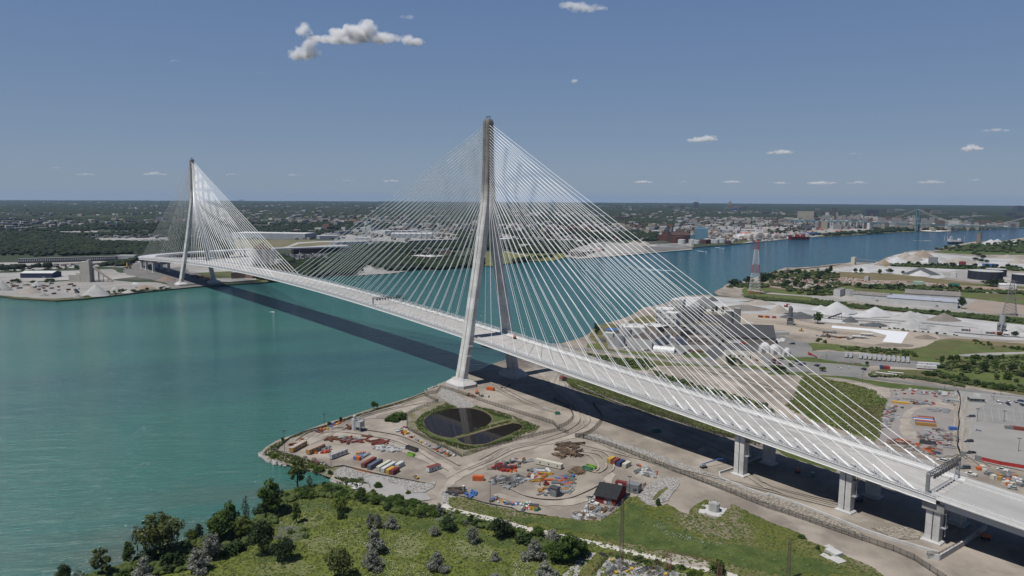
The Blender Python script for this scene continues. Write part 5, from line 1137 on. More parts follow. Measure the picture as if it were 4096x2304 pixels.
# -- lifts and diggers
def boom_lift(f,x,y,ang,m,label,boom,bm=None,z=GZ,scale=1.0):
 t=thing('boom_lift',label,'boom lift',(*(at(f,x,y) if z==GZ else at(f,x,y,z)),z),ang);t.scale=(scale,)*3
 MB().box(0,0,.55,3.4,2.0,.7).build('chassis',steel_dark,t)
 for sx in (-1.3,1.3):
  for sy in (-1,1):q=MB();q.tube((sx,sy*.9,.55),(sx,sy*1.3,.55),.55,n=12);q.build('wheel',tire_m,t)
 b=MB();b.loft([[(-2.2,-.9,1.3),(1.3,-.9,1.3),(1.3,.9,1.3),(-2.2,.9,1.3)],[(-2.0,-.8,2.4),(.6,-.8,2.5),(.6,.8,2.5),(-2.0,.8,2.4)]]);b.build('turret',m,t)
 b=MB();pr=Vector((-1.4,0,2.4))
 for q in boom:q=Vector(q);b.beam(pr,q,.42,.5);pr=q
 b.build('boom',bm or m,t);q=MB();q.box(pr.x+.4,pr.y,pr.z-.9,1.0,1.9,.1)
 for sx in (-.1,.9):
  for sy in (-.9,.9):q.box(pr.x+sx,pr.y+sy,pr.z-.9,.08,.08,1.1)
 q.box(pr.x+.4,pr.y-.9,pr.z+.2,1,.08,.08);q.box(pr.x+.4,pr.y+.9,pr.z+.2,1,.08,.08);q.build('basket',steel_dark,t); return t
boom_lift('K',1838,412,R(-103),mat('lift_grey',(.3,.33,.36)),'blue and grey boom lift reaching towards the first pier',[(10.5,0,3.6),(14.5,0,3.2),(18.5,0,.9)],blue_m)
boom_lift('N',605,1085,R(150),orange_m,'orange boom lift folded beside the tower fence',[(2.8,0,3.0),(-3.6,0,3.3),(7.5,0,3.1)],orange_m)
boom_lift('L',285,455,R(-60),orange_m,'orange boom lift in the shadow under the bridge',[(4,0,2.9),(9,0,1.6)],orange_m)
boom_lift('N',1040,445,R(-30),orange_m,'orange lift parked on the bridge deck beside the barrier',[(2.5,0,2.7),(-1.5,0,2.9)],orange_m,z=dz(-15)+.02,scale=.9)
boom_lift('L',880,735,R(-75),navy_m,'dark blue lift in the shadow behind the middle pier',[(10,0,2.6),(13,0,1.2)],blue_m)
boom_lift('L',2085,1095,R(20),orange_m,'orange machine in the shadow at the lower right',[(2,0,2.6),(4,0,1.4)],orange_m)
def digger(f,x,y,ang,m,label,sc_=1.0):
 t=thing('excavator',label,'excavator',(*at(f,x,y),GZ),ang);t.scale=(sc_,)*3
 for s in (-1,1):q=MB();q.loft([[(a,s*1.0+b,z) for b,z in ((-.25,.1 if abs(a)<1.6 else .35),(.25,.1 if abs(a)<1.6 else .35),(.25,.8 if abs(a)<1.6 else .6),(-.25,.8 if abs(a)<1.6 else .6))] for a in (-1.9,-1.5,1.5,1.9)]);q.build('track',steel_dark,t)
 MB().box(-.5,0,.9,2.8,2.2,1.0).build('body',m,t);MB().box(.5,.6,1.9,1.2,1.0,1.3).build('cab',glass_m,t)
 b=MB();b.beam((.9,-.2,1.6),(3.2,-.2,3.6),.35,.45);b.beam((3.2,-.2,3.6),(4.6,-.2,1.4),.28,.35);b.build('arm',m,t);b=MB();b.box(4.6,-.2,.7,.8,1.0,.8,.0);b.build('bucket',steel_dark,t)
digger('N',500,1112,R(200),amber_m,'small yellow excavator with raised arm by the tower fence',.8);digger('N',570,1125,R(20),orange_m,'orange mini excavator beside the yellow one',.6)
digger('E',1715,1060,R(100),yellow_m,'small yellow excavator at the corner of the pond fence',.6);digger('E',1430,1260,R(10),yellow_m,'yellow excavator at the lower edge of the peninsula yard',.6)
digger('e',2440,500,R(160),yellow_m,'yellow excavator on the sand yard',1.0);digger('e',2275,225,R(170),red_m,'red loader on top of the sand heap',1.5)
digger('R',1100,545,R(70),red_m,'red telehandler among the yard clutter',.8);digger('A',690,1280,R(10),steel_dark,'dark loader beside the big stockpile on the far bank',2.0);digger('A',1150,1058,R(160),yellow_m,'yellow crane-like loader beside the far piers',3.5)
digger('g',185,750,R(40),rust,'rusty machine on the sand yard',1.2)
# -- cars, pickups, lorries
def car_proto(name,m,kind='car'):
 t=thing(name,'','car');L,W_,H_=(4.7,1.85,1.45) if kind=='car' else (5.9,2.0,1.85)
 pf=[(-L/2,.35),(-L/2,.85),(-L*.32,.95),(L*.22,.92),(L/2,.75),(L/2,.35)]
 MB().loft([[(x,y,z) for x,z in pf] for y in (-W_/2,W_/2)]).build('body',m,t)
 if kind=='car':cf=[(-L*.42,.92),(-L*.3,H_),(L*.08,H_),(L*.25,.9)]
 elif kind=='suv':cf=[(-L*.47,.92),(-L*.45,H_),(L*.1,H_),(L*.26,.9)]
 else:cf=[(-L*.02,.92),(0,H_),(L*.2,H_),(L*.32,.9)]
 MB().loft([[(x,y*(.99 if z<1 else .84),z) for x,z in cf] for y in (-W_/2+.03,W_/2-.03)]).build('window',glass_m,t)
 r_=MB();xs=[c[0] for c in cf];r_.box((cf[1][0]+cf[2][0])/2,0,H_,cf[2][0]-cf[1][0]+.05,W_*.82,.06);r_.build('roof',m,t)
 if kind=='pickup':
  b=MB();b.box(-L*.27,0,.95,L*.42,W_,.04)
  for s in (-1,1):b.box(-L*.27,s*(W_/2-.05),.97,L*.42,.1,.4)
  b.box(-L/2+.06,0,.97,.1,W_-.2,.4);b.build('load_bed',m,t)
 for sx in (-L*.31,L*.31):
  for s in (-1,1):q=MB();q.tube((sx,s*(W_/2-.2),.34),(sx,s*(W_/2+.02),.34),.34,n=10);q.build('wheel',tire_m,t)
 return t
CP={}
for nm,m in (('white',white_paint),('black',mat('car_black',(.015,.015,.018),rough=.3)),('silver',mat('car_silver',(.38,.39,.40),rough=.35)),('red',mat('car_red',(.30,.02,.02),rough=.35)),('blue',mat('car_blue',(.03,.06,.16),rough=.35)),('grey',mat('car_grey',(.10,.105,.11),rough=.35))):
 for kd in ('car','suv','pickup'):CP[nm,kd]=(m,kd)
BUILT={}
def car(f,x,y,deg,col,kind,label,group=None,z=GZ):
 loc=(*at(f,x,y,z),z);cn_={'car':'car','suv':'car','pickup':'pickup truck'}[kind]
 if (col,kind) not in BUILT:
  t=car_proto('pickup_truck' if kind=='pickup' else 'parked_car',CP[col,kind][0],kind);BUILT[col,kind]=t;t.location=loc;t.rotation_euler=(0,0,R(deg))
 else:t=dup(BUILT[col,kind],loc,R(deg))
 t['label']=label;t['category']=cn_
 if group:t['group']=group
 return t
car('R',1643,765,15,'white','pickup','white pickup truck parked at the left wall of the red shed');car('R',1630,705,20,'silver','pickup','silver pickup half hidden behind the white one')
car('h',1258,492,60,'grey','suv','dark car driving alone on the dusty road, farthest of three');car('h',1232,782,62,'black','suv','black car on the dusty road, middle of three');car('h',1256,915,62,'black','pickup','black pickup on the dusty road, nearest of three');car('h',1190,1085,60,'grey','suv','dark car behind the post of the near sign gantry')
car('h',1578,330,125,'white','suv','white car, first in the car park row');car('h',1632,338,125,'silver','car','silver car, second in the car park row');car('h',1688,348,125,'black','suv','black car in the car park row');car('h',1698,322,125,'white','car','white car behind the black one in the car park');car('h',1785,335,125,'silver','suv','silver car near the end of the car park row');car('h',1820,312,15,'blue','suv','blue car parked crosswise at the right edge');car('h',1848,358,125,'black','pickup','black pickup at the right end of the car park row')
car('h',1625,1110,0,'white','pickup','white pickup in front of the red hoarding');car('h',1260,1160,-5,'white','pickup','white pickup just behind the bridge parapet');car('h',920,1000,5,'white','suv','white van beside the last stay cable');car('h',1005,1000,0,'white','car','small white car beside the last stay cable');car('h',1740,1320,20,'silver','car','silver car beside the parapet at the lower right')
car('h',855,915,10,'blue','car','dark blue car in the laydown yard');car('h',1335,655,30,'silver','car','lone light machine in the middle of the empty lot')
k=0
for x,y,dg,c,kd,lb in ((65,190,0,'white','pickup','white pickup at the top of the staff car park'),(120,198,5,'black','car','black car right of the white pickup'),(50,212,8,'red','suv','dark red car left in the staff car park'),(105,215,10,'white','car','white car beside the dark red one'),(100,238,10,'red','car','red car in the lower left of the staff car park'),(45,235,10,'grey','suv','grey car beside the red car'),(255,222,5,'black','suv','black car in the middle cluster of the staff car park'),(235,245,5,'white','pickup','white pickup in the middle cluster'),(285,232,8,'silver','car','silver car in the middle cluster'),(290,250,5,'blue','suv','dark blue car in front of the middle cluster'),(318,240,5,'grey','car','grey car right of the middle cluster'),(430,260,3,'black','suv','black car with silver roof above the tree island'),(450,252,3,'silver','car','silver car above the tree island'),(632,282,0,'white','pickup','white pickup alone in the middle of the staff car park'),(714,275,-5,'white','car','white car right of the lone pickup'),(848,292,0,'black','suv','black car at the far end of the staff car park'),(860,282,0,'silver','car','silver car behind the black one at the end'),(215,65,80,'black','suv','black bin-like van beside the white sacks')):
 car('H',x,y,dg-30,c,kd,lb)
for x,y,c,lb in ((1055,780,'white','white car beside the long white tent'),(1095,768,'black','black car beside the long white tent'),(1120,752,'grey','grey car near the long white tent'),(1150,738,'black','black car farthest from the tent'),(1180,725,'red','small red car by the factory wall'),(1940,838,'red','red car beside the small office'),(1985,812,'white','white car beside the small office'),(2150,812,'white','white car behind the staff car park'),(1790,885,'white','white van in front of the office shrubs'),(2105,865,'grey','grey car at the left of the staff car park'),(2195,845,'silver','silver car below the white tents')):
 car('e',x,y,rng.choice((-30,60)),c,'car',lb)
def lorry(f,x0,y0,x1,y1,cab_m,box_m,label,kind='box',d=2.6,h=3.9,L=None):
 loc,a,L0,n=base2(f,x0,y0,x1,y1,d);L=L or L0;t=thing('lorry',label,'lorry',loc,a);Lb=L*.76
 MB().box(0,0,.7,L*.96,1.2,.3).build('chassis',steel_dark,t)
 if kind=='box':MB().box(-L/2+Lb/2,0,1.1,Lb,d,h-1.1).build('box',box_m,t)
 elif kind=='tank':q=MB();q.tube((-L/2,0,2.3),(-L/2+Lb,0,2.3),1.15,n=14);q.build('tank',box_m,t)
 else:
  q=MB();q.loft([[(x,y,z) for y,z in ((-.9,1.1),(-d/2,2.4),(d/2,2.4),(.9,1.1))] for x in (-L/2,-L/2+Lb)]);q.build('tipper',box_m,t)
 q=MB();q.loft([[(L/2-L*.2,y,.8),(L/2,y,.8),(L/2,y,1.9),(L/2-L*.06,y,2.0),(L/2-L*.09,y,3.0),(L/2-L*.2,y,3.1)] for y in (-1.2,1.2)]);q.build('cab',cab_m,t)
 q=MB();q.box(L/2-L*.075,0,2.1,.12,2.1,.8);q.build('windscreen',glass_m,t)
 for xx in (-.42,-.34,.1,.38):
  q=MB();q.tube((xx*L,-1.25,.5),(xx*L,1.25,.5),.5,n=10);q.build('wheel',tire_m,t)
 return t
lorry('e',1578,645,1800,655,red_m,white_m,'white box lorry with red cab beside the factory');lorry('e',1780,640,1825,655,red_m,white_m,'short red-cab lorry behind the long white one',L=7)
lorry('g',1812,680,1925,690,red_m,steel_grey,'red-cab tipper lorry left of the cement silo','tip');lorry('g',2112,718,2228,726,red_m,steel_grey,'red-cab tipper lorry under the cement silo','tip');lorry('g',2230,730,2330,738,white_m,white_m,'white box lorry at the cement silo')
lorry('g',483,772,688,782,white_m,white_m,'white tank trailer nearest on the sand yard','tank');lorry('g',585,742,780,752,white_m,white_m,'white tank trailer behind the nearer one','tank');lorry('g',120,705,296,716,steel_grey,galv,'flatbed trailer with machinery on the sand yard','tip',h=2)
lorry('g',2330,735,2400,742,white_m,white_m,'white mixer trailer at the right edge of the stone yard','tank')
# box trailers
def trailer(f,x,y,lab,L=13,grp='white box trailers in a row'):
 p=Vector(at(f,x,y));q=Vector(at(f,x+8,y-30));d=(q-p).normalized();t=thing('box_trailer',lab,'trailer',(p.x+d.x*L/2,p.y+d.y*L/2,GZ),math.atan2(d.y,d.x),grp)
 MB().box(0,0,1.1,L,2.6,2.9).build('body',white_m,t);MB().box(0,0,4.003,L,2.55,.08).build('roof',mat('trailer_roof',(.30,.32,.36)),t)
 q=MB();q.tube((-L*.36,-1.2,.5),(-L*.36,1.2,.5),.5,n=10);q.build('wheel',tire_m,t);q=MB();q.box(L*.3,0,.1,.2,1.8,1.0);q.build('landing_leg',steel_dark,t);MB().box(-L*.3,0,.6,L*.35,1.6,.5).build('bogie',steel_dark,t); return t
tx=[693,733]+[820+42.2*i for i in range(11)]
ty=[187,190]+[199+3.6*i for i in range(11)]
nth=['first','second','third','fourth','fifth','sixth','seventh','eighth','ninth','tenth','last']
for i in range(13):
 lb=('left' if i==0 else 'right')+' trailer of the pair standing apart' if i<2 else nth[i-2]+' white box trailer from the left in the long row'
 if i==0:t13=trailer('H',tx[i],ty[i],lb)
 else:
  p=Vector(at('H',tx[i],ty[i]));d=Vector((math.cos(t13.rotation_euler.z),math.sin(t13.rotation_euler.z)));dup(t13,(p.x+d.x*6.5,p.y+d.y*6.5,GZ),t13.rotation_euler.z,lb)
for (x0,y0,x1,y1,lb) in ((1325,285,1500,295,'nearer of two long white tank trailers with a red oval mark'),(1335,262,1525,272,'farther of two long white tank trailers')):
 loc,a,L0,n=base2('H',x0,y0,x1,y1,2.6);t=thing('long_trailer',lb,'trailer',loc,a);MB().box(0,0,1.0,L0,2.6,3.0).build('body',white_paint,t)
 nl=Vector((-math.sin(a),math.cos(a)));s=-1 if nl.dot(n)>0 else 1
 q=MB();q.tube((-1.5,s*1.31,2.6),(-1.5,s*1.36,2.6),.55,n=12);q.build('oval_mark',red_m,t);q=MB();q.box(1.4,s*1.32,2.4,3.2,.06,.35);q.build('stripe_mark',steel_grey,t)
 for xx in (-.4,-.32,.38):q=MB();q.tube((xx*L0,-1.2,.5),(xx*L0,1.2,.5),.5,n=10);q.build('wheel',tire_m,t)
# -- light masts, poles, lattice masts
def pole(f,x,y,ytop,label,head=True,m=steel_dark,r_=.16,h=None,group=None):
 X,Y=at(f,x,y);h=h or hgt(f,x,y,ytop);t=thing('light_mast' if head else 'utility_pole',label,'light mast' if head else 'pole',(X,Y,GZ),.5,group)
 MB().tube((0,0,0),(0,0,h),r_,n=6,r2=r_*.6).build('pole',m,t)
 if head:
  q=MB();q.box(0,0,h-.1,2.0,.15,.15)
  for s in (-1,0,1):q.box(s*.8,-.15,h,.5,.3,.45)
  q.build('flood_lights',m,t)
 else:q=MB();q.box(0,0,h-.8,2.4,.12,.15);q.build('cross_arm',m,t)
 return t
for a_ in [('E',255,1025,838,'light mast with dish near the river tip'),('E',612,830,688,'light mast beside the quay, left of the batching plant'),('E',668,1170,1000,'light mast in front of the white site office'),('R',460,745,512,'light mast at the lower left of the storage yard'),('R',2052,665,452,'light mast between grey store box and red shed'),('R',1583,870,682,'light mast in front of the white pickup'),('R',2165,1449,1449,''),
('h',1327,545,395,'white-topped lamp mast beside the car park'),('h',1638,550,420,'dark mast in the car park'),('h',1806,895,738,'dark mast in the lower lot'),('h',1603,240,130,'mast beside the far road'),('h',1520,300,215,'mast at the car park corner'),('h',952,165,85,'pole beside the far road above the laydown yard')]:
 if a_[4]:pole(*a_)
for a_ in [('R',697,1030,850,'slim pole beside the gravel path'),('E',922,1385,1245,'slim pole beside the concrete rubble'),('H',838,415,300,'utility pole by the road beside the meadow'),('H',1308,400,290,'utility pole behind the road at the centre right'),('H',470,215,175,'lamp pole in the staff car park'),('F',1104,180,70,'pole by the factory lane'),('F',668,140,80,'thin pole by the factory lane, left'),('F',1833,470,400,'pole in the brown field behind the bridge'),('D',1352,1395,1340,'pole in front of the white stone heap'),('D',1903,1449,1390,'pole at the lower right stone yard'),('H',520,200,150,'pole beside the red crane boom')]:
 pole(*a_,head=False,r_=.12)
def lattice(f,x,y,ytop,w0,w1,label,m,bands=None,n=14,h=None,name='lattice_mast',arms=(),z=GZ):
 X,Y=at(f,x,y);h=h or hgt(f,x,y,ytop);t=thing(name,label,'lattice mast',(X,Y,z),.4)
 segs=[(0,n,m)] if not bands else [(int(n*a),int(n*b),mm) for a,b,mm in bands]
 for i0,i1,mm in segs:
  b=MB();th=max(.055,w0*.0125)
  for i in range(i0,i1):
   za,zb=h*i/n,h*(i+1)/n;wa=w0+(w1-w0)*i/n;wb=w0+(w1-w0)*(i+1)/n;wa/=2;wb/=2
   ca=[(-wa,-wa,za),(wa,-wa,za),(wa,wa,za),(-wa,wa,za)];cb=[(-wb,-wb,zb),(wb,-wb,zb),(wb,wb,zb),(-wb,wb,zb)]
   for k in range(4):
    j=(k+1)%4;b.beam(ca[k],cb[k],th*1.5,th*1.5);b.beam(ca[k],cb[j],th,th);b.beam(ca[j],cb[k],th,th);b.beam(cb[k],cb[j],th,th)
  b.build('lattice',mm,t)
 for az,al in arms:q=MB();q.beam((-al,0,h*az),(al,0,h*az),.5,.5);q.beam((0,-w1/2,h*az),(0,w1/2,h*az),.4,.4);q.build('cross_arm',m,t)
 return t
rw=mat('mast_red',(.42,.06,.04));ww=mat('mast_white',(.62,.62,.62));rst=mat('mast_rust',(.17,.12,.10),col2=(.10,.08,.07),scale=.6)
lattice('C',2170,1062,590,17,4,'tall red and white lattice pylon on the green point',rw,[(0,.11,rw),(.11,.42,ww),(.42,.56,rw),(.56,.86,ww),(.86,1.01,rw)],n=18,arms=((.985,6),),name='power_pylon')
lattice('K',1046,1400,712,1.7,.7,'rusty lattice mast in the middle of the meadow',rst,n=22)
lattice('K',1500,1400,1230,2.4,1.6,'red lattice portal column at the bottom edge, left',mat('mast_redbrown',(.20,.10,.08)),n=6);lattice('K',1990,1470,1350,2.2,1.4,'red lattice portal column at the bottom edge, right',mat('mast_redbrown',(.20,.10,.08)),n=5)
t=thing('lattice_girder','red-brown lattice beam joining the two columns at the bottom edge','lattice beam',(0,0,0));b=MB()
pA=Vector((*at('K',1500,1400),GZ+8.3));pB=Vector((*at('K',1990,1470),GZ+5.6));nn=16
for i in range(nn):
 u=pA.lerp(pB,i/nn);v=pA.lerp(pB,(i+1)/nn)
 for dz_ in (0,1.1):b.beam(u+Vector((0,0,dz_)),v+Vector((0,0,dz_)),.12,.12)
 b.beam(u+Vector((0,0,1.1*(i%2))),v+Vector((0,0,1.1*((i+1)%2))),.09,.09)
b.build('lattice',mat('mast_redbrown',(.20,.10,.08)),t)
t=thing('lattice_girder','sloping red-brown lattice beam running off the bottom edge','lattice beam',(0,0,0));b=MB();pB=Vector((*at('K',1300,1520),GZ+4))
for i in range(nn):
 u=pA.lerp(pB,i/nn);v=pA.lerp(pB,(i+1)/nn)
 for dz_ in (0,1.1):b.beam(u+Vector((0,0,dz_)),v+Vector((0,0,dz_)),.12,.12)
 b.beam(u+Vector((0,0,1.1*(i%2))),v+Vector((0,0,1.1*((i+1)%2))),.09,.09)
b.build('lattice',mat('mast_redbrown',(.20,.10,.08)),t)
lattice('L',190,1500,1080,1.6,.8,'slim rusty lattice mast at the bottom right',rst,n=16)
lattice('g',2400,492,20,16,3,'tall grey transmission pylon at the right edge',mat('pylon_grey',(.22,.22,.22)),n=12,arms=((.78,8),(.88,7),(.97,6)),name='power_pylon',h=48)
# -- clutter: crates, bundles, beams, pipes, drums, pallets
def mk(kind,m):
 if kind=='crate': return MB().box(0,0,0,1.6,1.2,1.1),'body'
 if kind=='beam_bundle':
  b=MB();rs_=random.Random(1)
  for i in range(6):b.box(rs_.uniform(-.4,.4),(i%3)*.5-.5,.15+(i//3)*.4,rs_.uniform(5,7.5),.3,.32,rs_.uniform(-.05,.05))
  return b,'beams'
 if kind=='pipe_bundle':
  b=MB()
  for i in range(7):y=(i if i<4 else i-3.5)*.5-.75;b.tube((-3,y,.28+(0 if i<4 else .45)),(3,y,.28+(0 if i<4 else .45)),.24,n=8)
  return b,'pipes'
 if kind=='formwork_panel':
  b=MB()
  for i in range(4):b.box(0,0,.05+i*.22,3.0,1.6,.14)
  for i in range(4):b.box(-1.3+i*.85,0,.95,.1,1.6,.12)
  return b,'panels'
 if kind=='timber_stack':
  b=MB();rs_=random.Random(5)
  for i in range(16):b.box(rs_.uniform(-.5,.5),rs_.uniform(-1,1),.05+rs_.uniform(0,.8),rs_.uniform(3,5),.25,.18,rs_.uniform(-.5,.5))
  return b,'planks'
 if kind=='rebar_cage':
  b=MB()
  for i in range(8):a_=i/8*6.28;b.beam((-3,math.cos(a_)*.7,.8+math.sin(a_)*.7),(3,math.cos(a_)*.7,.8+math.sin(a_)*.7),.08,.08)
  for k in range(7):
   for i in range(8):a_=i/8*6.28;a2=(i+1)/8*6.28;b.beam((-3+k,math.cos(a_)*.7,.8+math.sin(a_)*.7),(-3+k,math.cos(a2)*.7,.8+math.sin(a2)*.7),.08,.08)
  return b,'bars'
 if kind=='cable_drum':
  b=MB();b.tube((0,-.5,.9),(0,-.4,.9),.9,n=14);b.tube((0,.4,.9),(0,.5,.9),.9,n=14);b.tube((0,-.4,.9),(0,.4,.9),.5,n=10); return b,'drum'
 if kind=='concrete_block': return MB().box(0,0,0,2.2,.9,.8),'block'
 if kind=='sack':b=MB();b.loft([[(math.cos(a_)*r_,math.sin(a_)*r_,z) for a_ in [k*.785 for k in range(8)]] for r_,z in ((.6,0),(.75,.35),(.65,.85),(.25,1.05))]); return b,'sack'
 if kind=='road_barrier':b=MB();b.loft([[(x,y,z) for y,z in ((-.3,0),(.3,0),(.12,1),(-.12,1))] for x in (-.8,.8)]); return b,'barrier'
PROTO={}
def clutter(f,poly,items,n,lab,grp,seed,base_ang=None,sc_=(.8,1.25)):
 r_=random.Random(seed);P_=scatter(pts(f,poly),n,r_);got=[]
 for i,p in enumerate(P_):
  kd,m=items[i%len(items)];key=(kd,m.name)
  if key not in PROTO:
   b,pn=mk(kd,m);o=b.build(kd,m);PROTO[key]=o
  else:o=PROTO[key].copy();sc.collection.objects.link(o)
  o.location=(p[0],p[1],GZ);o.rotation_euler=(0,0,(base_ang if base_ang is not None else 0)+r_.choice((0,.2,1.57,1.4,.7)) if base_ang is not None else r_.uniform(0,3.1))
  s=r_.uniform(*sc_);o.scale=(s,s,s)
  tag(o,f"{COL.get(m.name, 'grey')} {kd.replace('_', ' ')} {lab}",kd.replace('_',' '),grp)
COL={'galvanised':'galvanised','grey_steel':'grey','rusty_steel':'rusty','timber':'brown','white_paint':'white','container_white':'white','red_paint':'red','orange_paint':'orange','yellow_paint':'yellow','blue_paint':'blue','dark_steel':'black','concrete':'pale','green_paint':'green','new_concrete':'pale','weathered_grey':'weathered grey','rust_red_paint':'rust-red','amber_paint':'ochre'}
G_,S2,W2,Rr2,T2,O2,Y2,B2,D2=galv,steel_grey,white_m,red_m,timber,orange_m,yellow_m,blue_m,steel_dark
clutter('R','470,360 560,310 740,330 830,370 830,395 680,400 520,385',[('road_barrier',Rr2),('road_barrier',O2),('crate',Rr2),('road_barrier',Rr2),('rebar_cage',D2)],46,'in the red heap on the left of the storage yard','red heap in the storage yard',51,sc_=(.9,1.5))
clutter('R','600,295 780,250 900,250 900,280 740,330 620,320',[('beam_bundle',S2),('crate',D2),('pipe_bundle',G_),('crate',T2),('crate',rust)],16,'at the far left of the storage yard','far left clutter of the storage yard',52)
clutter('R','560,470 700,440 850,470 850,510 740,560 700,600 560,560 480,520 460,440',[('rebar_cage',D2),('formwork_panel',S2),('pipe_bundle',G_),('rebar_cage',S2),('formwork_panel',G_)],34,'in the grey stack beside the left light mast','grey stacks in the storage yard',53)
clutter('R','900,370 1130,340 1180,380 1090,420 950,470 880,420',[('pipe_bundle',G_),('beam_bundle',S2),('crate',O2),('crate',D2),('pipe_bundle',W2)],18,'near the cream office cabin','clutter near the cream cabin',54)
clutter('R','900,460 1060,400 1130,440 1080,480 980,510',[('beam_bundle',Y2),('beam_bundle',amber_m),('timber_stack',T2),('crate',Rr2)],16,'in the yellow stack of the storage yard','yellow beams in the storage yard',55)
clutter('R','1090,500 1260,430 1420,450 1440,520 1320,560 1200,540',[('beam_bundle',O2),('beam_bundle',S2),('timber_stack',T2),('crate',B2),('pipe_bundle',S2),('crate',O2)],30,'in the middle of the storage yard','middle clutter of the storage yard',56)
clutter('R','1020,620 1120,590 1300,560 1460,570 1400,620 1300,650 1150,700 1040,660',[('concrete_block',S2),('timber_stack',amber_m),('beam_bundle',G_),('rebar_cage',W2),('crate',S2),('crate',navy_m)],28,'around the weathered hut','clutter around the weathered hut',57)
clutter('R','1360,390 1470,350 1530,400 1440,430',[('timber_stack',T2),('timber_stack',timber)],10,'in the timber heap right of centre','timber heap',58)
clutter('K','405,270 500,180 620,185 680,215 610,290 440,310',[('timber_stack',T2),('beam_bundle',mat('old_timber',(.10,.075,.055))),('beam_bundle',mat('old_timber',(.10,.075,.055)))],20,'in the big heap of old piles beside the haul road','big heap of old timber piles',59,sc_=(1.2,1.9))
clutter('R','2110,320 2230,330 2290,370 2390,400 2330,450 2190,440 2130,400',[('pipe_bundle',G_),('beam_bundle',S2),('crate',W2),('crate',S2),('crate',O2)],22,'beside the fence right of the cream container','clutter beside the long fence',60)
clutter('R','1560,790 1640,820 1880,800 1880,830 1700,900 1620,950 1420,950 1390,900 1480,870',[('concrete_block',conc_new),('crate',W2),('beam_bundle',G_),('crate',S2),('concrete_block',concrete),('timber_stack',T2)],44,'at the lower right corner of the storage yard','lower right clutter of the storage yard',61)
clutter('R','470,700 700,740 900,770 1000,820 1100,860 1000,850 800,810 520,740',[('sack',W2),('crate',green_m),('crate',B2),('beam_bundle',S2),('sack',W2),('crate',O2),('crate',Y2)],30,'along the lower fence of the storage yard','clutter along the lower fence',62)
clutter('R','830,770 930,745 950,800 860,840',[('sack',W2),('sack',W2),('crate',Rr2)],22,'in the white and red pile by the yellow kiosk','white and red sack pile',63)
clutter('R','180,660 260,610 330,640 300,690 200,690',[('sack',B2),('sack',B2),('crate',B2)],18,'in the blue heap at the left of the storage yard','blue heap',64,sc_=(.6,1.1))
clutter('R','0,600 60,590 130,670 40,660',[('beam_bundle',mat('old_timber',(.10,.075,.055))),('beam_bundle',D2)],9,'in the dark pile left of the blue heap','dark beam pile',65)
clutter('Q','740,570 880,520 890,580 800,590',[('beam_bundle',rust),('beam_bundle',mat('old_timber',(.10,.075,.055)))],9,'in the small heap behind the yellow cabins','small rusty heap',66)
clutter('Q','920,600 1000,550 1200,560 1380,520 1370,600 1250,640 1100,640',[('beam_bundle',rust),('beam_bundle',rustred_m),('crate',rustred_m),('formwork_panel',S2),('formwork_panel',G_)],26,'in the rusty steel stack of the peninsula yard','rusty steel stack',67)
clutter('Q','1380,640 1450,590 1620,610 1620,660 1450,650',[('beam_bundle',rust),('beam_bundle',rustred_m)],12,'in the row of red beams of the peninsula yard','red beams',68)
clutter('Q','1400,690 1560,660 1850,680 1850,740 1640,760 1480,740',[('formwork_panel',W2),('sack',W2),('formwork_panel',G_),('formwork_panel',W2)],34,'in the white material left of the black skip','white material in the peninsula yard',69)
clutter('Q','1750,440 1900,400 1990,520 2174,600 2174,650 2000,600 1850,520',[('sack',W2),('crate',Rr2),('crate',Y2),('formwork_panel',W2),('crate',S2)],30,'along the pond fence','clutter along the pond fence',70)
clutter('E','1400,910 1560,960 1700,1010 1790,1080 1700,1060 1500,980',[('formwork_panel',G_),('sack',W2),('crate',O2),('beam_bundle',S2)],16,'at the lower pond fence','clutter at the lower pond fence',71)
clutter('Q','560,700 760,680 790,760 720,830 600,810 560,760',[('beam_bundle',S2),('crate',O2),('formwork_panel',W2),('crate',Rr2)],18,'between yellow cabin and white trailer','clutter by the white trailer',72)
clutter('Q','400,820 500,850 700,900 760,960 640,940 480,880',[('crate',rustred_m),('crate',S2),('crate',T2),('sack',W2)],18,'along the chain-link fence of the peninsula','clutter along the chain-link fence',73)
clutter('Q','1150,870 1170,800 1300,770 1390,810 1340,840 1200,880',[('crate',amber_m),('crate',B2),('crate',O2),('beam_bundle',G_)],12,'beside the ochre tank left of the containers','ochre clutter',74,sc_=(1,1.9))
clutter('Q','560,480 700,400 860,350 990,310 1000,330 820,400 640,490',[('crate',O2),('crate',B2),('crate',Y2),('crate',Rr2),('beam_bundle',rust)],16,'along the quay silt fence','clutter along the quay',75)
clutter('Q','230,680 400,560 470,560 330,680',[('beam_bundle',rust),('crate',amber_m),('sack',W2)],10,'behind the first yellow cabin','clutter behind the yellow cabin',76)
clutter('N','600,1100 740,1120 740,1135 640,1120',[('crate',W2),('crate',S2),('crate',D2)],8,'on the white pallet beside the orange lift','crates beside the tower fence',77)
clutter('N','840,1030 900,1020 980,985 990,1000 880,1045',[('crate',D2),('crate',S2)],5,'in front of the shadow near the far footing','dark crates near the footing',78)
hm_=[('beam_bundle',S2),('formwork_panel',S2),('pipe_bundle',G_),('crate',S2),('crate',D2),('concrete_block',concrete),('rebar_cage',S2),('beam_bundle',rust),('formwork_panel',G_),('crate',Rr2)]
clutter('h','350,185 560,170 900,200 1000,200 1090,215 1090,260 960,270 700,250 400,235',[('crate',Rr2),('formwork_panel',W2),('crate',D2),('beam_bundle',S2),('crate',W2),('formwork_panel',G_)],46,'along the far edge of the laydown yard','far edge of the laydown yard',81)
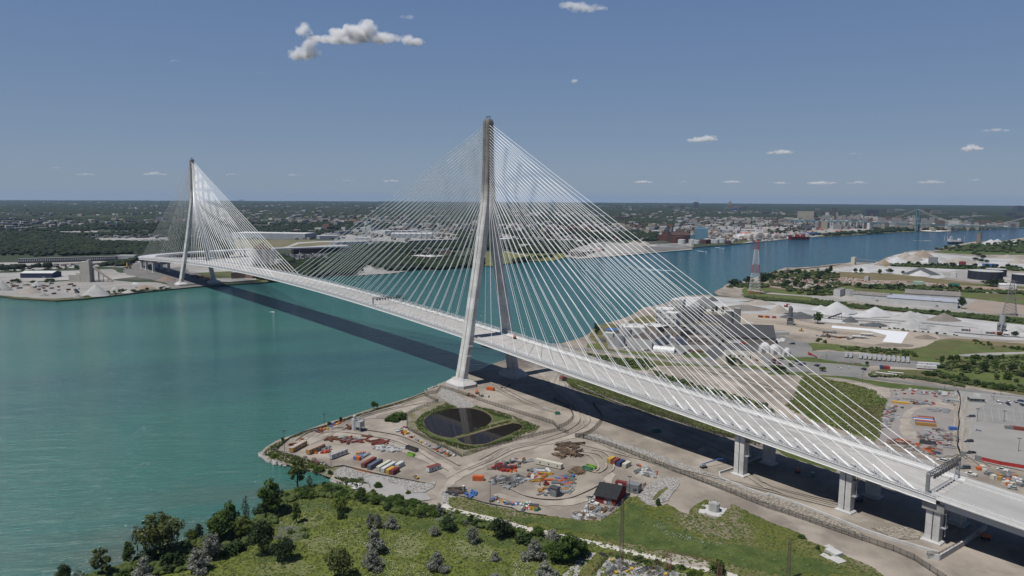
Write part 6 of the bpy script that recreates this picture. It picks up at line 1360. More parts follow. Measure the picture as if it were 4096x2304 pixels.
clutter('h','360,280 560,290 820,320 830,350 560,350 520,310',hm_,26,'behind the dirt loop of the laydown yard','row behind the dirt loop',82)
clutter('h','240,370 460,370 480,400 400,460 330,600 240,640 250,450',hm_+[('sack',W2)],44,'at the left edge of the laydown yard','left edge of the laydown yard',83)
clutter('h','950,270 1090,290 1095,370 1000,340 940,300',[('pipe_bundle',S2),('crate',D2),('pipe_bundle',G_)],16,'at the far right corner of the laydown yard','far right corner of the laydown yard',84)
clutter('h','780,400 1000,400 1000,450 800,430',[('pipe_bundle',S2),('formwork_panel',G_)],14,'inside the loop of the laydown yard','grey stacks inside the loop',85)
clutter('h','680,640 960,640 1080,700 1060,860 900,860 640,760 600,680',hm_,66,'in the lower part of the laydown yard','lower laydown yard',86)
clutter('h','200,760 480,750 620,800 700,850 900,880 850,930 650,880 300,810',[('beam_bundle',rust),('beam_bundle',S2),('beam_bundle',O2),('rebar_cage',rust),('crate',T2)],34,'just behind the bridge fence','steel behind the bridge fence',87)
clutter('h','1300,1080 1420,1080 1560,1160 1870,1180 1872,1320 1700,1300 1500,1220 1330,1140',[('crate',W2),('sack',W2),('formwork_panel',S2),('crate',O2),('crate',cream_m),('crate',S2),('crate',amber_m)],40,'behind the bridge parapet at the right','materials behind the parapet',88,sc_=(1,2))
clutter('K','900,1310 1030,1300 1250,1350 1600,1420 1600,1449 1000,1449 860,1430',[('rebar_cage',D2),('beam_bundle',S2),('crate',S2),('crate',Y2),('beam_bundle',G_)],24,'in the substation yard at the bottom edge','substation yard clutter',89)
loc,a,L0,n=base2('h',340,330,545,350,2.2);tag(MB().box(0,0,0,L0,2.2,1.8).build('yellow_girder',yellow_m,None,loc,a),'long bright yellow girder at the far left of the laydown yard','girder')
# rocks along the river tip
rk=[]
for i in range(6):
 b=MB();rs_=random.Random(i);t_=(1+5**.5)/2
 IV_=[(-1,t_,0),(1,t_,0),(-1,-t_,0),(1,-t_,0),(0,-1,t_),(0,1,t_),(0,-1,-t_),(0,1,-t_),(t_,0,-1),(t_,0,1),(-t_,0,-1),(-t_,0,1)]
 IF_=[(0,11,5),(0,5,1),(0,1,7),(0,7,10),(0,10,11),(1,5,9),(5,11,4),(11,10,2),(10,7,6),(7,1,8),(3,9,4),(3,4,2),(3,2,6),(3,6,8),(3,8,9),(4,9,5),(2,4,11),(6,2,10),(8,6,7),(9,8,1)]
 b.add([tuple(c*rs_.uniform(.35,.6) for c in v) for v in IV_],IF_);rk.append(b)
def rocks(f,line,n,seed,lab,grp,s0=.6,s1=1.5,jit=1.2):
 r_=random.Random(seed);L_=[Vector(p) for p in pts(f,line,.3)];ds=[(b-a).length for a,b in zip(L_,L_[1:])];T=sum(ds)
 for i in range(n):
  u=r_.uniform(0,T);k=0
  while u>ds[k] and k<len(ds)-1:u-=ds[k];k+=1
  p=L_[k].lerp(L_[k+1],u/ds[k]);j=r_.randrange(6);key=('rock',j)
  if key not in PROTO:o=rk[j].build('rock',rock_m);PROTO[key]=o
  else:o=PROTO[key].copy();sc.collection.objects.link(o)
  s=r_.uniform(s0,s1);o.location=(p.x+r_.uniform(-jit,jit),p.y+r_.uniform(-jit,jit),.35);o.rotation_euler=(r_.uniform(0,3),0,r_.uniform(0,3));o.scale=(s*1.3,s,s*.8)
  tag(o,lab,'rock',grp)
rocks('E','52,1040 60,1062 95,1092 150,1112 210,1125 260,1150',60,1,'pale armour rock at the tip of the peninsula','armour rocks at the tip',.8,1.9)
rocks('E','440,1185 520,1205 600,1225 650,1250 690,1290 760,1305 840,1325',34,2,'pale stone on the bank of the inlet','stones of the inlet',.5,1.1,.7)
rocks('E','60,1030 110,985 200,935 330,880',26,3,'stone on the river side of the peninsula','stones of the river side',.5,1.0)
rocks('N','0,1060 100,1010 200,975 270,945',26,4,'brown stone on the shore beside the tower foot','shore stones by the tower',.6,1.3,.8)
# small gravel heaps
def heap(f,x,y,ytop,w_,m,label,name='stockpile',base=GZ,seed=1,aspect=1.0,ang=0.0,peaks=1,power=1.0,h=None):
 X,Y=at(f,x,y,base);h=h or hgt(f,x,y,ytop);r_=wid(f,x,y,w_)/2;rs_=np.random.RandomState(seed);N1,N2=40,14;b=MB();rings=[]
 ph=rs_.uniform(0,6.28,6);pk=[(rs_.uniform(-.35,.35)*(peaks>1),rs_.uniform(-.2,.2)*(peaks>1),rs_.uniform(.75,1)) for _ in range(peaks)];pk[0]=(pk[0][0]*.3,0,1)
 vs=[];fs=[]
 for i in range(N2+1):
  u=1-i/N2
  for k in range(N1):
   a_=2*math.pi*k/N1;rr2=u*(1+.07*math.sin(2*a_+ph[0])+.05*math.sin(3*a_+ph[1])+.03*math.sin(7*a_+ph[2]));x_=rr2*math.cos(a_);y_=rr2*math.sin(a_)
   zz=max(p[2]*max(0,1-(math.hypot(x_-p[0],y_-p[1]))/(1-.6*math.hypot(p[0],p[1])))**power for p in pk)
   z_=h*zz*(1+.0*u)+rs_.uniform(-.012,.012)*h*(u<.98)-(.4 if i==0 else 0);vs.append((x_*r_,y_*r_*aspect,z_))
 for i in range(N2):
  for k in range(N1):j=(k+1)%N1;fs.append((i*N1+k,i*N1+j,(i+1)*N1+j,(i+1)*N1+k))
 b.add(vs,fs);o=b.build(name,m,None,(X,Y,base),ang,smooth=True); return tag(o,label,'stockpile')
st_white=mat('stone_white',(.52,.52,.525),col2=(.43,.43,.435),scale=.12,bump=.3,bscale=.6);st_grey=mat('stone_grey',(.24,.245,.24),col2=(.19,.195,.195),scale=.1,bump=.3,bscale=.6);st_brown=mat('stone_brown',(.24,.215,.19),col2=(.19,.17,.15),scale=.1,bump=.3,bscale=.6)
st_tan=mat('sand_tan',(.30,.245,.19),col2=(.24,.195,.155),scale=.08,bump=.3,bscale=.6);st_pale=mat('sand_pale',(.37,.335,.295),col2=(.30,.27,.24),scale=.1,bump=.4,bscale=.5);st_dark=mat('stone_dark',(.11,.12,.125),col2=(.085,.09,.095),scale=.1,bump=.3,bscale=.6);st_lgrey=mat('stone_light_grey',(.42,.42,.41),col2=(.34,.34,.335),scale=.1,bump=.3,bscale=.6)
heap('F',1490,948,915,90,st_grey,'small gravel heap in the bridge shadow, left');heap('F',1705,1022,970,120,st_grey,'larger gravel heap in the bridge shadow');heap('E',2150,-200,-200,1,st_grey,'x',h=.01) if False else None
# ---------------- right bank: factory, stockpiles, tanks, warehouse ----------------
fac_g=mat('factory_grey',(.24,.24,.235),col2=(.18,.18,.178),scale=.3);fac_lt=mat('factory_light',(.48,.48,.47),col2=(.40,.40,.39),scale=.3)
fac_tan=mat('factory_tan',(.27,.235,.20),col2=(.21,.185,.16),scale=.3);roof_d=mat('factory_roof_dark',(.07,.07,.072),col2=(.11,.11,.11),scale=.25);roof_w=mat('factory_roof_white',(.68,.68,.67),col2=(.5,.5,.49),scale=.5)
roof_b=mat('brown_black_roof',(.085,.07,.065),col2=(.13,.11,.10),scale=.4)
def block(f,x0,y0,x1,y1,d,h,wall_m,roof_m,label,name='factory_building',cat='building',z=GZ,wins=0,rows=1,parapet=.6,vents=0,L=None,side_win=True):
 loc,a,L0,n=base2(f,x0,y0,x1,y1,d,GZ);L=L or L0;t=thing(name,label,cat,(loc[0],loc[1],z),a)
 nl=Vector((-math.sin(a),math.cos(a)));s=-1 if nl.dot(n)>0 else 1
 MB().box(0,0,0,L,d,h).build('wall',wall_m,t);r_=MB();r_.box(0,0,h+.01,L-.8,d-.8,.15)
 ro=r_.build('roof',roof_m,t);q=MB()
 for sy in (-1,1):q.box(0,sy*(d/2-.2),h,L,.4,parapet)
 for sx in (-1,1):q.box(sx*(L/2-.2),0,h,.4,d-.8,parapet)
 q.build('parapet',wall_m,t);rs_=random.Random(int(abs(x0)+L*10))
 for i in range(vents):q=MB();q.box(rs_.uniform(-L*.4,L*.4),rs_.uniform(-d*.35,d*.35),h+.15,rs_.uniform(1,2.6),rs_.uniform(1,2.2),rs_.uniform(.7,1.6));q.build('roof_vent',galv,ro)
 for r__ in range(rows):
  for i in range(wins):
   q=MB();ww_=min(2.0,L/wins*.45);q.box(-L/2+L*(i+.5)/wins,s*(d/2+.03),h*(r__+.45)/rows,ww_,.06,min(1.4,h/rows*.4));q.build('window',glass_m,t)
 return t
block('e',455,680,735,718,46,10,fac_lt,roof_b,'broad hall with white panelled front and brown-black roof in the factory',wins=0,vents=6,parapet=.3)
q=base2('e',455,682,735,720,.3)
block('e',860,480,1010,495,16,20,fac_lt,roof_w,'tall pale block with the blue sign at the factory',wins=3,rows=4)
loc,a,L0,n=base2('e',872,480,955,488,.3);sb=thing('company_sign','blue and white sign panel on the tall pale factory block','sign',(loc[0]-n.x*.45,loc[1]-n.y*.45,13.5),a)
MB().box(0,0,0,L0,.2,6.5).build('panel',white_paint,sb);nl=Vector((-math.sin(a),math.cos(a)));s=-1 if nl.dot(n)>0 else 1
MB().box(-.5,s*.13,3.2,L0*.75,.08,2.6).build('blue_emblem',mat('sign_blue',(.04,.30,.62)),sb)
for k_ in range(5):MB().box(-L0*.3+k_*L0*.15,s*.13,.8,L0*.09,.08,1.2).build('letter',mat('sign_letter',(.2,.4,.55)),sb)
block('e',770,430,975,440,26,19,fac_lt,roof_w,'large pale grey factory block behind the sign tower',wins=5,rows=3,vents=4)
block('e',945,300,1085,310,20,19,fac_lt,roof_w,'rear pale factory block with small roof houses',wins=3,rows=3,vents=5)
block('e',985,400,1080,430,22,17,fac_g,roof_d,'dark grey factory block in the middle',wins=2,rows=3)
block('e',1085,380,1270,395,22,15,fac_tan,roof_d,'tan factory block near the poplars',wins=4,rows=2,vents=4);block('e',1265,395,1325,375,24,14,fac_g,roof_d,'grey end of the tan factory block',wins=1)
block('e',1090,410,1260,425,8,5,fac_tan,mat('cream_canopy',(.55,.48,.38)),'low building with cream tented roof in front of the tan block')
block('e',1070,560,1560,605,30,9,fac_g,roof_d,'long dark-roofed grey factory hall across the middle',wins=9,vents=6);block('e',1160,655,1430,665,14,7.5,fac_tan,fac_tan,'low tan factory extension with garage doors',wins=6,vents=3)
block('e',1030,660,1130,662,16,6,slate_m,roof_d,'small slate blue shed between hall and tan extension');block('e',880,560,1060,600,28,9,fac_tan,roof_d,'brown block below the sign tower',wins=3,vents=3)
gable('e',1570,645,2150,665,34,8,19,fac_tan,mat('barn_roof',(.06,.06,.065),col2=(.075,.075,.08),scale=.5),'huge dark-roofed storage barn with tan walls at the factory',name='storage_barn',cat='barn',over=.6)
gable('e',1290,440,1570,470,30,7,13,fac_tan,mat('barn_roof',(.06,.06,.065)),'black-roofed hall behind the twin silos',name='storage_barn',cat='barn',over=.5)
t=thing('silo_tower','round concrete silo with brown lower half at the factory','silo',(*at('e',1620,500),GZ));MB().tube((0,0,0),(0,0,10),5.2,n=20).build('lower_band',fac_tan,t);MB().tube((0,0,10),(0,0,24),5.25,n=20).build('cylinder',fac_g,t);MB().tube((0,0,24),(0,0,24.8),5.5,n=20).build('rim',fac_lt,t)
block('e',1665,540,1740,545,11,30,fac_g,fac_lt,'tall square concrete head house beside the round silo',name='head_house',wins=1,rows=2)
for i,(x,y,ht,rad,lb) in enumerate(((370,668,12,6.0,'light grey round tank in front of the factory'),(455,600,12,5.0,'pale round tank behind the first factory tank'))):
 t=thing('tank',lb,'tank',(*at('e',x,y),GZ));MB().tube((0,0,0),(0,0,ht),rad,n=22).build('shell',galv,t);MB().tube((0,0,ht),(0,0,ht+.8),rad,n=22,r2=1).build('lid',fac_g,t)
block('e',410,540,660,545,26,8,fac_lt,roof_w,'low factory block with bright white roof and pipes',vents=8);block('e',600,500,800,540,20,8,fac_tan,roof_w,'white-roofed cluttered process building',vents=8)
block('e',490,470,600,476,12,5,slate_m,fac_lt,'small bluish process shed on the shore side',vents=3);block('e',175,560,290,572,8,4,fac_lt,roof_w,'long white shed on the shore of the factory')
block('e',225,530,360,528,14,3.5,steel_grey,blue_m,'row of blue panels by the shore of the factory',vents=0);block('e',310,470,355,472,6,3,fac_g,roof_d,'tiny dark hut on the factory shore');block('e',110,625,200,628,6,3.2,fac_g,roof_d,'small grey hut with orange bin at the shore road')
block('e',820,650,1010,640,10,5.5,white_m,roof_w,'small white building with slanted snowy-looking roof',vents=5)
block('e',1565,803,1855,822,15,4.2,cream_m,mat('office_roof',(.33,.31,.28),col2=(.27,.25,.23),scale=.3),'low cream office building by the staff car park',name='office_building',wins=6,vents=2)
block('e',1505,665,1600,600,8,3.6,fac_g,roof_d,'loading ramp shed beside the white lorry');block('e',1200,750,1330,752,6,1.8,timber,timber,'brown low store beside the parked cars')
block('e',2150,545,2310,545,12,2.2,fac_lt,gravel_lot,'half-built pale concrete basin beside the barn',parapet=1)
for i,(x,y) in enumerate(((2170,625),(2190,632),(2210,620),(2232,612),(2250,606),(2180,608),(2225,600),(2240,625))):
 key=('sack',white_m.name);o=PROTO[key].copy();sc.collection.objects.link(o);o.location=(*at('e',x,y),GZ);o.scale=(3,3,2);tag(o,'large white wrapped bale beside the storage barn','bale','white wrapped bales')
def hoop(f,x0,y0,x1,y1,d,h,label,m=white_paint,end_on=False):
 loc,a,L,n=base2(f,x0,y0,x1,y1,d);t=thing('fabric_tent',label,'tent hall',loc,a);b=MB();A=12;W_=L if end_on else d;Ln=d if end_on else L
 def P_(u,v): return (u,v) if not end_on else (v,u)
 rg_=[]
 for u in (-Ln/2,Ln/2):
  rg_.append([(*P_(u,math.cos(math.pi*k/A)*W_/2),(math.sin(math.pi*k/A)**.75)*h) for k in range(A+1)])
 b.loft(rg_,closed=False,cap=True);b.build('fabric',m,t);nl=Vector((-math.sin(a),math.cos(a)));s=-1 if nl.dot(n)>0 else 1
 q=MB()
 if end_on:q.box(0,s*(d/2+.05),0,W_*.4,.12,h*.6)
 else:q.box(L/2+.05,0,0,.12,W_*.4,h*.6)
 q.build('doorway',steel_grey,t)
 q=MB()
 for k in range(1,6):
  u=-Ln/2+Ln*k/6
  for j in range(A):x0_,y0_=P_(u,math.cos(math.pi*j/A)*W_/2*1.005);x1_,y1_=P_(u,math.cos(math.pi*(j+1)/A)*W_/2*1.005);q.beam((x0_,y0_,(math.sin(math.pi*j/A)**.75)*h*1.005),(x1_,y1_,(math.sin(math.pi*(j+1)/A)**.75)*h*1.005),.15,.12)
 q.build('rib',fac_lt,t); return t
hoop('e',748,730,990,752,10,5.2,'long white fabric tent in front of the factory');hoop('e',1955,745,2080,755,22,7.2,'largest white fabric tent, left of three',end_on=True);hoop('e',2095,765,2210,772,20,6.8,'middle white fabric tent of three',end_on=True);hoop('e',2225,780,2310,788,16,5.6,'right and smallest white fabric tent of three',end_on=True)
lattice('H',350,168,150,.1,.1,'x',steel_dark,h=.1) if False else None
t=thing('crane_boom','red crane boom lying in the trailer lot','crane boom',(*at('H',395,172),GZ),R(-35));MB().beam((-9,0,1.2),(9,0,2.2),.7,.9).build('boom',red_m,t);MB().box(6,0,0,3,2.4,1.6).build('base',red_m,t)
block('H',1735,228,1900,238,3,1.5,timber,timber,'x') if False else None
for (x0,y0,x1,y1,lb) in ((728,243,775,248,'first brown low barrier block beside the trailer lot'),(778,246,828,250,'second brown low barrier block beside the trailer lot'),(645,235,700,240,'dark barrier blocks beside the trailer lot')):
 loc,a,L0,n=base2('H',x0,y0,x1,y1,2.5);tag(MB().box(0,0,0,L0,2.5,1.8).build('barrier_block',mat('brown_block',(.22,.19,.16)),None,loc,a),lb,'barrier')
for (a0,a1,lb) in ((('H',955,322),('H',1145,345),'white pipeline in the fenced pipe compound, left'),(('H',1065,320),('H',1205,332),'white pipeline in the fenced pipe compound, right')):
 p=at(*a0);q_=at(*a1);t=thing('pipeline',lb,'pipeline',(0,0,0));MB().tube((p[0],p[1],2),(q_[0],q_[1],2),.45,n=8).build('pipe',white_paint,t);b=MB()
 for i in range(5):u=Vector(p).lerp(Vector(q_),i/4);b.box(u.x,u.y,GZ,.3,.8,1.2)
 b.build('support',yellow_m,t)
block('H',1820,590,1830,590,1,1,timber,timber,'x') if False else None
# stockpiles
for i,a_ in enumerate([
('e',1325,235,98,370,st_grey,'dark grey cone beside the river at the head of the stone yard',2),('e',1430,150,98,160,st_dark,'small darker cone behind the grey one',3),
('e',1085,215,108,330,st_white,'low white heap at the river edge of the stone yard',4),('e',1760,250,195,640,st_brown,'long low brown-grey heap behind the poplars',5),('e',1960,190,138,420,st_pale,'long beige heap in the stone yard',6),
('e',2190,290,195,280,st_pale,'ragged sand heap under the loader',7),('g',100,420,365,260,st_white,'low white heap left of the tallest cone',8),
('g',290,470,318,520,st_white,'tallest white cone in the stone yard',9),('g',380,495,452,140,st_white,'small white heap at the foot of the tallest cone',10),('g',760,500,385,520,st_white,'second white cone with a broad shoulder',11),('g',890,500,432,240,st_lgrey,'light grey shoulder heap right of the second cone',12),
('g',1190,530,435,480,st_lgrey,'flat-topped light grey heap in the stone yard',13),('g',1600,555,460,420,st_brown,'brown-grey cone right of the white ones',14),('g',1210,640,535,460,st_lgrey,'big pale cone in front, at the fence',15),('g',1560,690,640,420,st_lgrey,'low pale heap at the right of the front cone',16),
('g',460,570,498,200,st_dark,'small dark green-grey cone beside the trees',17),('g',740,620,572,340,st_dark,'low dark grey spread heap',18),('g',2490,690,625,220,st_lgrey,'pale heap at the right edge of the stone yard',19),
('g',1370,770,725,280,mat('earth_heap',(.24,.20,.165),col2=(.18,.16,.13),scale=.2,bump=.4),'heap of excavated earth beside the white tarpaulin',20),('g',1000,860,830,500,mat('earth_heap',(.24,.20,.165)),'long bank of broken earth below the tarpaulin',21),
('e',2420,345,275,420,st_dark,'wide dark slate heap beside the mixing plant',22),
('D',1035,808,752,160,st_tan,'brown sand cone by the river conveyor',23),('D',1150,790,730,260,st_white,'white cone right of the brown one',24),('D',1225,760,686,220,st_pale,'beige twin-peaked cone at the far right bank',25),('D',1300,770,705,200,st_pale,'pale cone between beige and brown ones',26),('D',1380,735,667,210,st_tan,'tallest brown sand cone at the far right bank',27),
('D',1510,780,712,260,st_lgrey,'grey heap right of the brown cone',28),('D',1720,790,732,300,st_pale,'wide pale brown heap with terraces',29),('D',1450,785,745,200,st_white,'white low heap at the loading plant',30),('D',2150,748,710,240,st_pale,'grey-brown heap at the far right edge',31),('D',2230,790,748,160,st_pale,'heap at the right edge in front',32),
('D',840,868,820,240,st_white,'white heap behind the dry ridge, left',33),('D',1360,900,852,200,st_white,'white cone in front of the grey heap',34),('D',1370,890,822,330,st_dark,'dark grey heap behind the white cone',35),
('D',1990,625,575,180,st_white,'pale cone beside the lone silo',36),('D',2050,615,571,150,st_lgrey,'second cone near the lone silo',37),('D',2210,622,586,150,st_white,'white cone near the right edge by the river',38),('D',600,870,848,80,st_lgrey,'small heap beside the dock',39)]):
 f,x,y,yt,w_,m,lb,sd2=a_;heap(f,x,y,yt,w_,m,lb,seed=sd2,aspect=.75 if w_<300 else .5,ang=YAW+math.pi/2,peaks=3 if 'cone' not in lb else 1)
# warehouse group
wwall=mat('warehouse_wall',(.55,.55,.54),col2=(.46,.46,.45),scale=.15);wroof=mat('warehouse_roof',(.24,.22,.20),col2=(.19,.175,.165),scale=.1);wroof_b=mat('warehouse_roof_blue',(.30,.34,.42),col2=(.36,.38,.42),scale=.1,col3=(.2,.15,.13),scale3=.06,lo3=.6,hi3=.68)
gable('g',1130,290,1800,330,46,9,13,wwall,wroof,'rear warehouse with long brown-grey roof',name='warehouse',cat='warehouse',wins=0,over=.8)
gable('g',495,300,905,335,36,9,12,wwall,wroof,'left part of the long warehouse with brown roof and roof lights',name='warehouse',cat='warehouse',over=.6,rooflights=9)
gable('g',905,345,1765,412,30,9,12,wwall,wroof_b,'front part of the long warehouse with blue-grey peeling roof',name='warehouse',cat='warehouse',wins=0,over=.6)
block('g',333,268,395,245,10,11,wwall,wroof,'narrow pale tower-like shed, left of two',name='shed',cat='shed');block('g',442,262,500,262,12,10,wwall,wroof,'narrow pale shed with brown top, right of two',name='shed',cat='shed')
gable('g',2275,165,2480,175,16,7,9,white_paint,white_paint,'white tent hall at the right edge of the scrap yard',name='shed',cat='shed')
for (x,y,w_,ht,lb) in ((1940,945,265,15,'large black oil tank with pale lid, front'),(2035,918,160,14,'black oil tank behind the front one'),(2290,985,190,15,'black oil tank cut by the right edge')):
 t=thing('oil_tank',lb,'oil tank',(*at('D',x,y-14),GZ));r_=wid('D',x,y,w_)/2;ht=hgt('D',x,y,{1940:868,2035:852,2290:900}[x]);MB().tube((0,0,0),(0,0,ht),r_,n=36).build('shell',mat('tank_black',(.02,.025,.04),col2=(.035,.04,.055),scale=.1,stretch=(1,1,.1)),t);MB().tube((0,0,ht),(0,0,ht+1.2),r_,n=36,r2=r_*.2).build('lid',fac_lt,t)
 b=MB()
 for i in range(10):a0=-2.2+i*.13;b.beam((math.cos(a0)*r_*1.01,math.sin(a0)*r_*1.01,ht*i/10),(math.cos(a0+.13)*r_*1.01,math.sin(a0+.13)*r_*1.01,ht*(i+1)/10),.6,.5)
 b.build('stair',steel_grey,t)
t=thing('lone_silo','tall lone concrete silo with green rim near the river at the far right','silo',(*at('D',1885,605),GZ));hs_=hgt('D',1885,605,516);MB().tube((0,0,0),(0,0,hs_),8.5,n=20).build('cylinder',mat('silo_brown',(.26,.23,.20),col2=(.2,.18,.16),scale=.1),t);MB().tube((0,0,hs_),(0,0,hs_+1.5),8.8,n=20).build('rim',green_m,t)
def cement_plant(f,x,y,h,w_,lab,ang,boom):
 t=thing('cement_plant',lab,'cement plant',(*at(f,x,y),GZ),ang);MB().tube((0,0,h*.35),(0,0,h*.92),w_/2,n=16).build('silo',galv if 'pale' in lab else mat('silo_dark',(.13,.135,.14)),t);MB().tube((0,0,h*.92),(0,0,h),w_*.22,n=8).build('filter',steel_grey,t)
 b=MB()
 for x_ in (-w_*.7,w_*.7):
  for y_ in (-w_*.7,w_*.7):b.beam((x_,y_,0),(x_,y_,h*.4),.5,.5)
 for z in (.15,.28,.4):b.box(0,0,h*z,w_*1.5,w_*1.5,.4)
 b.build('frame',steel_grey,t);MB().box(0,0,h*.02,w_*1.3,w_*1.3,h*.22).build('mixer',steel_grey,t);b=MB();b.beam((w_*.5,0,h*.38),(boom,0,2.4),1.6,1.2)
 for i in range(4):u=.3+.2*i;b.beam((w_*.5+(boom-w_*.5)*u,0,0),(w_*.5+(boom-w_*.5)*u,0,h*.38*(1-u)+2.4*u),.3,.3)
 b.build('conveyor',steel_grey,t);b=MB();b.loft([[(boom+a*1.5,c*1.5,1.2) for a,c in ((-1,-1),(1,-1),(1,1),(-1,1))],[(boom+a*3.2,c*3.2,4.6) for a,c in ((-1,-1),(1,-1),(1,1),(-1,1))]]);b.build('feed_hopper',rust,t); return t
cement_plant('e',2318,430,hgt('e',2318,430,212),5,'dark grey mixing plant with conveyor on the sand yard',R(-62),24)
cement_plant('g',2300,680,hgt('g',2300,680,470),6,'pale cement silo plant with conveyor at the right edge',R(105),42)
def conveyor(f,x0,y0,x1,y1,z0,z1,lab,m=steel_grey,w_=1.4):
 p=at(f,x0,y0);q_=at(f,x1,y1);t=thing('conveyor',lab,'conveyor',(0,0,0));MB().beam((p[0],p[1],GZ+z0),(q_[0],q_[1],GZ+z1),w_,1.4).build('belt',m,t);b=MB()
 for i in range(6):u=i/5;X_,Y_=p[0]+(q_[0]-p[0])*u,p[1]+(q_[1]-p[1])*u;b.beam((X_,Y_,0),(X_,Y_,GZ+z0+(z1-z0)*u),.4,.4)
 b.build('trestle',steel_grey,t)
conveyor('g',190,535,350,540,1.5,8,'black mobile conveyor beside the tallest white cone',steel_dark,2.2);conveyor('D',1080,808,760,790,6,12,'long conveyor gallery reaching the river dock',fac_tan,3);conveyor('D',1000,815,1250,808,3,3,'low conveyor along the white cones',fac_lt,2)
block('D',740,800,772,802,14,17,cream_m,cream_m,'cream transfer house at the river end of the conveyor',name='transfer_house');block('D',458,880,505,882,12,9,white_m,roof_w,'small white building beside the scrap yard dock');block('D',860,945,895,948,8,8,fac_lt,fac_lt,'grey bin on the scrap yard')
lattice('D',1052,822,778,10,3,'small yellow trestle tower beside the conveyor',yellow_m,n=6);block('D',1705,812,1760,815,20,9,maroon_m,maroon_m,'red shed behind the tree line');block('D',1432,790,1510,794,14,15,steel_grey,fac_lt,'stone loading plant with silos between the heaps',vents=3)
block('D',1925,822,2045,826,12,7,blue_m,fac_lt,'long low blue and white containers behind the tanks');block('D',1630,915,1680,918,12,9,white_m,fac_lt,'white tank house on the dry ridge');block('D',1625,1005,1715,1010,16,6,green_m,steel_dark,'dark green shed in the scrap yard');block('D',1310,985,1400,988,16,6,mat('pale_green',(.35,.45,.36)),mat('pale_green',(.35,.45,.36)),'pale green shed in the scrap yard')
# scrap heaps
scrap_m=mat('scrap',(.15,.09,.065),col2=(.30,.285,.27),scale=.22,lo=.48,hi=.56,detail=8,bump=.8,bscale=.4);scrap_w=mat('scrap_pale',(.38,.365,.34),col2=(.12,.10,.085),scale=.25,lo=.45,hi=.55,detail=8,bump=.8,bscale=.4)
for i,(x,y,yt,w_,m) in enumerate(((60,965,940,160,scrap_m),(170,950,928,160,scrap_w),(260,990,955,160,scrap_m),(370,975,925,200,scrap_m),(360,1005,975,130,scrap_w),(470,1000,960,190,scrap_m),(590,1005,985,110,scrap_w),(560,960,935,180,scrap_m),(700,960,945,160,scrap_w),(760,985,965,170,scrap_m),(960,970,955,220,scrap_w),(1120,975,962,200,scrap_m),(1260,972,960,180,scrap_w),(1440,990,978,200,scrap_w),(1580,1035,1022,150,scrap_w),(1200,985,975,120,scrap_m),(2000,1055,1040,130,scrap_w))):
 o=heap('D',x,y,yt,w_,m,('rusty' if m is scrap_m else 'pale')+f' heap of shredded scrap metal, {["first","second","third","fourth","fifth","sixth","seventh","eighth","ninth","tenth","eleventh","twelfth","thirteenth","fourteenth","fifteenth","sixteenth","last"][i]} from the left of the scrap yard',name='scrap_heap',seed=i+60,aspect=.5,ang=YAW+math.pi/2,peaks=4,power=.8);o['category']='scrap heap'
clutter('g','0,740 300,770 480,790 480,770 300,750',[('beam_bundle',rust),('crate',S2),('beam_bundle',S2)],12,'on the edge of the sand yard','clutter of the sand yard',92,sc_=(1,2))
clutter('e','400,690 740,725 700,740 430,715',[('crate',S2),('crate',rust),('pipe_bundle',W2)],10,'along the factory lane','clutter of the factory lane',93)
clutter('e','380,450 520,440 520,490 400,490',[('pipe_bundle',W2),('crate',W2),('crate',S2)],12,'in the pipework behind the factory tank','pipework clutter',94,sc_=(1.2,2.2))
clutter('e','640,440 780,420 820,520 700,540',[('crate',W2),('crate',fac_tan),('crate',S2)],14,'on the process building roofs and lanes','process area clutter',95,sc_=(1.5,3.4))
# docks and boats
wallrun('e','735,240 860,262 920,230',1.2,2.5,'dark timber jetty at the factory shore',m=steel_dark,name='jetty',z=.2);wallrun('e','850,192 940,200 1030,170',1.2,3,'grey jetty at the head of the stone yard',m=steel_grey,name='jetty',z=.2)
wallrun('D','80,880 150,866 230,858 240,850 520,822 640,806',2,4,'long low dock along the scrap yard',m=mat('dock',(.16,.14,.12)),name='dock',z=.2)
def boat(f,x,y,ang,L,lab,wake=1.0,m=white_paint):
 X,Y=at(f,x,y,0);t=thing('motor_boat',lab,'boat',(X,Y,0),ang)
 rg_=[]
 for u,w_,zz in ((-.5,.8,0),(-.2,1,0),(.2,.85,.05),(.42,.35,.2),(.5,.05,.35)):rg_.append([(u*L,-w_*L*.15,.9+zz),(u*L,-w_*L*.11,-.2),(u*L,w_*L*.11,-.2),(u*L,w_*L*.15,.9+zz)])
 MB().loft(rg_).build('hull',m,t);q=MB();q.loft([[(-.15*L,s*L*.1,.9),(-.1*L,s*L*.085,2.0),(.1*L,s*L*.085,2.0),(.2*L,s*L*.09,.9)] for s in (-1,1)]);q.build('cabin',white_m,t);MB().box(0,0,2.0,L*.25,L*.2,.15).build('canopy',navy_m,t)
 if wake:
  b=MB();b.add([(-.45*L,-.3,.05),(-.45*L,.3,.05),(-L*3.5*wake,L*.55,.05),(-L*5*wake,L*.1,.05),(-L*3.8*wake,-L*.5,.05)],[(0,4,3,2,1)]);tag(b.build('wake',mat('foam',(.62,.68,.70),alpha=.75,col2=(.3,.45,.48),scale=.6),t),'white foam wake')
 return t
boat('B',155,1230,R(180),8,'small boat on the river beside the bridge shadow, left',.25);boat('C',1050,828,R(10),16,'fast boat with long white wake behind the cables',1.6);boat('C',1135,848,R(35),11,'boat with spray right of the long wake',.7);boat('C',665,855,R(190),6,'tiny boat behind the middle cables',.6);boat('C',1735,690,R(150),14,'white boat near the far bank, left of two',.9);boat('C',1888,658,R(150),13,'white boat near the far bank, right of two',.9);boat('D',1325,589,R(60),26,'speed boat in the middle of the upper river',.5)
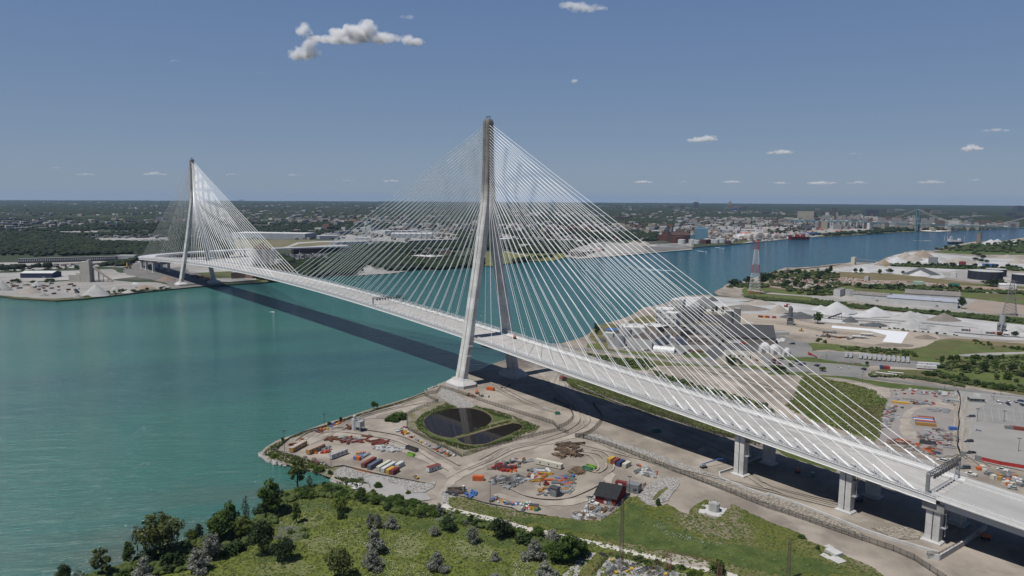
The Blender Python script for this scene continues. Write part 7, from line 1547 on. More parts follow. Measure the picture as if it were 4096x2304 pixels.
for (x,y,lb) in ((1420,377,'white gull low over the river at the left'),(1203,968,'white gull over the river near the shore trees')):
 X,Y=at('I',x,y,3);t=thing('gull',lb,'bird',(X,Y,3),.5);t_=MB();t_.loft([[(u*.5,w_*.07*math.cos(a_),w_*.07*math.sin(a_)) for a_ in (0,1.57,3.14,4.71)] for u,w_ in ((-.6,.2),(-.2,1),(.2,1),(.5,.4))]);t_.build('body',white_paint,t);q=MB();q.add([(0,0,0),(.25,0,0),(.1,.75,.25),(-.1,.7,.25)],[(0,1,2,3)]);q.add([(0,0,0),(.25,0,0),(.1,-.75,.25),(-.1,-.7,.25)],[(3,2,1,0)]);q.build('wings',white_paint,t)
tug=thing('work_barge','rusty work barge moored at the scrap yard dock','barge',(*at('D',175,862,0),0),R(-50));b=MB();b.loft([[(u*16,v*5,z) for u,v in ((-1,-1),(1,-1),(1,1),(-1,1))] for z in (-.5,2)]);b.build('hull',steel_dark,tug);MB().box(-6,0,2,6,6,5).build('deck_house',steel_grey,tug);MB().beam((4,0,2),(12,0,14),.8,.8).build('crane_arm',steel_dark,tug)
# ---------------- undergrowth masses on the right bank ----------------
def undergrowth(name,polys,hr,wr,m,label,seed):
 r_=random.Random(seed);P=[]
 for f,s,n in polys:P+=scatter(pts(f,s),n,r_)
 rs_=np.random.RandomState(seed);n=len(P); return blob_mass(name,np.array(P),rs_.uniform(*hr,n),rs_.uniform(*wr,n),m,seed,label)
und=mat('undergrowth_leaf',(.035,.055,.018),col2=(.065,.085,.028),scale=.12,world=True,rough=.9)
undergrowth('undergrowth',[('g','345,340 480,372 700,392 950,412 1300,440 1750,475 2000,495 2300,525 2700,570 2700,600 2200,560 1700,508 1300,470 900,430 600,418 480,395',900),
('g','0,300 330,345 340,372 0,365',160),('D','0,1110 240,1130 560,1160 520,1170 200,1140 0,1125',220),('D','-210,1085 0,1105 300,1135 0,1130 -200,1100',160)],(1.5,4.5),(3,8),und,'dark hedge growth between the yards',31)
undergrowth('undergrowth',[('D','0,880 100,872 300,850 560,850 640,900 660,1000 600,1070 400,1085 200,1050 60,1000 0,960',420),('D','640,985 900,990 1200,995 1500,1005 1900,1035 1900,1055 1500,1040 1200,1035 900,1020',300),('D','1080,795 1350,803 1700,813 2290,835 2290,860 1700,845 1100,815',260),('D','1800,1035 2290,1050 2290,1075 1800,1050',100),('C','1930,1005 1990,980 2080,985 2290,985 2290,1010 2000,1010',120)],(2,6),(5,12),und,'scrub between the scrap yard and the stone yards',32)
undergrowth('undergrowth',[('D','1500,670 1650,655 1850,625 2290,600 2700,585 2700,690 2290,700 1850,690',500)],(6,11),(10,18),und,'river wood at the far right',33)
undergrowth('undergrowth',[('H','1340,330 1500,345 1760,425 2276,495 2700,560 2700,470 2276,440 1900,400 1600,330 1500,300',380),('H','1500,200 1700,180 2276,175 2276,330 1800,330 1560,290',260),('H','640,92 1000,100 1300,128 1320,160 1000,150 700,118',120),('H','900,345 1300,352 1760,435 1740,450 1300,370 900,355',160),('H','-20,270 60,262 150,285 170,330 60,330',60),('F','1230,290 1420,360 1700,440 2276,610 H60,690 F1600,470 F1350,395',200),('F','660,150 950,190 1180,195 1280,265 1050,285 760,195',160)],(.8,2.6),(2,5),und,'weeds and scrub in the fields right of the bridge',34)
undergrowth('undergrowth',[('E','1150,742 1250,680 1325,690 1330,735 1240,750',60),('J','60,800 270,690 450,650 640,610 850,620 1000,675 1180,700 1350,740 1520,780 1700,825 1790,880 1640,890 1500,870 1300,840 1180,760 1000,720 850,710 640,700 450,710 300,750 200,820',420),('J','1830,860 2000,890 2200,960 2457,1020 K200,1070 K460,1130 K700,1210 K700,1280 K400,1250 K100,1140 J2457,1070 J2200,1000 J1950,950',220),('I','1300,1440 1500,1330 1750,1230 2050,1180 2457,1000 2457,1130 2100,1260 1800,1400 1500,1449',300),('I','750,1500 1050,1410 1250,1345 1600,1190 2000,1100 2457,940 2457,1010 2000,1160 1600,1260 1250,1420 900,1560',420),('J','0,850 250,700 300,800 200,950 0,980',140)],(1.4,3.2),(2.2,4.8),mat('shrub_mass',(.050,.075,.02),col2=(.085,.11,.03),scale=.25,world=True,rough=.85),'dense low shrubs of the foreground belt',35)
_hp=pts('J',FGM) if False else FG_POLY
_r=random.Random(77);_P=scatter(_hp,700,_r)+scatter(pts('J',FGM2),330,_r);_P=np.array(_P);_rs=np.random.RandomState(5)
blob_mass('herb_clumps',_P,_rs.uniform(.35,1.1,len(_P)),_rs.uniform(1.2,3.6,len(_P)),mat('herb_leaf',(.085,.115,.032),col2=(.14,.16,.055),scale=.12,world=True,rough=.9,col3=(.06,.085,.028),scale3=.4),6,'low herbs and young shrubs dotted through the foreground meadow')
# ---------------- opposite bank ----------------
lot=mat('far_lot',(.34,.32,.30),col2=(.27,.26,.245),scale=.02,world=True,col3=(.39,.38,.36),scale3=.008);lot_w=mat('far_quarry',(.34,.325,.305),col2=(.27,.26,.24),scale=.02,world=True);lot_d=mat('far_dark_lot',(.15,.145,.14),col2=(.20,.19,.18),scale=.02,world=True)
far_con=mat('far_pavement',(.44,.43,.415),col2=(.37,.36,.345),scale=.01,world=True);fgreen=mat('far_lawn',(.085,.10,.035),col2=(.12,.12,.05),scale=.015,world=True)
LAY[0]=GZ+.05
patch('rail_yard','A','-500,1010 160,1005 800,990 1010,1000 1200,975 1260,985 1250,1010 1100,1050 860,1042 740,1050 0,1085 -500,1110',lot,amp=3,step=20)
patch('lot','A','-500,1120 0,1100 600,1080 1000,1065 1080,1100 1200,1090 1250,1130 1000,1160 700,1160 400,1170 0,1190 -400,1200',lot,amp=3,step=20)
patch('quarry_yard','A','-500,1180 0,1160 90,1180 480,1180 640,1170 1000,1165 1160,1180 1400,1185 1540,1215 1500,1240 1230,1255 930,1290 640,1320 500,1330 300,1325 0,1300 -500,1290',lot_w,amp=3,step=16)
patch('shore_green','A','-100,1300 0,1302 300,1325 500,1335 900,1300 900,1310 500,1352 130,1330 0,1312',fgreen,amp=1.5)
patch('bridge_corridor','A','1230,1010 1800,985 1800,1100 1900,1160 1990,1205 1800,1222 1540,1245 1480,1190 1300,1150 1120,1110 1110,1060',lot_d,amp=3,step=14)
patch('lawn','A','1750,1100 2060,1080 2290,1090 B120,960 B0,960 A2200,1150 A1950,1165 A1830,1130',fgreen,amp=2)
patch('lot','A','1560,950 2290,930 2290,1075 2050,1085 1700,1100 1660,1040 1500,1060 1480,1000',lot,amp=3,step=18)
patch('pump_yard','A','1920,1150 2290,1130 2290,1160 2050,1180 1960,1175',lot,amp=1)
patch('plaza_field','c','-200,250 720,252 860,262 1150,268 1000,330 560,370 360,360 200,400 -200,380',mat('plaza_grass',(.13,.135,.06),col2=(.2,.17,.11),scale=.01,world=True),amp=3,step=20)
patch('plaza_road','c','360,362 480,340 600,290 900,272 1200,262 1500,262 1500,275 1150,282 900,285 640,305 500,350 400,372',far_con,amp=.5,step=20)
patch('plaza','c','280,372 560,368 640,350 860,332 1120,314 1300,322 1700,310 2000,300 2576,280 2700,270 2700,325 2300,330 1900,345 1600,350 1290,360 1240,400 1000,380 640,385',far_con,amp=2,step=20)
patch('plaza','c','900,190 1200,180 1700,130 2576,150 2900,170 2900,285 2576,280 2000,292 1500,262 1100,258',lot,amp=4,step=25)
patch('plaza','d','-100,150 330,170 540,225 700,245 1000,250 1400,260 1400,275 1000,268 700,262 520,262 330,250 -100,260',far_con,amp=1,step=20)
patch('power_yard','c','300,440 640,440 1240,430 1050,520 880,545 600,548 420,470',lot_d,amp=2,step=14)
patch('lot','c','-200,400 60,395 420,560 700,620 900,700 560,660 0,600 -200,590',lot,amp=2,step=14)
patch('quay_lot','c','1330,700 1480,585 1620,590 1740,615 1770,660 2050,655 1800,690 1350,716',lot,amp=1.5,step=12)
patch('lot','c','1920,460 2050,445 2350,520 2200,535 1930,500',lot,amp=1);patch('park_lawn','d','60,415 380,400 560,430 840,435 1120,430 1180,478 1000,525 660,530 400,560 230,592 60,598',mat('park_lawn',(.11,.125,.04),col2=(.17,.165,.05),scale=.01,world=True),amp=2,step=16)
patch('park_lawn','c','1500,525 1700,505 1780,540 1600,560',mat('park_lawn',(.11,.125,.04)));patch('park_path','d','380,402 600,440 870,480 870,488 600,450 380,412',lot);
patch('cement_yard','d','1180,470 1190,400 1500,300 1700,285 1960,300 2300,310 2576,300 2800,300 2800,380 2576,398 2100,440 1600,480 1320,500',lot_w,amp=3,step=20)
patch('coal_yard','C','1160,640 1300,612 1480,620 1600,640 1640,645 1420,672 1200,690',lot_d,amp=2,step=14)
patch('lot','C','1120,500 1340,505 1340,530 1240,545 1100,540',lot,amp=2,step=14)
patch('lot','C','1560,490 1800,480 2290,440 D200,430 D900,438 D1000,500 D700,540 D370,558 D180,570 C2290,592 C2060,612 C1940,600 C1750,545 C1600,530',lot,amp=4,step=25)
patch('grass_slope','C','1930,590 2060,575 2140,590 2060,610 1950,612',fgreen,amp=1.5);patch('dry_field','C','1750,545 1950,552 1960,570 1760,568',grass_dry,amp=1.5)
patch('sand_shore','D','1350,500 1420,492 1520,482 1700,480 2290,470 2700,455 2700,465 2290,476 1700,498 1500,508',mat('shore_sand',(.62,.58,.52)),amp=3,step=25)
patch('riverside_park','D','380,560 520,535 900,505 1150,498 1350,505 1150,513 1000,523 700,543 500,549',fgreen,amp=3,step=25)
patch('rail_lot','A','680,790 1000,785 1500,782 1500,800 1290,812 1100,825 900,818',lot,amp=3,step=25)
for f,s in (('A','0,575 350,548 560,570 800,548 800,556 600,578 350,572 0,596'),('A','380,700 640,710 880,722 870,735 560,735'),('B','610,318 940,325 1100,335 1100,346 800,338 610,328'),('B','0,400 950,410 950,425 0,430'),('c','600,120 1000,160 900,172 560,140'),('C','230,385 440,388 440,398 230,398'),('C','600,400 720,385 720,398 600,410'),('C','1240,385 1480,385 1480,398 1240,398'),('A','100,620 400,610 450,625 200,640')):
 patch('cleared_lot',f,s,lot,amp=8,step=40)
# shore wall caps
for f,s,lb in (('A','0,1310 130,1335 500,1355 740,1340 1000,1310 1250,1280 1540,1250 1800,1225 2290,1195 B190,957','dark quay edge of the far bank at the left'),('C','900,712 1180,695 1420,675 1700,645 1900,630 2060,615 D0,590','dark quay edge along the tank farm')):
 wallrun(f,s,1.4,1.2,lb,m=mat('quay_dark',(.06,.055,.05)),name='quay_wall',z=.6)
# stockpiles on the far bank
for a_ in [('A',330,1215,1168,110,st_lgrey,'grey cone at the left of the far quarry',1),('A',270,1275,1212,200,st_pale,'double beige cone in the far quarry',2),('A',860,1300,1195,250,st_lgrey,'tallest grey cone in the far quarry',3),('A',395,1305,1280,90,st_grey,'small cone near the far shore',4),('A',700,1320,1290,90,st_grey,'small grey cone by the far shore bushes',5),('A',15,1245,1160,160,st_lgrey,'grey cone cut by the left edge',6),('A',1030,1245,1218,70,st_lgrey,'small cone right of the tallest one',7),('A',1210,1200,1182,70,st_white,'white low heap right of the conveyor',8),('A',1140,1275,1252,110,st_lgrey,'low heap by the quay bushes',9),('A',1300,1240,1205,180,st_tan,'brown heap near the far tower',10),('A',1480,1165,1125,200,mat('earth_red',(.22,.17,.14)),'reddish earth heap behind the far tower',11),('A',60,1255,1215,120,st_grey,'grey rubble heap at the left edge',12),
('C',1100,618,588,160,st_pale,'beige heap in the far cement yard, left',13),('C',1180,620,590,120,st_pale,'beige twin heap in the far cement yard',14),('C',1280,635,620,140,st_lgrey,'low pale heap in the far cement yard',15),('C',1380,640,612,180,st_grey,'grey coal-like heap near the far tanks',16),('C',1500,645,628,120,st_grey,'low dark heap near the far tanks',17),('a',1380,560,508,240,st_white,'white salt heap behind the far domes',18),('a',1270,560,525,120,st_lgrey,'pale heap beside the salt heap',19)]:
 heap(a_[0],a_[1],a_[2],a_[3],a_[4],a_[5],a_[6],seed=a_[7]+100,aspect=.8,ang=YAW+math.pi/2,peaks=2 if 'cone' not in a_[6] else 1)
brick_m=mat('dark_brick',(.13,.055,.045),col2=(.10,.045,.04),scale=.05);brick2=mat('purple_brick',(.10,.055,.05),col2=(.07,.045,.042),scale=.05);bluem=mat('blue_cladding',(.16,.29,.38),col2=(.13,.25,.33),scale=.05)
def fb(f,x0,y0,x1,y1,ytop,d,wm,rm,label,**k):
 h=hgt(f,(x0+x1)/2,(y0+y1)/2,ytop); return block(f,x0,y0,x1,y1,d,max(3,h),wm,rm,label,**k)
# left: head house, shed, ore terminal, warehouses
t=thing('grain_elevator','tall pale concrete elevator with stepped annex and long conveyor on the far bank','elevator',(*at('A',780,1180),GZ),YAW+math.pi/2)
h_=hgt('A',780,1180,998);ec=mat('elevator_concrete',(.52,.49,.43),col2=(.42,.40,.36),scale=.05)
MB().box(0,0,0,17,12,h_).build('tower',ec,t);MB().box(-5,0,h_,4,9,3).build('top_house',ec,t);MB().box(21,-4,0,20,14,h_*.36).build('annex',ec,t);MB().box(14,-4,h_*.36,8,12,h_*.08).build('annex_top',ec,t)
for zz in (.3,.45,.6,.75):
 for xx in (-6,4):MB().box(xx,-6.1,h_*zz,1.6,.2,2.2).build('window',glass_m,t)
for zz in (.1,.22):
 for xx in (14,19,24,29):MB().box(xx,-11.1,h_*zz,1.8,.2,2.4).build('window',glass_m,t)
b=MB();pA=at('A',1010,1180);conveyor_t=MB();q_=at('A',800,1180)
t2=thing('conveyor','long pale inclined conveyor running down from the far elevator','conveyor',(0,0,0));MB().beam((q_[0],q_[1],h_*.9),(pA[0],pA[1],3),3.2,3).build('gallery',mat('gallery_tan',(.42,.36,.31)),t2)
for i in range(1,5):u=i/5;X_,Y_=q_[0]+(pA[0]-q_[0])*u,q_[1]+(pA[1]-q_[1])*u;b.beam((X_,Y_,0),(X_,Y_,h_*.9*(1-u)),.8,.8)
for k in range(5):b.beam((q_[0]-4*k,q_[1]-6-9*(k%2),0),(q_[0]-4*k,q_[1]-6-9*(k%2),h_*.7),.5,.5)
b.build('trestle',steel_dark,t2)
gable('A',182,1145,470,1145,30,9,12,mat('shed_blue',(.035,.045,.085)),roof_w,'low shed with blue walls and white roof on the far bank',name='warehouse',cat='warehouse',over=.5)
t=fb('A',160,1015,1040,990,965,22,steel_dark,mat('ore_roof',(.25,.25,.24)),'very long dark ore terminal shed with row of openings at the left',name='terminal_shed',wins=0)
loc,a,L0,n=base2('A',160,1015,1040,990,.4);b=MB()
for i in range(46):b.box(-L0/2+L0*(i+.5)/46,-.6,4,L0/46*.45,.5,4.5)
o=b.build('white_panel_row',white_m,t);o.location=(0,-11.6 if Vector((-math.sin(a),math.cos(a))).dot(n)>0 else 11.6,0)
fb('A',1035,985,1205,985,945,22,mat('grey_clad',(.40,.41,.42)),fac_lt,'grey block at the right end of the long ore terminal',name='terminal_shed');fb('A',985,1018,1165,1015,992,16,fac_lt,fac_lt,'low pale shed in front of the ore terminal')
fb('A',1395,645,1460,645,602,30,mat('lilac_grey',(.30,.29,.34)),fac_lt,'solitary grey high-rise block far beyond the far tower',name='tower_block',wins=4,rows=4);
fb('c',-230,235,710,250,172,90,mat('wh_grey',(.40,.42,.45),col2=(.32,.34,.37),scale=.03),roof_w,'very long white-roofed warehouse on the plain left of the middle',name='warehouse',cat='warehouse',wins=0,vents=8)
fb('c',895,250,1160,245,205,60,mat('wh_grey',(.40,.42,.45)),fac_lt,'smaller grey warehouse right of the very long one',name='warehouse',cat='warehouse');fb('c',1150,190,1330,185,145,50,mat('wh_slate',(.16,.18,.22)),lot,'dark slate flat building beyond the plaza');fb('c',960,205,1150,200,185,40,fac_lt,fac_lt,'pale low building behind the smaller warehouse');fb('c',545,160,640,160,130,40,brick_m,roof_w,'red and white building behind the very long warehouse');fb('c',745,165,845,165,140,30,fac_tan,fac_lt,'tan building left of the slate one')
fb('c',640,442,1240,410,365,50,brick2,mat('brick_roof',(.09,.08,.08)),'long dark brick power station building behind the main span',name='power_building',wins=12,rows=2,vents=5)
fb('c',930,385,1010,382,348,20,brick2,brick2,'raised dark brick block on the power building');fb('c',750,385,780,384,358,14,brick2,brick2,'small raised brick block on the power building, left')
t=thing('cement_silo_group','cluster of large round concrete cement silos with rusty roof gear on the far bank','silos',(*at('c',170,600),GZ),YAW+math.pi/2);hs_=hgt('c',170,600,375);sil=mat('silo_concrete',(.36,.34,.32),col2=(.28,.27,.26),scale=.06)
for i,(x_,y_) in enumerate(((12,6),(-4,-4),(-18,-6))):MB().tube((x_,y_,0),(x_,y_,hs_-(3 if i==2 else 0)),10.5 if i<2 else 8,n=24).build('silo',sil,t)
MB().box(2,0,hs_,38,12,2).build('roof_deck',rust,t);b=MB()
for x_,z_ in ((15,6),(6,10),(-1,13),(-8,5)):b.box(x_,0,hs_+2,4,5,z_)
for k in range(8):b.beam((20-5*k,4,hs_+2),(17-5*k,0,hs_+6),.5,.5)
b.build('roof_gear',mat('gear_rust',(.22,.11,.07),col2=(.3,.2,.15),scale=.2),t);MB().tube((-34,-2,0),(-34,-2,hs_*.42),9,n=24).build('low_silo',fac_lt,t)
fb('c',35,755,200,735,700,20,mat('pump_brown',(.20,.14,.11)),mat('pump_brown',(.20,.14,.11)),'brown flat pump house on the lawn beside the far tower');fb('A',2070,1150,2290,1142,1095,25,mat('pump_brown',(.20,.14,.11)),lot,'brown brick building left of the silo group, under the deck')
# plaza buildings
fb('c',1810,235,2350,235,180,110,mat('plaza_clad',(.36,.37,.39)),roof_w,'big inspection hall with stepped white roofs on the plaza',name='inspection_hall',vents=10);fb('c',1740,200,1900,190,140,60,white_m,roof_w,'white raised block at the left of the inspection hall',vents=3);fb('c',1900,190,2190,180,140,50,white_m,roof_w,'white upper block on the inspection hall',vents=6);fb('c',1350,260,1560,258,228,60,white_m,roof_w,'low white hall left of the inspection hall',vents=4)
fb('c',1100,320,1560,305,283,30,mat('canopy_grey',(.30,.32,.36)),mat('canopy_top',(.42,.44,.47)),'long grey canopy over the toll lanes, left part',name='canopy');fb('c',1540,330,2060,320,296,30,mat('canopy_grey',(.30,.32,.36)),mat('canopy_top',(.42,.44,.47)),'long grey canopy over the toll lanes, right part',name='canopy');fb('c',2060,310,2700,290,258,40,mat('dark_canopy',(.08,.085,.1)),fac_lt,'dark-fronted long canopy hall at the right of the plaza',name='canopy')
fb('c',2050,500,2350,520,470,55,brick_m,roof_w,'low brick building with dazzling white roof in the riverside wood');fb('c',2010,625,2060,625,605,12,white_m,roof_w,'small white pavilion on the far shore');fb('c',1680,595,1740,592,560,20,fac_lt,roof_w,'pale shed beside the riverside lot')
for i,(x,y) in enumerate(((2190,430),(2300,410),(2400,435),(2480,430),(2540,420),(2250,460),(2120,440))):gable('c',x-22,y,x+22,y,22,7,12,mat('redbrick_house',(.25,.08,.06)),mat('slate_roof',(.12,.12,.13)),['first','second','third','fourth','fifth','sixth','seventh'][i]+' red brick house among the trees on the far bank',name='brick_house',cat='house',over=.4)
fb('d',330,295,500,290,245,60,fac_lt,roof_w,'long pale station hall behind the right tower leg');
q1=smooth_line(pts('d','330,205 400,215 520,240 700,252 900,262 1100,268 1400,285',8));t=thing('highway_viaduct','pale elevated highway ramp crossing behind the cables','viaduct',(0,0,0));b=MB();c_=MB()
for i in range(len(q1)-1):b.beam((*q1[i],9-i*.25),(*q1[i+1],9-(i+1)*.25),14,1.6)
for i in range(0,len(q1),2):c_.box(q1[i][0],q1[i][1],0,2,2,8-i*.25)
b.build('deck',far_con,t);c_.build('column',far_con,t)
q1=smooth_line(pts('c','1500,180 1800,165 2100,150 2400,165 2700,200',8));t=thing('highway_viaduct','pale elevated road behind the inspection hall','viaduct',(0,0,0));b=MB();c_=MB()
for i in range(len(q1)-1):b.beam((*q1[i],9),(*q1[i+1],9),14,1.6)
for i in range(0,len(q1),2):c_.box(q1[i][0],q1[i][1],0,2,2,8)
b.build('deck',far_con,t);c_.build('column',far_con,t)
fb('d',560,355,670,365,318,20,white_m,fac_lt,'ruined white-framed building among the trees',wins=6,rows=2);fb('d',1230,465,1330,475,420,30,mat('brown_hip',(.10,.085,.08)),mat('brown_hip',(.10,.085,.08)),'dark roofed fort building on the far shore');fb('d',1380,440,1560,430,405,20,brick2,roof_w,'white-roofed brick row near the fort');fb('d',1600,410,1670,405,370,20,mat('pink_wall',(.55,.42,.38)),mat('pink_wall',(.55,.42,.38)),'pale pink block at the far cement yard');fb('d',1070,205,1190,200,172,30,fac_tan,fac_lt,'tan and white building above the green strip');fb('d',1140,285,1300,280,258,30,white_m,roof_w,'low white sheds behind the cables');fb('d',1700,300,1760,300,285,12,white_m,roof_w,'little white building at the top of the cement yard')
# power plant, blue block, tanks
fb('a',230,610,480,625,545,70,brick_m,brick_m,'lower red brick wing of the riverside power plant',name='power_plant',wins=8,rows=2);fb('a',480,650,610,650,560,50,brick_m,brick_m,'front red brick block of the power plant',name='power_plant',wins=4,rows=3);fb('a',295,560,440,565,495,50,brick_m,brick2,'upper red brick block with the chimneys of the power plant',name='power_plant',wins=3,rows=2,vents=3)
gable('a',440,640,675,640,70,26,36,brick2,brick2,'tall gabled turbine hall of the power plant',name='power_plant',cat='power plant',over=.3,wins=8)
for x,lb in ((378,'left black chimney of the power plant'),(430,'right black chimney of the power plant')):t=thing('chimney',lb,'chimney',(*at('a',x,580),GZ));MB().tube((0,0,0),(0,0,hgt('a',x,580,420)),4.5,n=14,r2=3.6).build('stack',steel_dark,t)
fb('a',735,595,910,598,450,60,bluem,bluem,'tall light blue clad industrial block on the far bank',name='blue_block',wins=0);fb('a',785,560,865,560,432,40,bluem,bluem,'top storey of the light blue block');fb('a',680,598,735,598,540,40,bluem,bluem,'low light blue annex of the blue block');fb('a',800,650,885,655,605,30,brick_m,brick_m,'low brick block between the far tanks');fb('a',1140,660,1220,662,622,30,brick2,steel_dark,'dark brick block right of the far tanks')
for (x,y,w_,yt,lb) in ((560,665,102,603,'largest left white tank beside the power plant'),(700,655,95,602,'second white tank from the left'),(765,662,85,614,'white tank in front of the low brick block'),(905,650,85,592,'white tank behind the middle one, right group'),(970,652,75,604,'short white tank in the right group'),(1020,655,80,606,'middle white tank in the right group'),(1060,640,90,586,'white tank at the back of the right group'),(1105,648,92,594,'rightmost white tank of the far bank')):
 X_,Y_=at('a',x,y-8);r_=wid('a',x,y,w_)/2;ht=hgt('a',x,y,yt);t=thing('storage_tank',lb,'tank',(X_,Y_,GZ));MB().tube((0,0,0),(0,0,ht),r_,n=28).build('shell',mat('tank_white',(.52,.53,.53),col2=(.45,.46,.46),scale=.05),t);MB().tube((0,0,ht),(0,0,ht+1.2),r_,n=28,r2=r_*.1).build('lid',fac_lt,t)
for x,lb in ((690,'left small silo in front of the tanks'),(710,'right small silo in front of the tanks')):t=thing('small_silo',lb,'silo',(*at('a',x,690),GZ));MB().tube((0,0,0),(0,0,14),2.6,n=12).build('cylinder',white_m,t)
fb('a',630,475,740,480,455,60,white_m,roof_w,'long white shed left of the blue block');fb('a',915,500,1260,495,470,110,mat('saw_roof',(.36,.38,.42)),mat('saw_roof',(.36,.38,.42)),'wide grey saw-tooth roofed hall right of the blue block');fb('a',915,500,1010,502,478,20,white_m,roof_w,'white front of the saw-tooth hall');fb('a',400,430,560,430,405,60,fac_lt,roof_w,'white-roofed hall behind the chimneys');fb('a',150,515,300,515,480,60,fac_lt,roof_w,'crumpled white roofs left of the power plant',vents=6);fb('a',705,440,865,440,410,30,fac_tan,steel_grey,'pier-like building behind the blue block');fb('a',1340,480,1620,480,462,60,white_m,roof_w,'long white low shed behind the salt heap');fb('a',1240,465,1340,462,445,30,white_m,roof_w,'white box building left of the low shed')
for x,lb in ((1556,'left white silo of the twin pair'),(1583,'right white silo of the twin pair')):t=thing('white_silo',lb,'silo',(*at('a',x,524),GZ));MB().tube((0,0,0),(0,0,hgt('a',x,524,472)),wid('a',x,524,26)/2,n=16).build('cylinder',white_paint,t)
domem=mat('dome_grey',(.42,.39,.36));
for (x0,x1,y,d_,hh_,lb) in ((1465,1550,590,50,20,'left arched storage dome'),(1548,1680,595,60,26,'large arched storage dome in the middle'),(1690,1780,588,50,22,'right arched storage dome'),(1780,1880,590,50,18,'lowest arched storage dome at the right')):o=hoop('a',x0,y,x1,y,d_,hh_,lb,m=domem,end_on=True)
fb('a',1560,535,1930,555,530,40,mat('dock_shed',(.36,.38,.40)),mat('dock_shed',(.36,.38,.40)),'long grey dock shed behind the domes');fb('a',2250,545,2395,540,510,30,mat('dock_blue',(.08,.17,.33)),mat('dock_blue',(.08,.17,.33)),'blue dock shed right of the red ship');fb('a',1930,560,2060,556,535,30,fac_lt,fac_lt,'pale dock shed behind the red ship')
fb('a',2108,340,2330,345,225,70,mat('station_stone',(.42,.38,.30),col2=(.34,.31,.26),scale=.03),fac_lt,'monumental many-windowed former station block',name='station_tower',wins=26,rows=16,parapet=2);fb('a',2080,350,2350,352,325,50,mat('station_stone',(.42,.38,.30)),fac_lt,'low base of the monumental station block')
t=thing('slab_chimney','slim white chimney standing alone among the distant trees','chimney',(*at('a',1523,372),GZ));MB().tube((0,0,0),(0,0,hgt('a',1523,372,295)),5,n=10,r2=4).build('stack',fac_lt,t)
# ships
def ship(name,label,f,x0,x1,y,hm_,L,W_,H_,sup,ang=None):
 p=Vector(at(f,x0,y,0));q=Vector(at(f,x1,y,0));d=(q-p).normalized();c=(p+q)/2;t=thing(name,label,'ship',(c.x,c.y,0),math.atan2(d.y,d.x) if ang is None else ang);L=(q-p).length
 rg_=[]
 for u,w_,zz in ((-.5,.7,1.0),(-.45,.95,.3),(-.2,1,0),(.2,1,0),(.4,.85,.4),(.5,.1,2.2)):rg_.append([(u*L,-w_*W_/2,H_+zz),(u*L*.98,-w_*W_*.4,-1),(u*L*.98,w_*W_*.4,-1),(u*L,w_*W_/2,H_+zz)])
 MB().loft(rg_).build('hull',hm_,t)
 for nm,x_,sx,sy,z_,sz,m in sup:MB().box(x_*L,0,z_,sx*L,sy,sz).build(nm,m,t)
 return t
sd_=mat('ship_red',(.15,.025,.025));s_=ship('cargo_ship','dark red cargo ship moored at the far dock','a',2265,1988,598,sd_,0,22,11,[('deck_house',-.4,.09,18,11,14,white_m),('funnel',-.44,.03,6,22,6,sd_),('hatch',-.2,.12,16,11,10,mat('ship_hatch',(.30,.06,.05))),('hatch',.08,.14,16,11,10,mat('ship_hatch',(.30,.06,.05))),('forecastle',.42,.08,14,11,5,sd_)])
for x_ in (-.08,.26):q=MB();q.tube((x_*200,0,10),(x_*200,0,34),1.2,n=6);q.tube((x_*200,0,18),(x_*200-14,0,44),.9,n=6);q.build('crane',fac_lt,s_)
s_=ship('tanker_ship','white-housed tanker under way near the wood at the right','b',1742,1548,655,mat('ship_navy',(.03,.035,.06)),0,18,7,[('deck_house',.34,.17,15,7,16,white_paint),('bridge_deck',.36,.1,17,23,4,white_paint),('pipe_deck',-.1,.5,11,7,6,white_m),('pump_house',-.3,.12,10,7,12,white_paint),('funnel',.43,.04,5,20,9,navy_m)])
for x_ in (40,-35):q=MB();q.tube((x_,0,10),(x_,0,29),.5,n=6);q.build('mast',white_m,s_)
X,Y=at('b',2297,568,0);t=thing('sail_boat','tiny white sail boat near the right edge of the upper river','boat',(X,Y,0),.3);MB().loft([[(u*5,v*w_,z_) for v,z_ in ((-1,1.2),(-.5,-.2),(.5,-.2),(1,1.2))] for u,w_ in ((-1,1),(0,1.6),(1,.2))]).build('hull',white_paint,t);q=MB();q.tube((0,0,0),(0,0,14),.2,n=5);q.add([(0,0,2),(-4,.1,2),(0,0,13)],[(0,1,2),(2,1,0)]);q.build('sail',white_paint,t)
# ---- distant suspension bridge
amb=mat('bridge_teal',(.12,.25,.29),col2=(.10,.21,.25),scale=.05);P0=Vector(at('b',1140,488));PL=Vector(at('b',500,450));ax=Vector((math.cos(R(165)),math.sin(R(165))))
SB=thing('suspension_bridge','distant teal suspension bridge with truss deck and draped cables','bridge',(P0.x,P0.y,0),math.atan2(ax.y,ax.x));HT=hgt('b',1140,488,185);ZD=hgt('b',1140,488,378);SP=570.0;SS=270.0
def sb_tower(x):
 t=MB()
 for y in (-10.5,10.5):t.loft([[(x+a*w_,y*(1.12-.12*zz)+b_*2.2,zz*HT) for a,b_ in ((-1,-1),(1,-1),(1,1),(-1,1))] for zz,w_ in ((0,3.4),(.5,2.8),(1,2.2))])
 o=t.build('tower',amb,SB);t=MB();zs=[.04,.2,.36,.5,.64,.78,.93]
 for i,z in enumerate(zs):t.beam((x,-11,z*HT),(x,11,z*HT),1.5,2)
 for a,b_ in zip(zs[:3],zs[1:4]):t.beam((x,-11,a*HT),(x,11,b_*HT),1,1);t.beam((x,11,a*HT),(x,-11,b_*HT),1,1)
 t.build('bracing',amb,o)
sb_tower(0);sb_tower(SP)
tr=MB()
xs_=[-SS-20+i*9.5 for i in range(int((SP+SS+400)/9.5))]
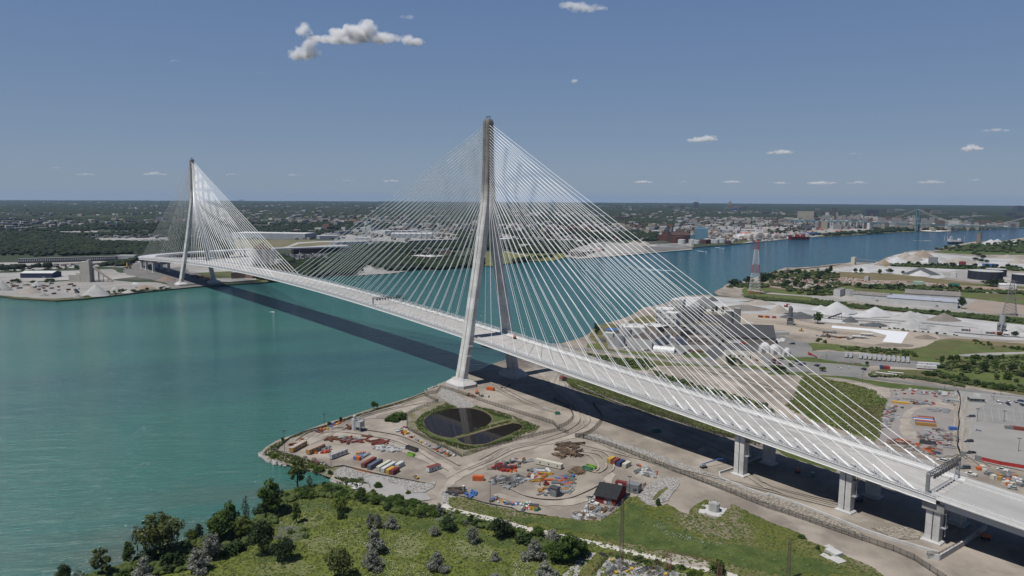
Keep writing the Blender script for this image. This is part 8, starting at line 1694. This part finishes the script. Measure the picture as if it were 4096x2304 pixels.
def sz(x): return ZD-max(0,(x-SP/2))*.0-(abs(x-SP/2)/SP)**2*6
for x,x2 in zip(xs_,xs_[1:]):
 for y in (-10,10):tr.beam((x,y,sz(x)),(x2,y,sz(x2)),1.0,1.4);tr.beam((x,y,sz(x)-7.5),(x2,y,sz(x2)-7.5),.9,1.0);tr.beam((x,y,sz(x)-7.5),((x+x2)/2,y,sz(x)),.55,.55);tr.beam(((x+x2)/2,y,sz(x)),(x2,y,sz(x2)-7.5),.55,.55)
tr.build('stiffening_truss',amb,SB);rd=MB();rd.box((xs_[0]+xs_[-1])/2,0,ZD-1.2,xs_[-1]-xs_[0],18,.6);rd.build('roadway',lot,SB)
cb=MB();hg=MB()
for y in (-10.5,10.5):
 pr= None
 for i in range(41):
  u=i/40;x=SP*u;z=ZD+2.5+(HT-ZD-2.5)*(2*u-1)**2
  if pr:cb.tube(pr,(x,y,z),.65,n=5,cap=False)
  pr=(x,y,z)
  if i%2:hg.tube((x,y,sz(x)),(x,y,z),.14,n=4,cap=False)
 cb.tube((0,y,HT),(-SS,y,12),.65,n=5);cb.tube((SP,y,HT),(SP+SS,y,12),.65,n=5)
cb.build('main_cable',fac_lt,SB);hg.build('hanger',fac_lt,SB)
for x_,lb in ((-SS-4,'anchorage'),):MB().box(x_,0,0,16,26,ZD-6).build('anchorage',white_m,SB)
ap_=MB();pk_=MB()
for i in range(14):x=-SS-20-i*40;ap_.beam((x,0,ZD-3-i*.6),(x-40,0,ZD-3.6-i*.6),18,5);[MB().box(x-20,y_,0,4,4,ZD-6-i*.6).build('approach_pier',white_m,SB) for y_ in (-7,7)]
ap_.build('approach_truss',amb,SB)
ca_,sa_=ax.x,ax.y
lk= None
for i,x in enumerate((-560,-500,-420,-330,-240,-150,-30,90,170,260,330,430)):
 loc=(P0.x+ax.x*x-(-ax.y)*5,P0.y+ax.y*x-ax.x*5,(ZD-1 if x>-290 else ZD-1+(x+290)*.015)+.4)
 if lk is None:
  lk=thing('far_lorry','white lorry crossing the distant suspension bridge','lorry',loc,SB.rotation_euler.z,'lorries on the distant bridge');MB().box(-2,0,1,13,2.6,3.4).build('box',white_paint,lk);MB().box(6.5,0,.6,3,2.5,2.8).build('cab',white_m,lk)
 else:dup(lk,loc,SB.rotation_euler.z)
# ---- city and suburb buildings
bm=[mat('b_beige',(.30,.27,.22)),mat('b_grey',(.24,.24,.24)),mat('b_brick',(.17,.10,.08)),mat('b_white',(.46,.455,.44)),mat('b_brown',(.13,.10,.085)),mat('b_slate',(.10,.11,.13))]
winm=mat('b_windows',(.06,.065,.075),rough=.3)
def tower_b(f,x,y,w_,yt,m,label,name='tower_block',cat='building',rows=8,cols=6,d=None,ang=None,stepped=0):
 X_,Y_=at(f,x,y);W_=wid(f,x,y,w_);h=hgt(f,x,y,yt);t=thing(name,label,cat,(X_,Y_,GZ),YAW+math.pi/2 if ang is None else ang);D_=d or W_*.5
 MB().box(0,0,0,W_,D_,h*(1 if not stepped else .62)).build('wall',m,t);q=MB()
 for r__ in range(rows):q.box(0,0,h*(1 if not stepped else .62)*(r__+.45)/rows,W_*1.004,D_*1.01,h/rows*.28)
 q.build('window_band',winm,t)
 if stepped:
  for k in range(stepped):u=(k+1)/(stepped+1);MB().box(0,0,h*(.62+.38*k/stepped),W_*(1-u*.85),D_*(1-u*.8),h*.38/stepped+.5).build('setback',m,t)
 else:MB().box(W_*.1,0,h,W_*.3,D_*.4,h*.06).build('roof_house',m,t)
 return t
for a_ in [('a',405,190,62,152,bm[4],'brown high-rise left of the square one on the skyline'),('a',556,186,62,138,bm[2],'square brown-red office tower on the skyline'),('a',1285,195,60,150,bm[0],'beige hospital block right of the golden tower'),('a',1370,200,90,168,bm[4],'brown block beside the hospital towers'),('a',1345,180,50,150,bm[0],'pale hospital tower on the skyline'),('a',1410,180,40,152,bm[2],'reddish hospital tower on the skyline'),('a',1160,198,50,165,bm[0],'beige block left of the golden tower'),('a',1040,200,55,180,bm[2],'reddish low tower left of the golden tower'),('a',1270,220,50,180,mat('b_blue',(.05,.10,.28)),'blue building below the golden tower'),('a',1690,262,110,228,bm[5],'dark slab block left of the station'),('a',1825,222,60,195,mat('b_green',(.2,.26,.24)),'greenish mid-rise left of the station'),('a',2385,215,45,178,bm[0],'beige tower right of the station'),('a',2455,265,50,225,bm[2],'brick twin block right of the station, left'),('a',2540,265,50,225,bm[2],'brick twin block right of the station, right'),
('b',25,230,60,170,bm[2],'brick tower at the left of the downtown group'),('b',85,270,50,225,bm[4],'brown block below the brick tower'),('b',325,240,90,210,bm[0],'pale slab in the downtown group'),('b',520,288,145,195,bm[5],'large slate blue curved-roof tower, landmark left of the distant bridge'),('b',790,250,70,190,bm[1],'grey block left of the bridge tower'),('b',905,222,95,190,bm[3],'white slab left of the bridge tower'),('b',860,245,50,222,bm[0],'tan block under the white slab'),('b',690,230,60,195,bm[2],'brick slab near the bridge tower'),('b',910,365,70,320,bm[0],'beige mid-rise below the downtown group'),('b',560,365,130,322,bm[3],'white mid-rise block with dark stripes'),('b',630,365,90,330,bm[1],'grey mid-rise with white panels'),('b',970,325,60,300,bm[3],'white block below the bridge cables'),
('b',1270,245,100,192,bm[2],'brick slab right of the bridge tower'),('b',1380,265,90,210,bm[0],'beige twin slab right of the bridge tower'),('b',1430,262,40,206,bm[0],'beige slab end right of the twin'),('b',1500,270,90,232,bm[1],'grey block right of the beige slabs'),('b',1220,280,60,250,bm[0],'tan building under the right cable'),('b',1640,320,110,285,bm[1],'grey wide block under the main cable'),('b',1580,330,60,300,bm[2],'brick block under the main cable'),('b',1785,325,95,282,bm[3],'white hotel block with many floors'),('b',1910,300,35,232,bm[0],'cream clock tower of the school complex'),('b',1960,310,120,275,bm[3],'white wide block beside the clock tower'),('b',2060,310,120,278,bm[0],'cream wide block right of the clock tower'),('b',2370,290,120,240,bm[5],'black mid-rise at the right'),('b',2520,235,110,148,bm[5],'very tall black tower cut by the right edge'),('b',2500,330,130,275,bm[5],'dark block under the black tower'),('b',1310,362,190,330,bm[2],'long brick factory behind the bridge deck'),('b',1240,435,90,410,bm[0],'cream shed beside the distant bridge foot'),('b',1430,440,150,395,bm[4],'brown shed beside the distant bridge foot'),('b',80,345,140,318,bm[4],'long brown building left below downtown'),('b',290,380,150,340,bm[0],'beige long building left below downtown')]:
 tower_b(*a_,rows=9)
tower_b('a',748,190,55,98,bm[5],'dark tower under construction with a crane on the skyline',rows=12);X_,Y_=at('a',766,190);t=thing('tower_crane','red tower crane on top of the dark unfinished tower','crane',(X_,Y_,GZ));hc=hgt('a',766,190,55);MB().beam((0,0,0),(0,0,hc),3,3).build('mast',red_m,t);MB().beam((-8,10,hc*.8),(14,-20,hc),2.5,2.5).build('jib',red_m,t)
tower_b('a',1205,195,52,84,mat('golden_stone',(.36,.29,.20)),'golden stepped art deco tower on the skyline',name='stepped_tower',rows=14,stepped=3)
for f_,x,y,yt,lb in (('b',515,180,55,'very tall thin radio mast behind downtown'),('B',1130,235,160,'lone tall radio mast on the horizon behind the cables')):
 lattice(f_,x,y,yt,7,4,lb,mat('mast_grey',(.2,.2,.21)),n=14,name='radio_mast')
for f_,x,y,w_,yt,lb in (('O',1122,487,40,481,'faint tall block group on the horizon right of the far tower'),('O',210,487,16,482,'faint block on the horizon left of the far tower'),('B',180,250,20,241,'faint block on the horizon behind the main span'),('C',510,330,34,292,'brick housing block behind the cables'),('C',640,390,60,374,'red roofed block behind the cables'),('C',985,405,120,372,'long brick hospital behind the cables'),('B',155,425,14,380,'thin brown tower in the far container yard'),('A',880,812,14,790,'small white block in the middle of the suburb')):tower_b(f_,x,y,w_,yt,bm[4] if 'brown' in lb or 'brick' in lb else bm[1],lb,rows=4)
# generic distant buildings: the nearest one by one, the rest a mass
def far_box(p,m,s,h,ang,label,grp):
 key=('fb',m.name)
 if key not in PROTO:
  t=thing('distant_building',label,'building',(p[0],p[1],GZ),ang,grp);MB().box(0,0,0,1,1,1).build('wall',m,t);MB().box(0,0,1.0,.96,.96,.06).build('roof',(bm[3] if rng.random()<.6 else bm[1]),t);t.scale=(s[0],s[1],h);PROTO[key]=t
 else:dup(PROTO[key],(p[0],p[1],GZ),ang,label,grp,(s[0],s[1],h))
rb_=random.Random(17);nfar=0;tries=0;far_v=[MB() for _ in bm];wts=(3,4,2,4,2,1)
kinds=['beige','grey','brick','white','brown','slate']
while nfar<4300 and tries<30000:
 tries+=1
 band=rb_.random();px_=rb_.uniform(-50,4150)
 if band<.5 and rb_.random()<.75:px_=rb_.uniform(2700,4150)
 hor=1152-F_PX*math.tan(PITCH)+(px_-2048)*.0058
 py_=hor+8+(rb_.random()**1.2)*165
 d=CF+CR*((px_-2048)/F_PX)+CU*((1152-py_)/F_PX)
 if d.z>-.004: continue
 t_=-(CAM.z-GZ)/d.z;p=(CAM.x+d.x*t_,CAM.y+d.y*t_)
 if t_>16000 or not inside(p,us_shore+[(20000,-20000),(20000,20000)]): continue
 if abs(p[0]-us_shore[20][0])<60: continue
 dense=math.sin(p[0]*.0031+1.3)+math.sin(p[1]*.0027+.4)+rb_.uniform(-1,1)+(.9 if px_>3200 else 0)
 if dense<(.25 if nfar<2800 else -.35): continue
 if clear_us(p) and t_<1900: continue
 k=rb_.choices(range(6),wts)[0];S0=1+t_/5200.;s=(rb_.uniform(8,30)*S0,rb_.uniform(8,17)*S0);h=rb_.choice((5,6,7,9,12,15))*(1 if t_<3000 else 1.3)*(rb_.uniform(1,2.4) if px_>3250 and t_>3500 else 1)
 if t_<3200:s=(rb_.uniform(8,18),rb_.uniform(8,12));h=rb_.uniform(5,8)
 if px_>3200 and nfar>2800: continue
 if px_>3200 and k==3 and rb_.random()<.6:k=1
 ang=rb_.choice((.35,.35+math.pi/2)) if p[1]<-500 else rb_.choice((.1,1.67))
 if nfar<270 and t_<4200:far_box(p,bm[k],s,h,ang,f'small {kinds[k]} building among the trees of the distant suburbs','suburb buildings')
 else:far_v[k].box(p[0],p[1],GZ,s[0],s[1],h,ang)
 nfar+=1
for k,b in enumerate(far_v):
 if b.v:tag(b.build('distant_houses',bm[k]),f'mass of tiny {kinds[k]} buildings spread over the distant plain',None,None,'stuff')
# red and white containers far in the plain, parked cars on the plaza
def specks(name,f,poly,n,ms,size,lab,seed,h=2.6):
 r_=random.Random(seed);P=scatter(pts(f,poly),n,r_);mbs=[MB() for _ in ms]
 for i,p in enumerate(P):mbs[i%len(ms)].box(p[0],p[1],GZ+.1,size*r_.uniform(.7,1.4),size*.4,h,r_.choice((.35,1.9)))
 for b,m in zip(mbs,ms):tag(b.build(name,m),lab,None,None,'stuff')
specks('far_containers','B','430,402 900,408 940,425 700,432 420,420',420,[red_m,orange_m,white_m,brick_m],16,'stacked containers of the far rail yard',1,7)
specks('far_containers','B','-40,400 420,408 420,430 -40,430',260,[white_m,bm[1],bm[4]],18,'wagons and stock of the far rail yard',2,6)
specks('far_cars','c','1560,275 2000,290 2576,270 2576,285 1900,300 1600,290',120,[white_m,bm[1],steel_dark],5,'vehicles on the border plaza',3)
specks('far_cars','A','1130,810 1500,800 1500,822 1150,825',120,[white_m,white_m,bm[1]],7,'parked vehicles in the far lot',4)
specks('quarry_gear','A','60,1190 700,1180 720,1230 1000,1260 1450,1200 1500,1225 1000,1290 400,1300 50,1240',44,[steel_dark,bm[1],rust,white_m],6,'machines and scrap of the far quarry',5,2.4)
specks('quarry_gear','A','1700,1120 1850,1140 1960,1180 1900,1190 1760,1150',50,[rust,steel_dark,amber_m],7,'materials stored under the far deck',6,2.4)
specks('switch_gear','c','430,470 640,450 1100,460 1000,520 600,540',140,[steel_grey,fac_lt,steel_dark],4,'switchgear of the power yard',7,6)
specks('yard_stock','C','1560,500 2290,460 D900,445 D600,520 D100,560 C1700,540',330,[fac_lt,bm[1],white_m,rust,orange_m],12,'sheds and stock of the far docklands',8,5)
specks('yard_stock','d','1200,440 1500,330 1700,300 1600,440 1300,490',60,[fac_lt,bm[1],white_m],8,'stock in the far cement yard',9,4)
specks('rail_wagons','A','0,1040 700,1025 1200,1010 1200,1022 700,1040 0,1058',50,[bm[1],bm[4],fac_lt],14,'wagons on the rail yard',10,3)
patch('orange_scrap','a','1240,505 1480,500 1460,515 1260,515',orange_m)
_p=scatter(pts('D','380,545 560,530 900,500 1150,490 1330,500 1150,510 1000,518 700,538 450,552'),170,random.Random(3))+scatter(pts('D','0,500 380,470 380,500 200,520 0,530'),60,random.Random(4))+scatter(pts('C','640,480 1280,500 1300,560 900,590 640,560'),420,random.Random(6))
_p=np.array(_p);blob_mass('riverside_trees',_p,rs.uniform(8,14,len(_p)),rs.uniform(14,26,len(_p)),wood_m,3,'trees of the far riverside parks')
specks('scrap_pieces','D','0,940 300,915 560,905 900,940 1300,960 1700,990 1700,1000 1200,985 900,975 600,1000 300,1030 0,990',300,[white_m,rust,fac_lt,steel_dark,rustred_m],3.2,'loose scrap of the scrap yard',11,1.6)
# ---------------- clouds: small fair-weather cumulus far away ----------------
def cloud(cx,cy,dist,blobs,label,dens=.02,seed=0,name='cloud'):
 """photo position of the cloud, its distance, blobs (dx, dy, r) in photo units of 1/4096 frame"""
 d=CF+CR*((cx-2048)/F_PX)+CU*((1152-cy)/F_PX);C0=CAM+d*dist;u=dist/F_PX;rs_=random.Random(seed)
 m=bpy.data.materials.get('cloud_%d'%int(dens*1e5)) or bpy.data.materials.new('cloud_%d'%int(dens*1e5))
 if not m.use_nodes:
  m.use_nodes= True;n=m.node_tree.nodes;l=m.node_tree.links;n.clear();o_=n.new('ShaderNodeOutputMaterial');v=n.new('ShaderNodeVolumePrincipled')
  tc=n.new('ShaderNodeTexCoord');ln=n.new('ShaderNodeVectorMath');ln.operation='LENGTH';l.new(tc.outputs['Object'],ln.inputs[0])
  g_=n.new('ShaderNodeNewGeometry');ns=n.new('ShaderNodeTexNoise');ns.inputs['Scale'].default_value=.0075;ns.inputs['Detail'].default_value=9;ns.inputs['Roughness'].default_value=.62;l.new(g_.outputs['Position'],ns.inputs['Vector'])
  a_=n.new('ShaderNodeMath');a_.operation='MULTIPLY_ADD';a_.inputs[1].default_value=3.2;l.new(ns.outputs[0],a_.inputs[0]);a_.inputs[2].default_value=-.80
  s_=n.new('ShaderNodeMath');s_.operation='SUBTRACT';l.new(a_.outputs[0],s_.inputs[0]);l.new(ln.outputs['Value'],s_.inputs[1])
  mr=n.new('ShaderNodeMapRange');mr.inputs[1].default_value=-.05;mr.inputs[2].default_value=.6;mr.inputs[4].default_value=dens;l.new(s_.outputs[0],mr.inputs[0]);l.new(mr.outputs[0],v.inputs['Density'])
  v.inputs['Color'].default_value=(.995,.995,1,1);v.inputs['Anisotropy'].default_value=.1;l.new(v.outputs[0],o_.inputs['Volume'])
 t=thing(name,label,'cloud',tuple(C0));b0= None
 for dx,dy,r_,sq in blobs:
  p=CR*(dx*u)+CU*(-dy*u)+CF*rs_.uniform(-.4,.4)*r_*u
  me=CLM.get('m')
  if me is None:
   b=MB();rg_=[]
   for i in range(1,8):th_=math.pi*i/8;rg_.append([(math.sin(th_)*math.cos(2*math.pi*k/14),math.sin(th_)*math.sin(2*math.pi*k/14),math.cos(th_)) for k in range(14)])
   b.loft(rg_[::-1]);o=b.build('puff',m);me=CLM['m']=o.data;bpy.data.objects.remove(o)
  me2=CLM.setdefault(m.name,me.copy());me2.materials[0]=m
  o=bpy.data.objects.new('puff',me2);sc.collection.objects.link(o);o.parent=t;o.location=p;o.scale=(r_*u*1.12,r_*u*1.12,r_*u*sq*1.05);o.rotation_euler=(0,0,YAW)
 return t
CLM={}
cloud(1375,138,9000,[(-150,-12,38,.85),(-122,14,36,.5),(-70,16,44,.45),(-20,2,42,.6),(40,-8,52,.7),(92,-20,48,.8),(60,16,52,.45),(140,5,55,.6),(190,22,40,.5),(0,30,60,.35),(255,18,30,.8),(290,30,34,.45)],'largest white puffy cloud at the upper left',.022,1)
cloud(1212,208,9000,[(-40,8,34,.6),(0,8,42,.6),(35,-15,36,.9),(45,8,38,.6),(-15,-12,26,.7)],'smaller cloud just below the largest one',.018,2)
cloud(2330,32,9000,[(-70,-8,36,.4),(-20,-4,48,.4),(35,0,45,.35),(75,2,26,.3),(-40,-14,26,.4)],'flat white cloud at the top edge, right of centre',.012,3)
cloud(1625,72,9500,[(-20,-3,20,.5),(12,0,22,.5)],'faint wisp right of the largest cloud',.006,4)
cloud(2300,325,11000,[(-4,0,12,.7),(6,-3,8,.7)],'tiny round cloud alone above the right cables',.012,5)
cloud(2808,555,14000,[(-38,5,24,.35),(-8,0,32,.4),(28,-4,30,.45),(45,4,20,.3)],'small flat cloud above the far suburbs, right of centre',.014,6)
cloud(3118,610,14000,[(-36,2,22,.3),(-4,0,30,.35),(32,-2,24,.35)],'small flat cloud right of the previous flat one',.012,7)
cloud(3885,592,14000,[(-22,5,20,.5),(4,-2,28,.6),(26,4,18,.4)],'small puffy cloud near the right edge',.014,8)
cloud(3985,520,14000,[(-40,2,20,.25),(0,0,26,.3),(36,2,20,.25)],'thin pale streak above the puffy cloud at the right edge',.006,9)
for i,(x,y,w_,dn) in enumerate(((1565,723,34,.010),(2575,728,44,.012),(2735,728,20,.008),(2935,726,40,.010),(3290,731,56,.010),(3130,731,40,.007),(3430,731,44,.007),(3730,727,54,.008),(3900,721,24,.010),(620,695,50,.005),(930,698,30,.005),(1175,701,34,.005),(225,672,26,.004),(345,697,40,.004),(3420,615,28,.004),(1390,722,26,.004),(1040,292,14,.004),(700,243,22,.003))):
 cloud(x,y,17000,[(-w_*.6,1,w_*.45,.22),(0,-1,w_*.6,.24),(w_*.6,1,w_*.4,.2)],'thin cloud streak low over the horizon, '+['first','second','third','fourth','fifth','sixth','seventh','eighth','ninth','tenth','eleventh','twelfth','thirteenth','fourteenth','fifteenth','sixteenth','seventeenth','last'][i]+' of the faint ones',dn,20+i)
# ---------------- the summer haze ----------------
hz=MB();hz.box(CAM.x,CAM.y,-1.0,2*RH+400,2*RH+400,225)
hm=bpy.data.materials.new('haze');hm.use_nodes= True;_n=hm.node_tree.nodes;_n.clear()
_o=_n.new('ShaderNodeOutputMaterial');_v=_n.new('ShaderNodeVolumePrincipled');_v.inputs['Color'].default_value=(.45,.66,.98,1)
_v.inputs['Density'].default_value=1.8e-5;_v.inputs['Anisotropy'].default_value=.2
hm.node_tree.links.new(_v.outputs[0],_o.inputs['Volume'])
tag(hz.build('haze',hm),'thin summer haze over river and plain',None,None,'stuff')
# repeats that stand apart are told apart by their order in the view
from collections import defaultdict
_d=defaultdict(list)
for o in sc.objects:
 if o.parent is None and 'label' in o and 'category' in o:_d[o['label']].append(o)
ORD=['leftmost','second','third','fourth','fifth','sixth','seventh','eighth','ninth','tenth','eleventh','twelfth','thirteenth','fourteenth']
def sx(o):
 d=Vector(o.location)-CAM; return d.dot(CR)/d.dot(CF)
for lb,os_ in _d.items():
 n=len(os_)
 if 1<n<=14 and len(lb.split())<=11:
  os_.sort(key=sx)
  for i,o in enumerate(os_):
   o['label']=('leftmost ' if i==0 else 'rightmost ' if i==n-1 else ORD[i]+' from left: ')+lb
